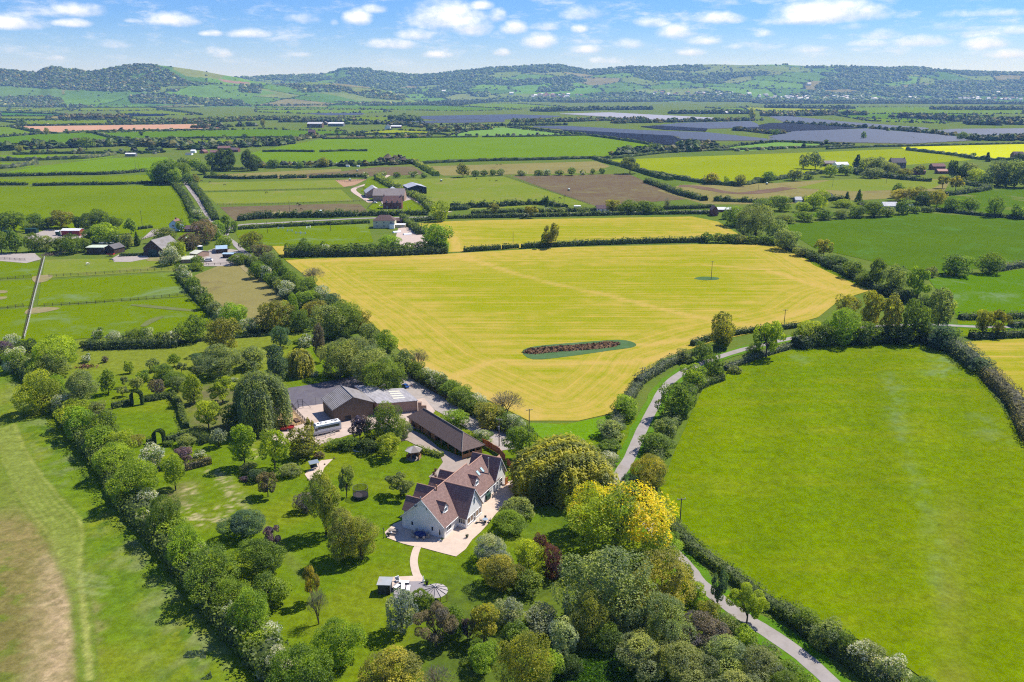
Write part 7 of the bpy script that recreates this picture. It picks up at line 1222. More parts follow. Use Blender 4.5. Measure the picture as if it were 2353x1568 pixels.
village(34, 1496, 1690, 214, 222, [0, 0, 1, 2], 'tiny white house of the slope village on the escarpment', 'houses of the slope village'); village(10, 1690, 1765, 219, 225, [0, 0, 1], 'tiny white house between the slope village and the long village', 'houses between two far villages')
village(74, 1765, 1985, 223, 230, [0, 0, 0, 1], 'tiny bright white house in the long village below the escarpment', 'houses of the long village'); village(8, 2000, 2030, 226, 230, [0, 0], 'tiny white house just right of the long village', 'houses right of the long village')
village(4, 2090, 2108, 227, 229, [0], 'tiny bright white building standing apart on the right', 'bright buildings standing apart', (1.8, 2.4)); village(30, 2200, 2353, 226, 231, [0, 0, 1, 2], 'tiny white house in the village at the right edge', 'houses of the right edge village')
for (x, y, d_) in ((1018, 213, 'far white house alone on the wooded slope left of centre'), (1177, 218, 'far white tower like house left of the middle village'), (1722, 219, 'far white villa above the slope village end'), (2290, 216, 'far white house on the hillside above the right village'), (1853, 196, 'far pale house high on the blue slope')):
    p = HR.at(x, y); r = empty('village_house', p, .2, d_, 'house', None, (2.0, 2.0, 2.2)); [link(bpy.data.objects.new(nm, dt), r) for nm, dt in zip(('wall', 'roof'), vp[0])]
# ---------------------------------------------------------------- garden things
GZ0 = .19
def at(x, y, z=GZ0): p = gp(x, y, z); return (p.x, p.y, z)
def cyl(b, x, y, z0, z1, r, n=12, r1=None, m=0): return b.tube((x, y, z0), (x, y, z1), r, r if r1 is None else r1, n, m)
def pyramid_roof(b, n, r, z0, z1, rot=0.0, th=.06):
    E = [(math.cos(rot+2*math.pi*i/n)*r, math.sin(rot+2*math.pi*i/n)*r, z0) for i in range(n)]
    for i in range(n): b.slab([E[i], E[(i+1) % n], (0, 0, z1)], th)
# small hexagonal gazebo
g = empty('gazebo', at(951, 1053), .3, 'small hexagonal timber gazebo with a shingled roof on the lawn', 'gazebo')
for i in range(6):
    a0, a1 = math.pi/3*i, math.pi/3*(i+1); b = MB(); P = [(math.cos(a)*2.25, math.sin(a)*2.25, 2.35) for a in (a0, a1)]; b.slab([P[0], P[1], (0, 0, 3.45)], .07)
    o = b.build('roof_panel', M_GREYW if i % 3 else plain('pale_shingle', (.50, .46, .43), .9, .1, .1, 2), g)
    b = MB(); b.box(-.06, -.06, 0, .06, .06, 2.35); o = b.build('post', M_OAK, g); o.location = (math.cos(a0)*1.9, math.sin(a0)*1.9, 0)
    if i not in (3, 4):
        b = MB(); q0, q1 = Vector((math.cos(a0)*1.88, math.sin(a0)*1.88, 0)), Vector((math.cos(a1)*1.88, math.sin(a1)*1.88, 0)); n_ = (q1-q0).cross(Vector((0, 0, 1))).normalized()*.05; b.prism([q0+n_, q1+n_, q1-n_, q0-n_], 0.05, .95); b.build('side_panel', M_OAK, g)
b = MB(); b.prism([(math.cos(math.pi/3*i)*2, math.sin(math.pi/3*i)*2) for i in range(6)], -.02, .08); b.build('floor', M_GREYW, g)
b = MB(); cyl(b, 0, 0, 3.4, 3.75, .09, 6, .02); b.build('finial', M_GREYW, g); b = MB(); b.box(-.5, -.5, .08, .5, .5, .8); b.build('hot_tub', M_BLACK, g)
# big ten sided canopy by the loungers
g = empty('round_canopy', at(1001, 1381), 0, 'large ten sided timber canopy with radiating roof battens', 'pergola'); R_ = 2.35
for i in range(12):
    a0, a1 = 2*math.pi*i/12, 2*math.pi*(i+1)/12; b = MB(); b.slab([(math.cos(a0)*R_, math.sin(a0)*R_, 2.15), (math.cos(a1)*R_, math.sin(a1)*R_, 2.15), (0, 0, 2.95)], .05); b.build('roof_panel', plain('weathered_boards', (.36, .325, .31), .9, .1, .14, 3), g)
    b = MB(); b.tube((math.cos(a0)*R_, math.sin(a0)*R_, 2.2), (0, 0, 3.0), .055, .03, 4); b.build('batten', M_CHAR, g)
    if i % 2 == 0: b = MB(); b.box(-.06, -.06, 0, .06, .06, 2.15); o = b.build('post', M_OAK, g); o.location = (math.cos(a0)*2.1, math.sin(a0)*2.1, 0)
b = MB(); cyl(b, 0, 0, 2.92, 3.12, .14, 8, .05); b.build('cap', M_WHITE_P, g)
# dark shed with light roof
g = empty('garden_shed', at(885, 1359), -.05, 'small black garden shed with a pale grey roof on the lawn', 'shed')
b = MB(); b.box(-1.15, -1.0, 0, 1.15, 1.1, 2.1); b.build('wall', M_CHAR, g); b = MB(); b.slab([(-1.3, -1.2, 2.12), (1.3, -1.2, 2.12), (1.35, 1.25, 2.32), (-1.25, 1.25, 2.32)], .09); b.build('roof', plain('felt_roof', (.34, .36, .37), .9, .1, .12, 1.2, (.42, .3, .2)), g); b = MB(); b.box(.4, -1.06, .02, 1.05, -1.003, 1.9); b.build('door', M_BLACK, g)
# sun deck
patchsheet('deck', [(905,1342),(935,1336),(968,1336),(985,1349),(988,1375),(960,1382),(905,1374)], plain('grey_decking', (.27, .245, .25), .9, .1, .1, 2), 'grey timber sun deck with white loungers', .20)
def lounger(x, y, rot, lab, back=.5):
    g = empty('sun_lounger', at(x, y, .21), rot, lab, 'sun lounger', 'white loungers on the sun deck'); b = MB(); b.box(-.35, -.95, .28, .35, .35, .38); b.build('cushion', M_WHITE_P, g)
    b = MB(); b.slab([(-.35, .35, .36), (.35, .35, .36), (.35, .95, .36+back), (-.35, .95, .36+back)], .09); b.build('backrest', M_WHITE_P, g); b = MB(); b.box(-.38, -1.0, .2, .38, .9, .27); b.build('frame', M_CHAR, g)
    for sx in (-.33, .33):
        for sy in (-.9, .8): b = MB(); b.box(sx-.03, sy-.03, 0, sx+.03, sy+.03, .2); b.build('leg', M_CHAR, g)
lounger(929, 1341, 1.57, 'white lounger nearest the path on the sun deck', .25); lounger(910, 1352, 2.6, 'tilted white lounger beside the dark shed'); lounger(926, 1351, .1, 'white lounger in the middle of the sun deck', .1); lounger(938, 1356, 0, 'white lounger right of the middle one', .1)
g = empty('armchair', at(914, 1336), .5, 'white garden armchair with dark cushion behind the loungers', 'chair'); b = MB(); b.box(-.4, -.4, .1, .4, .4, .42); b.build('seat', M_WHITE_P, g); b = MB(); b.box(-.4, .3, .42, .4, .45, .9); b.build('backrest', M_WHITE_P, g); b = MB(); b.box(-.28, -.3, .42, .28, .28, .5); b.build('cushion', M_CHAR, g)
g = empty('statue', at(973, 1338), .3, 'small white garden statue at the end of the path', 'statue'); b = MB(); b.box(-.2, -.2, 0, .2, .2, .4); b.build('plinth', M_WHITE_P, g); b = MB(); cyl(b, 0, 0, .4, .9, .16, 8, .11); cyl(b, 0, 0, .9, 1.15, .06, 8, .1); cyl(b, 0, 0, 1.15, 1.35, .11, 8, .05); b.build('figure', M_WHITE_P, g)
def pot(x, y, r, h, m, lab, plant=None):
    g = empty('plant_pot', at(x, y), 0, lab, 'pot'); b = MB(); cyl(b, 0, 0, 0, h, r*.7, 10, r); cyl(b, 0, 0, h, h+.06, r*1.08, 10, r*1.08); b.build('pot', m, g)
    P = RNG.normal(size=(160, 3))*[r*.8, r*.8, r*.6]+[0, 0, h+r*.8]; V, F = leaf_quads(P, P-[0, 0, h], .13, 1, .8); o = meshobj('plant', V, F, M_LEAF, g, None, False, [('tint', 'FACE', RNG.random(len(F)))]); o.color = (plant or (.05, .09, .02))+(1,)
pot(981, 1343, .3, .5, M_BLACK, 'black pot beside the big round canopy'); pot(1073, 1236, .22, .35, M_BLACK, 'lone black pot in the middle of the patio'); pot(1001, 1083, .25, .3, M_BRICK, 'top terracotta pot on the courtyard edge', (.12, .05, .05)); pot(997, 1091, .25, .3, M_BRICK, 'middle terracotta pot on the courtyard edge', (.12, .05, .05)); pot(1001, 1098, .25, .3, M_BRICK, 'lowest terracotta pot on the courtyard edge', (.12, .05, .05)); pot(893, 1232, .25, .35, M_BLACK, 'dark pot beside the lamp post', (.03, .05, .03)); pot(1016, 1243, .22, .3, M_WHITE_P, 'white pot at the right corner of the gable')
# stones edging swing bay
for k, (x, y) in enumerate(((768, 1054), (746, 1068), (733, 1084), (733, 1098), (708, 1103), (706, 1085))):
    p = at(x, y); b = MB(); b.tube((0, 0, -.05), (.02, .03, .28), .26, .14, 6); o = b.build('edging_stone', M_BARNW); o.location = p; tag(o, 'dark edging stone, %s clockwise round the gravel seat bay' % ordw(k+1), 'stone', 'dark stones round the gravel seat bay')
# dining set in the shade
def chair(x, y, z, rot, lab, grp, m, s=1.0):
    g = empty('garden_chair', (x, y, z), rot, lab, 'chair', grp); b = MB(); b.box(-.25, -.25, .40, .25, .25, .47); b.build('seat', m, g); b = MB(); b.box(-.25, .2, .47, .25, .27, .95); b.build('backrest', m, g)
    for sx in (-.22, .22):
        for sy in (-.22, .22): b = MB(); b.box(sx-.025, sy-.025, 0, sx+.025, sy+.025, .40); b.build('leg', m, g)
        b = MB(); b.box(sx-.02, -.22, .62, sx+.02, .2, .66); b.build('armrest', m, g)
p = at(966, 1233); g = empty('dining_table', p, -.38, 'oval garden table under a dark blue cloth by the gable', 'table'); b = MB(); E = [(math.cos(2*math.pi*i/16)*1.25, math.sin(2*math.pi*i/16)*.8) for i in range(16)]; b.prism(E, .70, .76); b.build('tabletop', M_OAK, g); b = MB(); cyl(b, -.5, 0, 0, .70, .06, 8); cyl(b, .5, 0, 0, .70, .06, 8); b.build('pedestal', M_CHAR, g)
b = MB(); E2_ = [(a*1.06, c*1.06) for a, c in E]; n = 16; b.add([(a, c, .785) for a, c in E2_]+[(a*1.06, c*1.08, .42) for a, c in E2_]+[(0, 0, .79)], [(i, n+i, n+(i+1) % n, (i+1) % n) for i in range(n)]+[(i, (i+1) % n, 2*n) for i in range(n)]); o = b.build('tablecloth', M_BLUE); o.location = p; o.rotation_euler = (0, 0, -.38); tag(o, 'dark blue cloth draped over the oval garden table', 'tablecloth')
names8 = ['right end', 'back right side', 'back middle', 'back left side', 'left end', 'front left side', 'front middle', 'front right side']; M_WICK = plain('cream_wicker', (.42, .38, .32), .9, .1, .1, 4)
for i in range(8):
    a = 2*math.pi*i/8-.38; c, s = math.cos(2*math.pi*i/8)*1.75, math.sin(2*math.pi*i/8)*1.30; X = p[0]+c*math.cos(-.38)-s*math.sin(-.38); Y = p[1]+c*math.sin(-.38)+s*math.cos(-.38); chair(X, Y, GZ0, math.atan2(Y-p[1], X-p[0])-math.pi/2, 'cream wicker chair at the %s of the blue clothed table' % names8[i], 'chairs round the blue clothed table', M_WICK)
g = empty('picnic_table', at(903, 1225), -.2, 'silvered timber picnic table with benches at the patio corner', 'picnic table'); b = MB(); b.box(-.95, -.38, .70, .95, .38, .76); b.build('tabletop', M_GREYW, g)
for sy in (-.75, .75): b = MB(); b.box(-.95, sy-.15, .42, .95, sy+.15, .47); b.build('bench', M_GREYW, g)
for sx in (-.7, .7): b = MB(); b.tube((sx, -.8, 0), (sx, -.2, .7), .045, n=4); b.tube((sx, .8, 0), (sx, .2, .7), .045, n=4); b.box(sx-.03, -.8, .36, sx+.03, .8, .42); b.build('leg', M_GREYW, g)
b = MB(); cyl(b, 0, 0, 0, .1, .2, 8, .16); cyl(b, 0, 0, .1, .3, .06, 8); o = b.build('white_dish', M_WHITE_P); o.location = at(899, 1224, .95); tag(o, 'white dish standing on the picnic table', 'dish')
g = empty('lamp_post', at(882, 1236), 0, 'black garden lamp post at the left patio corner', 'lamp post'); b = MB(); cyl(b, 0, 0, 0, 1.9, .045, 8); cyl(b, 0, 0, 0, .15, .12, 8); b.build('post', M_BLACK, g); b = MB(); cyl(b, 0, 0, 1.9, 2.2, .10, 6, .16); b.build('lantern', M_LEAD, g); b = MB(); cyl(b, 0, 0, 2.2, 2.34, .2, 6, .03); b.build('lantern_cap', M_BLACK, g)
g = empty('closed_parasol', at(1011, 1241), 0, 'tall closed dark parasol by the right gable corner', 'parasol'); b = MB(); cyl(b, 0, 0, .0, 2.5, .03, 6); b.build('pole', M_LEAD, g); b = MB(); cyl(b, 0, 0, 1.25, 2.45, .20, 8, .06); b.build('canopy', M_BLACK, g); b = MB(); b.box(-.3, -.3, 0, .3, .3, .1); b.build('base', M_WHITE_P, g)
p = at(1115, 1200); g = empty('patio_table', p, 0, 'round grey glass table on the sunny patio', 'table'); b = MB(); cyl(b, 0, 0, .70, .74, .62, 18); b.build('tabletop', plain('grey_glass_top', (.30, .36, .42), .2, .6, .05), g); b = MB(); cyl(b, 0, 0, 0, .70, .04, 6); cyl(b, 0, 0, 0, .05, .3, 8); b.build('pedestal', M_CHAR, g)
for i, nm in enumerate(('far side', 'left side', 'near side', 'right side')): a = math.pi/2+math.pi/2*i; chair(p[0]+math.cos(a)*.95, p[1]+math.sin(a)*.95, GZ0, a-math.pi/2, 'dark metal chair on the %s of the round grey table' % nm, 'chairs round the grey glass table', M_CHAR)
b = MB(); b.box(-.45, -.3, 0, .45, .3, .03); o = b.build('door_mat', M_BLACK); o.location = at(1095, 1202, .2); o.rotation_euler = (0, 0, 1.1); tag(o, 'black door mat outside the glazed wing', 'mat')
g = empty('oil_tank', at(1120, 1148), math.radians(63), 'dark green oil tank beside the white garage door', 'tank'); b = MB(); b.box(-.9, -.45, .25, .9, .45, 1.35); b.tube((-.9, 0, 1.2), (.9, 0, 1.2), .42, n=10); b.build('tank', M_GREEN, g); b = MB(); b.box(-.8, -.4, 0, -.5, .4, .25); b.box(.5, -.4, 0, .8, .4, .25); b.build('support', M_BLOCK, g)
g = empty('satellite_dish', (0, 0, 0), 0, 'small grey dish on the left slope of the house roof', 'dish'); g.location = HZ.matrix_basis @ Vector((-1.6, -.1, 6.2)); b = MB(); b.tube((0, -.12, 0), (0, -.32, .08), .34, .30, 10); b.build('dish', M_LEAD, g); b = MB(); b.tube((0, 0, -.1), (0, -.15, 0), .03); b.build('bracket', M_BLACK, g)
# swing seat
g = empty('swing_seat', at(722, 1078), .5, 'garden swing seat with a grey canopy on the gravel bay', 'swing seat'); b = MB(); b.slab([(-1.2, -.75, 1.75), (1.2, -.75, 1.75), (1.2, .75, 2.1), (-1.2, .75, 2.1)], .05); b.build('canopy', plain('grey_canvas', (.20, .24, .28), .9, .1, .04), g); b = MB(); b.box(-.85, -.3, .45, .85, .3, .55); b.build('seat', M_NAVY, g); b = MB(); b.slab([(-.85, .3, .5), (.85, .3, .5), (.85, .5, 1.05), (-.85, .5, 1.05)], .1); b.build('backrest', M_NAVY, g)
for sx in (-1.15, 1.15): b = MB(); b.tube((sx, -.75, 0), (sx, 0, 1.9), .03); b.tube((sx, .75, 0), (sx, 0, 1.9), .03); b.build('leg', M_BLACK, g)
# trampoline
g = empty('trampoline', at(829, 1143), 0, 'round black trampoline with a see-through safety net', 'trampoline'); b = MB(); R_ = 1.75
cyl(b, 0, 0, .78, .80, R_*.85, 24); b.build('mat', plain('trampoline_mat', (.10, .085, .085), .9, .1, .1), g); b = MB()
for i in range(24): a0, a1 = 2*math.pi*i/24, 2*math.pi*(i+1)/24; b.slab([(math.cos(a0)*R_, math.sin(a0)*R_, .82), (math.cos(a1)*R_, math.sin(a1)*R_, .82), (math.cos(a1)*R_*.84, math.sin(a1)*R_*.84, .82), (math.cos(a0)*R_*.84, math.sin(a0)*R_*.84, .82)], .05)
b.build('pad', M_CHAR, g); b = MB()
for i in range(24):
    a0, a1 = 2*math.pi*i/24, 2*math.pi*(i+1)/24; b.tube((math.cos(a0)*R_, math.sin(a0)*R_, 2.55), (math.cos(a1)*R_, math.sin(a1)*R_, 2.55), .03, n=4, cap=False)
b.build('top_hoop', M_LEAD, g)
for i in range(6): a0 = 2*math.pi*i/6; b = MB(); b.tube((math.cos(a0)*R_, math.sin(a0)*R_, 0), (math.cos(a0)*R_, math.sin(a0)*R_, 2.55), .03, n=5); b.build('pole', M_CHAR, g)
nm_, t = mat_new('safety_net'); sh = t.n('ShaderNodeMixShader', {0: .55, 1: t.n('ShaderNodeBsdfDiffuse', {'Color': (.02, .022, .025, 1)}).outputs[0], 2: t.n('ShaderNodeBsdfTransparent').outputs[0]}); t.nt.links.new(sh.outputs[0], t.n('ShaderNodeOutputMaterial').inputs[0])
b = MB(); n = 24; b.add([(math.cos(2*math.pi*i/n)*R_*.99, math.sin(2*math.pi*i/n)*R_*.99, z) for z in (.82, 2.55) for i in range(n)], [(i, (i+1) % n, n+(i+1) % n, n+i) for i in range(n)]); b.build('net', nm_, g)
b = MB(); b.add([(math.cos(2*math.pi*i/n)*R_*.97, math.sin(2*math.pi*i/n)*R_*.97, z) for z in (.05, .77) for i in range(n)], [(i, (i+1) % n, n+(i+1) % n, n+i) for i in range(n)]); b.build('skirt', M_BLACK, g)
# raised beds, trailer, motorhome
for (x, y, L, W_, rot, lab) in ((661, 957, 2.9, 1.0, .1, 'upper raised timber bed with dark soil'), (651, 970, 3.2, 1.4, .1, 'widest raised timber bed in the middle of the plot'), (682, 968, 2.6, 1.1, -1.0, 'raised timber bed along the right fence'), (634, 981, 3.0, .9, .25, 'lowest raised timber bed behind the red trailer')):
    g = empty('raised_bed', at(x, y), rot, lab, 'raised bed'); 
    for (x0, y0, x1, y1) in ((-L/2, -W_/2, L/2, -W_/2+.12), (-L/2, W_/2-.12, L/2, W_/2), (-L/2, -W_/2+.12, -L/2+.12, W_/2-.12), (L/2-.12, -W_/2+.12, L/2, W_/2-.12)): b = MB(); b.box(x0, y0, 0, x1, y1, .45); b.build('sleeper', plain('sleeper_timber', (.16, .095, .065), .9, .1, .15, 2), g)
    b = MB(); b.box(-L/2+.12, -W_/2+.12, 0, L/2-.12, W_/2-.12, .36); b.build('soil', plain('dark_soil', (.13, .085, .06), 1, 0, .25, 4), g)
g = empty('greenhouse_frame', at(657, 947), .1, 'low green netted vegetable frame at the back of the plot', 'vegetable frame'); b = MB(); b.box(-1.9, -.5, 0, 1.9, .5, .3); b.build('bed', plain('salad_leaves', (.10, .16, .05), 1, 0, .3, 5), g); b = MB()
for k in range(6): b.tube((-1.9+k*.76, -.5, .3), (-1.9+k*.76, 0, .8), .025, n=4); b.tube((-1.9+k*.76, .5, .3), (-1.9+k*.76, 0, .8), .025, n=4)
b.tube((-1.9, 0, .8), (1.9, 0, .8), .025, n=4); b.build('frame', M_GREYW, g)
patchsheet('vegetable_plot', [(622,988),(648,944),(671,938),(703,972),(680,979)], plain('straw_mulch', (.40, .27, .14), 1, 0, .15, 1), 'straw coloured ground under the raised beds', .185)
def wheel(parent, x, y, r=.33, w_=.22, ax='y'):
    b = MB(); d = (w_/2 if ax == 'x' else 0, w_/2 if ax == 'y' else 0); b.tube((x-d[0], y-d[1], r), (x+d[0], y+d[1], r), r, n=14); o = b.build('wheel', M_BLACK, parent); b = MB(); b.tube((x-d[0]*1.04, y-d[1]*1.04, r), (x+d[0]*1.04, y+d[1]*1.04, r), r*.55, n=10); b.build('hub', M_STEEL, o)
M_REDP = plain('red_paint', (.36, .02, .02), .45, .4, .05)
g = empty('trailer', at(661, 988), .16, 'red farm trailer parked in front of the raised beds', 'trailer'); b = MB(); b.box(-1.7, -.85, .55, 1.7, .85, .65)
for (x0, y0, x1, y1) in ((-1.7, -.9, 1.7, -.85), (-1.7, .85, 1.7, .9), (-1.75, -.9, -1.7, .9), (1.7, -.9, 1.75, .9)): b.box(x0, y0, .5, x1, y1, 1.0)
b.build('body', M_REDP, g); b = MB(); b.tube((-1.7, .5, .5), (-2.9, 0, .45), .05); b.tube((-1.7, -.5, .5), (-2.9, 0, .45), .05); b.build('drawbar', M_REDP, g); wheel(g, .2, -.95, .35); wheel(g, .2, .95, .35)
q0, q1 = gp(727, 1003, .2), gp(779, 992, .2); ang = math.atan2((q1-q0).y, (q1-q0).x); g = empty('motorhome', at(757, 997.5), ang, 'large white and cream motorhome parked before the barn', 'motorhome'); L = 7.9; g.location = ((q0.x+q1.x)/2-math.sin(ang)*1.15, (q0.y+q1.y)/2+math.cos(ang)*1.15, .18)
b = MB(); prof = [(-L/2, .45), (-L/2, 1.15), (-L/2+.15, 1.5), (-L/2+.6, 2.55), (-L/2+1.0, 2.95), (L/2-.15, 3.0), (L/2, 2.8), (L/2, .5)]; n = len(prof); b.add([(a, y, z) for y in (-1.15, 1.15) for a, z in prof], [tuple(range(n)), tuple(range(n, 2*n))[::-1]]+[(i, n+i, n+(i+1) % n, (i+1) % n) for i in range(n)]); b.build('body', M_WHITE_P, g)
for sy in (-1, 1):
    y0, y1 = (-1.19, -1.152) if sy < 0 else (1.152, 1.19)
    b = MB(); b.box(-L/2+1.35, y0, 1.75, L/2-.5, y1, 2.45); b.build('window_band', plain('smoked_glass', (.055, .065, .06), .15, .6, .05), g); b = MB(); b.box(-L/2+.55, y0, 1.45, -L/2+1.25, y1, 2.25); b.build('cab_window', M_GLASS, g)
    b = MB(); b.box(-L/2+.1, y0, .55, L/2-.1, y1, 1.0); b.build('skirt', plain('silver_skirt', (.5, .5, .52), .4, .5, .03), g); b = MB(); b.box(-L/2+.4, y0, 2.72, L/2-.3, y1, 2.82); b.build('stripe', plain('pale_blue_stripe', (.25, .42, .5), .4, .4, .03), g)
b = MB(); b.slab([(-L/2+.13, -1.0, 1.56), (-L/2+.13, 1.0, 1.56), (-L/2+.56, 1.0, 2.50), (-L/2+.56, -1.0, 2.50)][::-1], .05); o = b.build('windscreen', M_GLASS, g); o.location = (-.03, 0, .02)
for (a, c, w_, l_) in ((-3.1, 0, 1.3, .5), (-2.1, .2, .5, .5), (-1.3, .2, .5, .5), (.1, 0, .4, .4), (2.2, .5, .4, 1.1), (2.6, -.3, .4, .7), (3.2, .4, .35, .5)): b = MB(); b.box(a-l_/2, c-w_/2, 2.97, a+l_/2, c+w_/2, 3.08); b.build('rooflight', M_CHAR if w_ < 1 else M_GLASS, g)
for a in (-L/2+1.2, L/2-2.2): wheel(g, a, -1.08, .38); wheel(g, a, 1.08, .38)
b = MB(); b.box(-L/2-.06, -.95, .75, -L/2-.003, -.6, .95); b.build('headlight', M_GLASSB, g); b = MB(); b.box(-L/2-.06, .6, .75, -L/2-.003, .95, .95); b.build('headlight', M_GLASSB, g)
def car(x, y, rot, m, lab, s=1.0, z=.18):
    g = empty('parked_car', at(x, y, z), rot, lab, 'car', None, (s, s, s)); b = MB(); pr = [(-2.0, .3), (-2.05, .75), (-1.2, .95), (1.5, .95), (2.0, .85), (2.05, .35)]; n = len(pr); b.add([(a, yy, zz) for yy in (-.85, .85) for a, zz in pr], [tuple(range(n)), tuple(range(n, 2*n))[::-1]]+[(i, n+i, n+(i+1) % n, (i+1) % n) for i in range(n)]); b.build('body', m, g)
    b = MB(); vs = [(-1.15, -.8, .951), (1.55, -.8, .951), (1.55, .8, .951), (-1.15, .8, .951), (-.5, -.62, 1.42), (1.1, -.62, 1.42), (1.1, .62, 1.42), (-.5, .62, 1.42)]; b.add(vs, [(0, 1, 5, 4), (1, 2, 6, 5), (2, 3, 7, 6), (3, 0, 4, 7)]); b.build('window', M_GLASS, g); b = MB(); b.box(-.5, -.62, 1.421, 1.1, .62, 1.46); b.build('roof', m, g)
    for a in (-1.3, 1.3):
        for c in (-.8, .8): wheel(g, a, c, .31, .18)
car(931, 890, -.9, plain('blue_paint', (.01, .07, .30), .3, .5, .03), 'small blue car parked at the far end of the barn', .75)
car(868, 459, .3, plain('blue_paint2', (.02, .10, .25), .3, .5, .03), 'blue car in the brick farmhouse yard'); car(861, 467, -.4, M_WHITE_P, 'white car in the brick farmhouse yard'); car(866, 455, .1, M_WHITE_P, 'white van like car against the farm sheds', 1.2)
car(478, 601, .1, M_WHITE_P, 'white pickup in the left farmyard', 1.25); car(529, 599, .1, plain('dark_violet_paint', (.05, .04, .09), .4, .4, .05), 'dark machine beside the long trailer', .9); car(420, 549, 0, M_WHITE_P, 'white caravan like vehicle by the cottage garden', 1.1); car(1018, 551, 1, M_WHITE_P, 'pale car hidden behind the big chestnut', .9)
for (x, y, L_, lab, m) in ((541, 601, 5, 'long flat farm trailer with a white end', M_GREYW), (255, 588, 4, 'low empty trailer by the open stable', M_REDP)):
    g = empty('trailer', at(x, y), -.1, lab, 'trailer'); b = MB(); b.box(-L_/2, -1, .7, L_/2, 1, .82); b.box(-L_/2, -1, .82, L_/2, -.92, 1.3); b.box(L_/2-.08, -.9, .82, L_/2, 1, 1.5); b.build('body', m, g); wheel(g, 0, -1.05, .4); wheel(g, 0, 1.05, .4)
g = empty('water_tank', at(461, 580), 0, 'dark green upright tank with a white lid in the farmyard', 'tank'); b = MB(); cyl(b, 0, 0, 0, 3.6, 1.5, 16); b.build('tank', M_GREEN, g); b = MB(); cyl(b, 0, 0, 3.6, 4.0, 1.55, 16, .4); b.build('lid', M_WHITE_P, g)
# ---- poles
def pole(x, y, yt, lab, arm=True, tr=False, armrot=.3, m=None):
    p = gp(x, y, .1); h = max(5.0, min(10, ht(p.y, yt))); g = empty('utility_pole', p, armrot, lab, 'utility pole'); b = MB(); b.tube((0, 0, -.1), (0, 0, h), .15, .10, 8); b.build('pole', m or plain('pole_timber', (.16, .12, .09), .9, .1, .1, 2), g)
    if arm:
        b = MB(); b.box(-.95, -.06, h-.35, .95, .06, h-.22); b.build('crossarm', M_GREYW, g)
        for q in (-.85, 0, .85): b = MB(); cyl(b, q, 0, h-.22, h+.02, .05, 6); b.build('insulator', M_WHITE_P, g)
    if tr: b = MB(); cyl(b, .1, -.38, h-2.9, h-2.0, .26, 10); b.build('transformer', M_LEAD, g)
    return g
pole(1634,643,601,'tall pole standing on a weed island in the hay field'); pole(1562,1208,1146,'pole at the edge of the green pasture beside the lane hedge', armrot=.2); pole(1801,752,712,'leaning pole with crossarm at the hay field hedge',armrot=0); pole(1474,886,845,'pole by the lower right corner of the hay field'); pole(1216,984,941,'pole at the bottom tip of the hay field'); pole(1147,1026,963,'pole with a transformer behind the cart shed',tr=True,armrot=-.5)
pole(1179,571,533,'slim pole in the clipped hedge above the hay field',False); pole(327,518,463,'pole in the broad bright field at the left'); pole(187,541,507,'green lamp pole behind the red shed',False,m=M_GREEN); pole(615,536,508,'pole in the jumping paddock',False); pole(760,531,499,'pole at the right of the jumping paddock',False); pole(666,492,461,'pole in the worn horse paddock')
pole(312,388,369,'left of two thin poles in the light green wedge',False); pole(319,388,372,'right of two thin poles in the light green wedge',False); pole(150,372,357,'thin pole near the left pale field hedge',False); pole(1742,438,424,'pole on the dark track of the rough pasture',False); pole(1913,429,413,'pole in the middle of the rough pasture',False); pole(2036,422,404,'pole by the buttercup corner',False); pole(1151,474,455,'pole left of the cypress on the side lane',False); pole(1296,474,454,'pole right of the cypress on the side lane',False); pole(1585,455,443,'thin pole in the churned corner',False)
# ---- fences
def rail_fence(px, h, sp, lab, m, rails=3, single=False, name='rail_fence', th=.045, z0=.12, bright=None):
    P = [gp(*p)[:2] for p in px]; P = [Vector(q) for q in P]; o = P[0]; r = empty(name, (o.x, o.y, z0), 0, lab, 'fence'); pts = []
    for i in range(len(P)-1):
        L = (P[i+1]-P[i]).length; n = max(1, round(L/sp)); pts += [P[i]+(P[i+1]-P[i])*k/n-o for k in range(n)]
    pts.append(P[-1]-o); b = MB(); rl = MB()
    for q in pts:
        if single: pb = MB(); pb.box(-.07, -.07, -.1, .07, .07, h); ob = pb.build('post', m, r); ob.location = (q.x, q.y, 0)
        else: b.box(q.x-.08, q.y-.08, -.1, q.x+.08, q.y+.08, h)
    if not single: tag(b.build('posts', m, r), kind='stuff')
    for k in range(rails):
        z = h*(.92-k*.30)
        for i in range(len(pts)-1):
            a, c = pts[i], pts[i+1]; d = (c-a).normalized(); n_ = Vector((-d.y, d.x))*.03; rl.prism([a+n_, c+n_, c-n_, a-n_], z-th, z+th)
    tag(rl.build('rails', m, r), kind='stuff'); return r
M_FEN = plain('fence_timber', (.105, .080, .065), .9, .1, .15, 1)
rail_fence([(113,637),(180,634),(260,629),(340,624),(402,620)],1.35,3.6,'upper post and rail fence across the left paddocks',M_FEN); rail_fence([(-30,647),(0,645),(72,637)],1.35,3.6,'upper post and rail fence left of the tape fence',M_FEN); rail_fence([(102,705),(200,700),(300,692),(425,680)],1.35,3.2,'lower post and rail fence across the left paddocks',M_FEN); rail_fence([(-30,716),(0,713),(54,705)],1.35,3.2,'lower post and rail fence left of the tape fence',M_FEN)
rail_fence([(103,594),(95,625),(86,660),(76,700),(66,745),(57,779)],1.2,3.0,'pale double tape fence running down the left paddocks',plain('white_tape', (.55,.53,.47),.8,.2,.15,.3),2,th=.05); rail_fence([(99,594),(91,625),(82,660),(72,700),(62,745),(54,779)],1.1,3.0,'dark inner rail beside the pale tape fence',M_FEN,2)
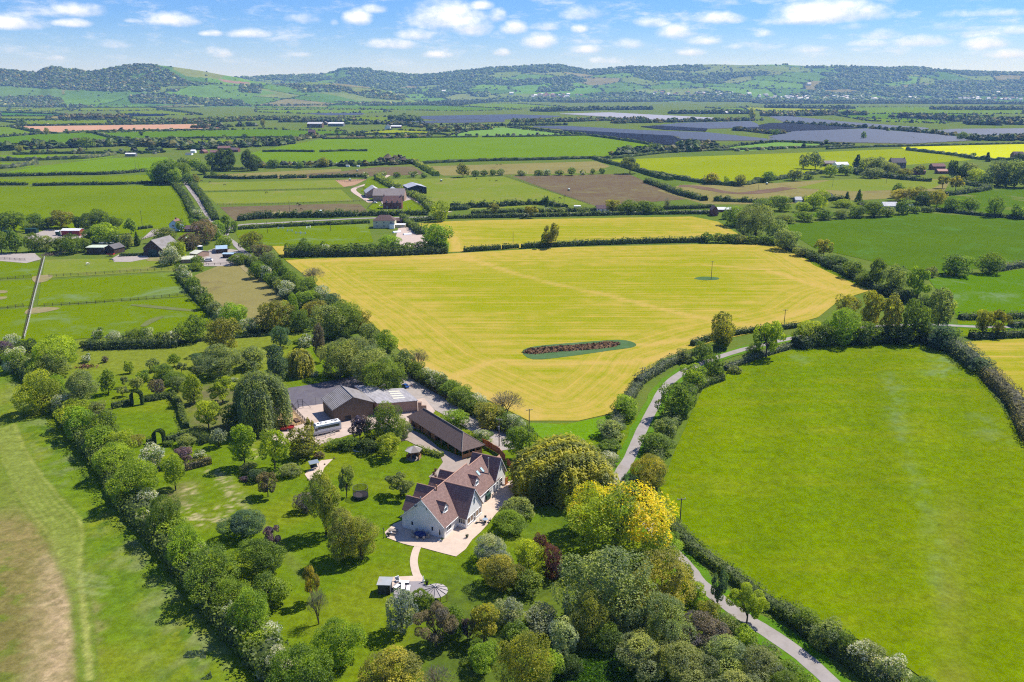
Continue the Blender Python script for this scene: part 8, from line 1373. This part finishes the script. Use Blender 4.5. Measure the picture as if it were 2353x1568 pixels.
rail_fence([(193,806),(290,798),(390,790),(478,782)],1.2,3,'rail fence in front of the low dark orchard hedge',M_FEN,2); rail_fence([(467,442),(620,439),(784,434),(835,432)],1.4,5,'rail fence between the top two horse paddocks',M_FEN); rail_fence([(500,472),(640,470),(784,466),(840,463)],1.4,5,'rail fence above the worn horse paddock',M_FEN)
rail_fence([(1160,406),(1210,422),(1280,445),(1355,470)],1.4,5,'long pale post fence between olive and brown paddocks',plain('pale_fence',(.30,.26,.15),.9,.1,.1,.5)); rail_fence([(931,860),(960,880),(1000,905),(1050,934),(1100,962),(1140,987),(1168,1003)],1.3,2.6,'dark rail fence along the gravel track behind the cart shed',M_FEN,3,True)
rail_fence([(772,415),(800,420),(843,413)],1.4,4,'rail fence round the sand arena',M_FEN); rail_fence([(835,432),(855,450),(860,465),(845,480)],1.3,4,'rail fence left of the brick farmhouse garden',M_FEN,2); rail_fence([(938,452),(955,468),(985,486)],1.2,4,'dark fence along the farm drive',M_FEN,2); rail_fence([(325,553),(345,546),(365,535)],1.2,3,'short rail fence by the cottage drive',M_FEN,2); rail_fence([(-20,598),(0,597),(58,600)],1.3,3,'rail fence along the grey arena at the left edge',M_FEN,3)
rail_fence([(457,604),(480,611),(520,609),(550,603)],1.2,3,'fence below the left farmyard',M_FEN,2); rail_fence([(619,989),(640,984),(681,979),(704,974)],1.25,1.9,'rail fence in front of the raised beds',M_DWOOD,3,True); rail_fence([(704,974),(688,957),(672,937)],1.25,1.8,'rail fence right of the raised beds',M_DWOOD,3,True); rail_fence([(670,937),(644,944)],1.25,1.8,'short rail fence behind the raised beds',M_DWOOD,3,True); rail_fence([(727,1012),(748,1008),(770,1000)],1.0,2.0,'low white rail fence beside the motorhome',plain('pale_rail',(.5,.47,.43),.8,.1,.08),2,True)
# tall wire fence and gate of the court
g = empty('court_gate', at(691, 938), .1, 'black metal court gate with braces on the tarmac edge', 'gate')
for (a, c) in ((-.7, 0), (.7, 0)): b = MB(); b.tube((a, c, 0), (a, c, 2.7), .06, n=6); b.build('post', M_BLACK, g)
for s in (-1, 1): b = MB(); b.tube((s*.7, 0, 2.3), (s*2.9, -.1, .05), .045, n=5); b.build('brace', M_BLACK, g)
b = MB(); b.tube((-.7, 0, 2.6), (.7, 0, 2.6), .04, n=5); b.tube((-.6, 0, .1), (-.6, 0, 2.2), .03, n=4); b.tube((.6, 0, .1), (.6, 0, 2.2), .03, n=4); b.tube((-.6, 0, 2.2), (.6, 0, 2.2), .03, n=4); b.tube((-.6, 0, 1.1), (.6, 0, 1.1), .03, n=4); b.build('gate_leaf', M_BLACK, g)
for k, (x, y) in enumerate(((661, 943), (726, 931))): b = MB(); cyl(b, 0, 0, 0, 2.5, .045, 6); o = b.build('fence_post', M_LEAD); o.location = at(x, y); tag(o, 'slim grey post %s of the court gate' % ('left', 'right')[k], 'post')
# stained red panel fence and orange gate
RF = [(1109,1023),(1122,1029),(1131,1035),(1140,1040),(1148,1046),(1154,1053),(1161,1061)]; P = [gp(x, y, .18) for x, y in RF]; g = empty('panel_fence', P[0], 0, 'red brown stained panel fence behind the white house', 'fence')
for i in range(len(P)-1):
    a, c = P[i]-P[0], P[i+1]-P[0]; d = (c-a).normalized(); n_ = Vector((-d.y, d.x, 0))*.04; b = MB(); b.prism([a+n_, c+n_, c-n_, a-n_], 0, 1.85+.06*(i % 2)); b.build('fence_panel', M_REDF if i % 2 else plain('orange_stain', (.42, .15, .05), .85, .1, .1, 2), g); b = MB(); b.box(a.x-.07, a.y-.07, 0, a.x+.07, a.y+.07, 2.05); b.build('post', M_OAK, g)
P = [gp(x, y, .18) for x, y in ((1165,1068),(1176,1078),(1190,1084))]; g = empty('panel_fence', P[0], 0, 'red panel fence in the willow shade right of the house', 'fence')
for i in range(2): a, c = P[i]-P[0], P[i+1]-P[0]; d = (c-a).normalized(); n_ = Vector((-d.y, d.x, 0))*.04; b = MB(); b.prism([a+n_, c+n_, c-n_, a-n_], 0, 1.8); b.build('fence_panel', M_REDF, g)
g = empty('side_gate', at(1164, 1113), 1.05, 'orange timber side gate at the back corner of the house', 'gate'); b = MB(); b.box(-.6, -.05, 0, .6, .05, 1.75); b.build('gate_leaf', plain('orange_stain', (.42, .15, .05)), g); b = MB(); b.box(-.72, -.07, 0, -.6, .07, 1.9); b.build('post', M_OAK, g)
# manure heap
P = W2([(1204,812),(1260,806),(1330,801),(1380,797),(1421,791)]); A = np.array(P); cum = np.concatenate([[0], np.cumsum(np.linalg.norm(np.diff(A, axis=0), axis=1))]); nL, nW = 120, 18; S = np.linspace(0, cum[-1], nL); cx = np.interp(S, cum, A[:, 0]); cy = np.interp(S, cum, A[:, 1]); tx, ty = np.gradient(cx), np.gradient(cy); tn = np.hypot(tx, ty); V = []
for i in range(nL):
    en = min(1, S[i]/3, (cum[-1]-S[i])/3)**.5
    for j in range(nW):
        v = j/(nW-1)*2-1; wv = 3.0*en*v; hh = 1.15*en*max(0, 1-abs(v)**1.7); X = cx[i]-ty[i]/tn[i]*wv; Y = cy[i]+tx[i]/tn[i]*wv; nz = float(fbm([X*.9], [Y*.9], 4, 5)[0])-.45; V.append((X, Y, .1+hh*(.75+nz*1.5)+(nz*.5 if abs(v) < .95 else -.15)))
F = np.array([(i*nW+j, i*nW+j+1, (i+1)*nW+j+1, (i+1)*nW+j) for i in range(nL-1) for j in range(nW-1)]); M_MAN = plain('manure', (.15, .088, .048), 1, 0, .40, 1.1, (.28, .18, .09)); o = meshobj('manure_heap', V, F, M_MAN, None, None, False); tag(o, 'long dark brown manure heap in the hay field', 'manure heap')
k = RNG.integers(0, len(V), 1700); P3 = np.array(V)[k]+RNG.normal(size=(1700, 3))*[.3, .3, .12]; lv, lf = leaf_quads(P3, RNG.normal(size=(1700, 3))+[0, 0, .7], .55, 1.3, .5); o2 = meshobj('clods', lv, lf, M_MAN, o); tag(o2, kind='stuff')
# brush heap and logs
for (x, y, n, s, lab, c) in ((890, 872, 900, 2.6, 'brown brush heap at the edge of the tarmac court', (.15,.10,.075)), (116, 586, 500, 3.0, 'tangled scrap and brushwood heap by the stables', (.16,.12,.10)), (199, 844, 240, 1.6, 'reddish soil and cuttings heap in the orchard meadow', (.22,.12,.08)), (1465, 1490, 500, 1.8, 'pale cut branches heap in the lower shrubbery', (.38,.29,.2)), (150, 578, 380, 3.2, 'second scrap heap against the left trees', (.18,.13,.12))):
    P3 = RNG.normal(size=(n, 3))*[s, s*.7, .35]; P3[:, 2] = np.abs(P3[:, 2]); lv, lf = leaf_quads(P3, RNG.normal(size=(n, 3)), .32, 2.4, .5); lv[:, 2] = np.maximum(lv[:, 2], .0); o = meshobj('brush_heap', lv, lf, plain('brushwood_%d' % int(x), c, 1, 0, .35, 1)); o.location = at(x, y, .12); tag(o, lab, 'brush heap', kind='stuff')
# ---- animals and person: one skinned body each
def skinned(name, verts, edges, radii, mat, parent=None, lv=1):
    me = bpy.data.meshes.new(name); me.from_pydata(verts, edges, []); o = link(bpy.data.objects.new(name, me)); m = o.modifiers.new('s', 'SKIN'); 
    for v, r in zip(me.skin_vertices[0].data, radii): v.radius = (r, r) if not isinstance(r, tuple) else r
    me.skin_vertices[0].data[0].use_root = True; s = o.modifiers.new('d', 'SUBSURF'); s.levels = lv; dg = bpy.context.evaluated_depsgraph_get(); nm2 = bpy.data.meshes.new_from_object(o.evaluated_get(dg)); nm2.materials.clear(); nm2.materials.append(mat)
    nm2.polygons.foreach_set('use_smooth', [True]*len(nm2.polygons)); bpy.data.objects.remove(o); q = link(bpy.data.objects.new(name, nm2), parent); return q
M_HORSE = plain('bay_coat', (.055, .032, .022), .7, .2, .1); M_GREY = plain('white_coat', (.62, .60, .56), .8, .2, .1)
HV = [(0,0,1.25),(.55,0,1.22),(-.6,0,1.28),(.85,0,1.15),(1.2,0,.75),(1.45,0,.38),(1.68,0,.16),(.62,.17,1.0),(.60,.17,.55),(.60,.17,.04),(.62,-.17,1.0),(.66,-.17,.55),(.70,-.17,.04),(-.62,.18,1.0),(-.58,.18,.78),(-.75,.18,.48),(-.70,.18,.04),(-.62,-.18,1.0),(-.54,-.18,.78),(-.70,-.18,.48),(-.66,-.18,.04),(-.85,0,1.2),(-.95,0,.75),(1.42,.06,.52),(1.42,-.06,.52)]
HE = [(0,1),(0,2),(1,3),(3,4),(4,5),(5,6),(1,7),(7,8),(8,9),(1,10),(10,11),(11,12),(2,13),(13,14),(14,15),(15,16),(2,17),(17,18),(18,19),(19,20),(2,21),(21,22)]
HRr = [(.30,.30),(.28,.29),(.28,.28),.2,.14,.13,.07,.13,.06,.05,.13,.06,.05,.15,.11,.06,.05,.15,.11,.06,.05,.06,.05]
horse = skinned('body', HV[:23], HE, HRr, M_HORSE); HM_ = horse.data; bpy.data.objects.remove(horse); HM2 = HM_.copy(); HM2.materials.clear(); HM2.materials.append(M_GREY); HM3 = HM_.copy(); HM3.materials.clear(); HM3.materials.append(plain('blue_rug', (.05, .06, .14), .8, .1, .1))
HL_ = [(463,418,.4,'dark horse by the lane gate of the top paddock'),(483,421,3.3,'dark horse grazing in the top paddock, left one'),(516,427,.2,'dark horse grazing in the middle of the top paddock'),(517,403,3.0,'dark horse beyond the clipped hedge'),(612,445,.6,'brown horse beside the upper paddock rail'),(684,472,.3,'left of two dark horses by the paddock rail'),(690,474,2.9,'right of two dark horses by the paddock rail'),(692,484,.2,'dark horse grazing near the feeder'),
 (1141,380,.3,'left of two tiny dark horses below the wide green field'),(1151,380,3.2,'right of two tiny dark horses below the wide green field'),(1141,418,3.0,'dark horse grazing right of the dark barn'),(1095,413,1.2,'dark horse facing away at the top of the olive paddock'),(1125,416,.8,'small pony at the top of the olive paddock'),(1286,458,.2,'left dark horse by the long pale fence'),(1299,454,2.8,'right dark horse by the long pale fence'),(1275,458,1.4,'pale brown foal by the long pale fence'),(2096,414,.2,'brown cow at the buttercup corner')]
for x, y, r, lab in HL_:
    cat = 'cow' if 'cow' in lab else 'horse'; g = empty(cat, at(x, y, .12), r, lab, cat, None, (1.1,)*3 if 'foal' not in lab and 'pony' not in lab else (.75,)*3); link(bpy.data.objects.new('body', HM_), g)
    b = MB(); b.slab([(1.35, -.05, .45), (1.42, -.05, .62), (1.36, .0, .45)], .03); b.build('ear', M_HORSE, g)
g = empty('horse', at(201, 610, .12), 1.3, 'white pony grazing in the top left paddock', 'horse'); link(bpy.data.objects.new('body', HM2), g); g = empty('horse', at(256, 601, .12), .2, 'horse in a dark blue rug near the stables', 'horse'); link(bpy.data.objects.new('body', HM3), g); g = empty('horse', at(2070, 411, .12), .2, 'white cow at the buttercup corner', 'cow', None, (.9,)*3); link(bpy.data.objects.new('body', HM2), g)
# person with a pale top on the track
g = empty('person', at(946, 891.5, .19), -2.6, 'person in a pale top and purple shorts on the gravel track', 'person')
M_SKIN = plain('skin', (.42, .25, .18), .6, .3, .02)
BV = [(0,0,.95),(0,0,1.15),(0,0,1.38),(0,0,1.50),(0,.01,1.62),(.17,0,1.38),(.24,-.02,1.12),(.22,-.12,.90),(-.17,0,1.38),(-.24,-.02,1.12),(-.22,-.12,.90),(.10,0,.88),(.11,-.02,.50),(.11,.02,.08),(.11,-.12,.04),(-.10,0,.88),(-.11,.04,.50),(-.11,.06,.08),(-.11,-.08,.04)]
BE = [(0,1),(1,2),(2,3),(3,4),(2,5),(5,6),(6,7),(2,8),(8,9),(9,10),(0,11),(11,12),(12,13),(13,14),(0,15),(15,16),(16,17),(17,18)]
BR = [(.16,.11),(.15,.10),(.17,.10),.055,(.085,.10),.06,.045,.035,.06,.045,.035,.09,.06,.04,.035,.09,.06,.04,.035]; skinned('body', BV, BE, BR, M_SKIN, g)
skinned('top', [(0,0,.98),(0,0,1.15),(0,0,1.40),(.18,0,1.38),(.22,-.01,1.22),(-.18,0,1.38),(-.22,-.01,1.22)], [(0,1),(1,2),(2,3),(3,4),(2,5),(5,6)], [(.185,.13),(.175,.12),(.18,.12),.075,.065,.075,.065], plain('pale_lilac_cotton', (.66,.64,.80),.9,.1,.03), g)
skinned('shorts', [(0,0,.97),(0,0,.88),(.11,0,.80),(.115,-.01,.62),(-.11,0,.80),(-.115,.02,.62)], [(0,1),(1,2),(2,3),(1,4),(4,5)], [(.18,.13),(.18,.13),.115,.10,.115,.10], plain('purple_cotton', (.07,.03,.09),.9,.1,.03), g)
skinned('hair', [(0,.03,1.66),(0,.06,1.62),(0,.07,1.52)], [(0,1),(1,2)], [.105,.10,.06], plain('grey_hair', (.45,.43,.46),.9,.1,.05), g)
b = MB(); b.tube((0, -.10, 1.60), (0, -.125, 1.585), .018, .012, 5); b.build('nose', M_SKIN, g)
# feeders, jumps
for k, (x, y, lab) in enumerate(((1014,417,'green and white hay feeder in the olive paddock'),(1307,438,'green and white hay feeder in the brown trampled paddock'),(804,415,'green and white hay feeder on the sand arena'),(821,394,'green hay feeder in the far brown paddock'),(737,488,'green hay feeder on the pale ring in the worn paddock'),(1762,424,'white topped feeder on the rough pasture'))):
    g = empty('hay_feeder', at(x, y, .12), 0, lab, 'feeder'); b = MB(); cyl(b, 0, 0, 0, 1.3, 1.1, 10); b.build('base', M_GREEN, g); b = MB(); cyl(b, 0, 0, 1.3, 1.9, 1.25, 10, .3); b.build('lid', plain('pale_green_lid', (.55,.68,.62),.5,.4,.05), g)
for k, (x, y, r, lab) in enumerate(((645,526,.1,'white and yellow jump at the top left of the jumping paddock'),(666,532,0,'small white jump in the middle of the jumping paddock'),(686,537,.1,'left of two close white jumps'),(696,538,.1,'right of two close white jumps'),(709,524,1.0,'pale blue angled jump on the right'))):
    g = empty('show_jump', at(x, y, .12), r, lab, 'show jump')
    for s in (-1.6, 1.6):
        b = MB(); b.box(s-.35, -.05, 0, s+.35, .05, 1.3); b.build('wing', M_WHITE_P, g)
    for z in (.5, .95): b = MB(); b.tube((-1.3, 0, z), (1.3, 0, z), .06, n=5); b.build('pole', MATS['pale_blue_stripe'] if z < .6 else M_WHITE_P, g)
for (x, y, lab) in ((267,550,'small white pop up canopy behind the stables'),):
    g = empty('pop_up_canopy', at(x, y), .78, lab, 'canopy'); b = MB(); pyramid_roof(b, 4, 2.4, 2.1, 3.0); b.build('roof', M_WHITE_P, g)
    for i in range(4): b = MB(); a = math.pi/2*i; b.tube((math.cos(a)*2.2, math.sin(a)*2.2, 0), (math.cos(a)*2.2, math.sin(a)*2.2, 2.1), .04, n=4); b.build('leg', M_LEAD, g)
g = empty('parasol', at(876, 478, .17), 0, 'cream parasol left of the brick farmhouse', 'parasol'); b = MB(); pyramid_roof(b, 8, 1.9, 2.0, 2.6); b.build('canopy', plain('cream_canvas', (.72,.62,.42),.9,.1,.03), g); b = MB(); cyl(b, 0, 0, 0, 2.1, .04, 6); b.build('pole', M_OAK, g)
b = MB(); b.tube((0, 0, .1), (2.4, -.7, .1), .09, n=6); o = b.build('fallen_pole', M_WHITE_P); o.location = at(812, 1037, .12); tag(o, 'white pole lying on the lawn below the dark shrubs', 'pole')
g = empty('garden_table_set', at(888, 486, .17), 0, 'white garden table on the farmhouse lawn', 'table'); b = MB(); b.box(-1.1, -.5, .7, 1.1, .5, .78); b.build('tabletop', M_WHITE_P, g)
for sx in (-.9, .9): b = MB(); b.box(sx-.05, -.4, 0, sx+.05, .4, .7); b.build('leg', M_WHITE_P, g)
b = MB(); b.tube((0, 0, 0), (0, 0, .5), .9, .5, 7); o = b.build('stone_trough', plain('pale_stone', (.62,.58,.5))); o.location = at(2162, 794, .1); tag(o, 'pale boulder at the top corner of the green pasture', 'boulder')
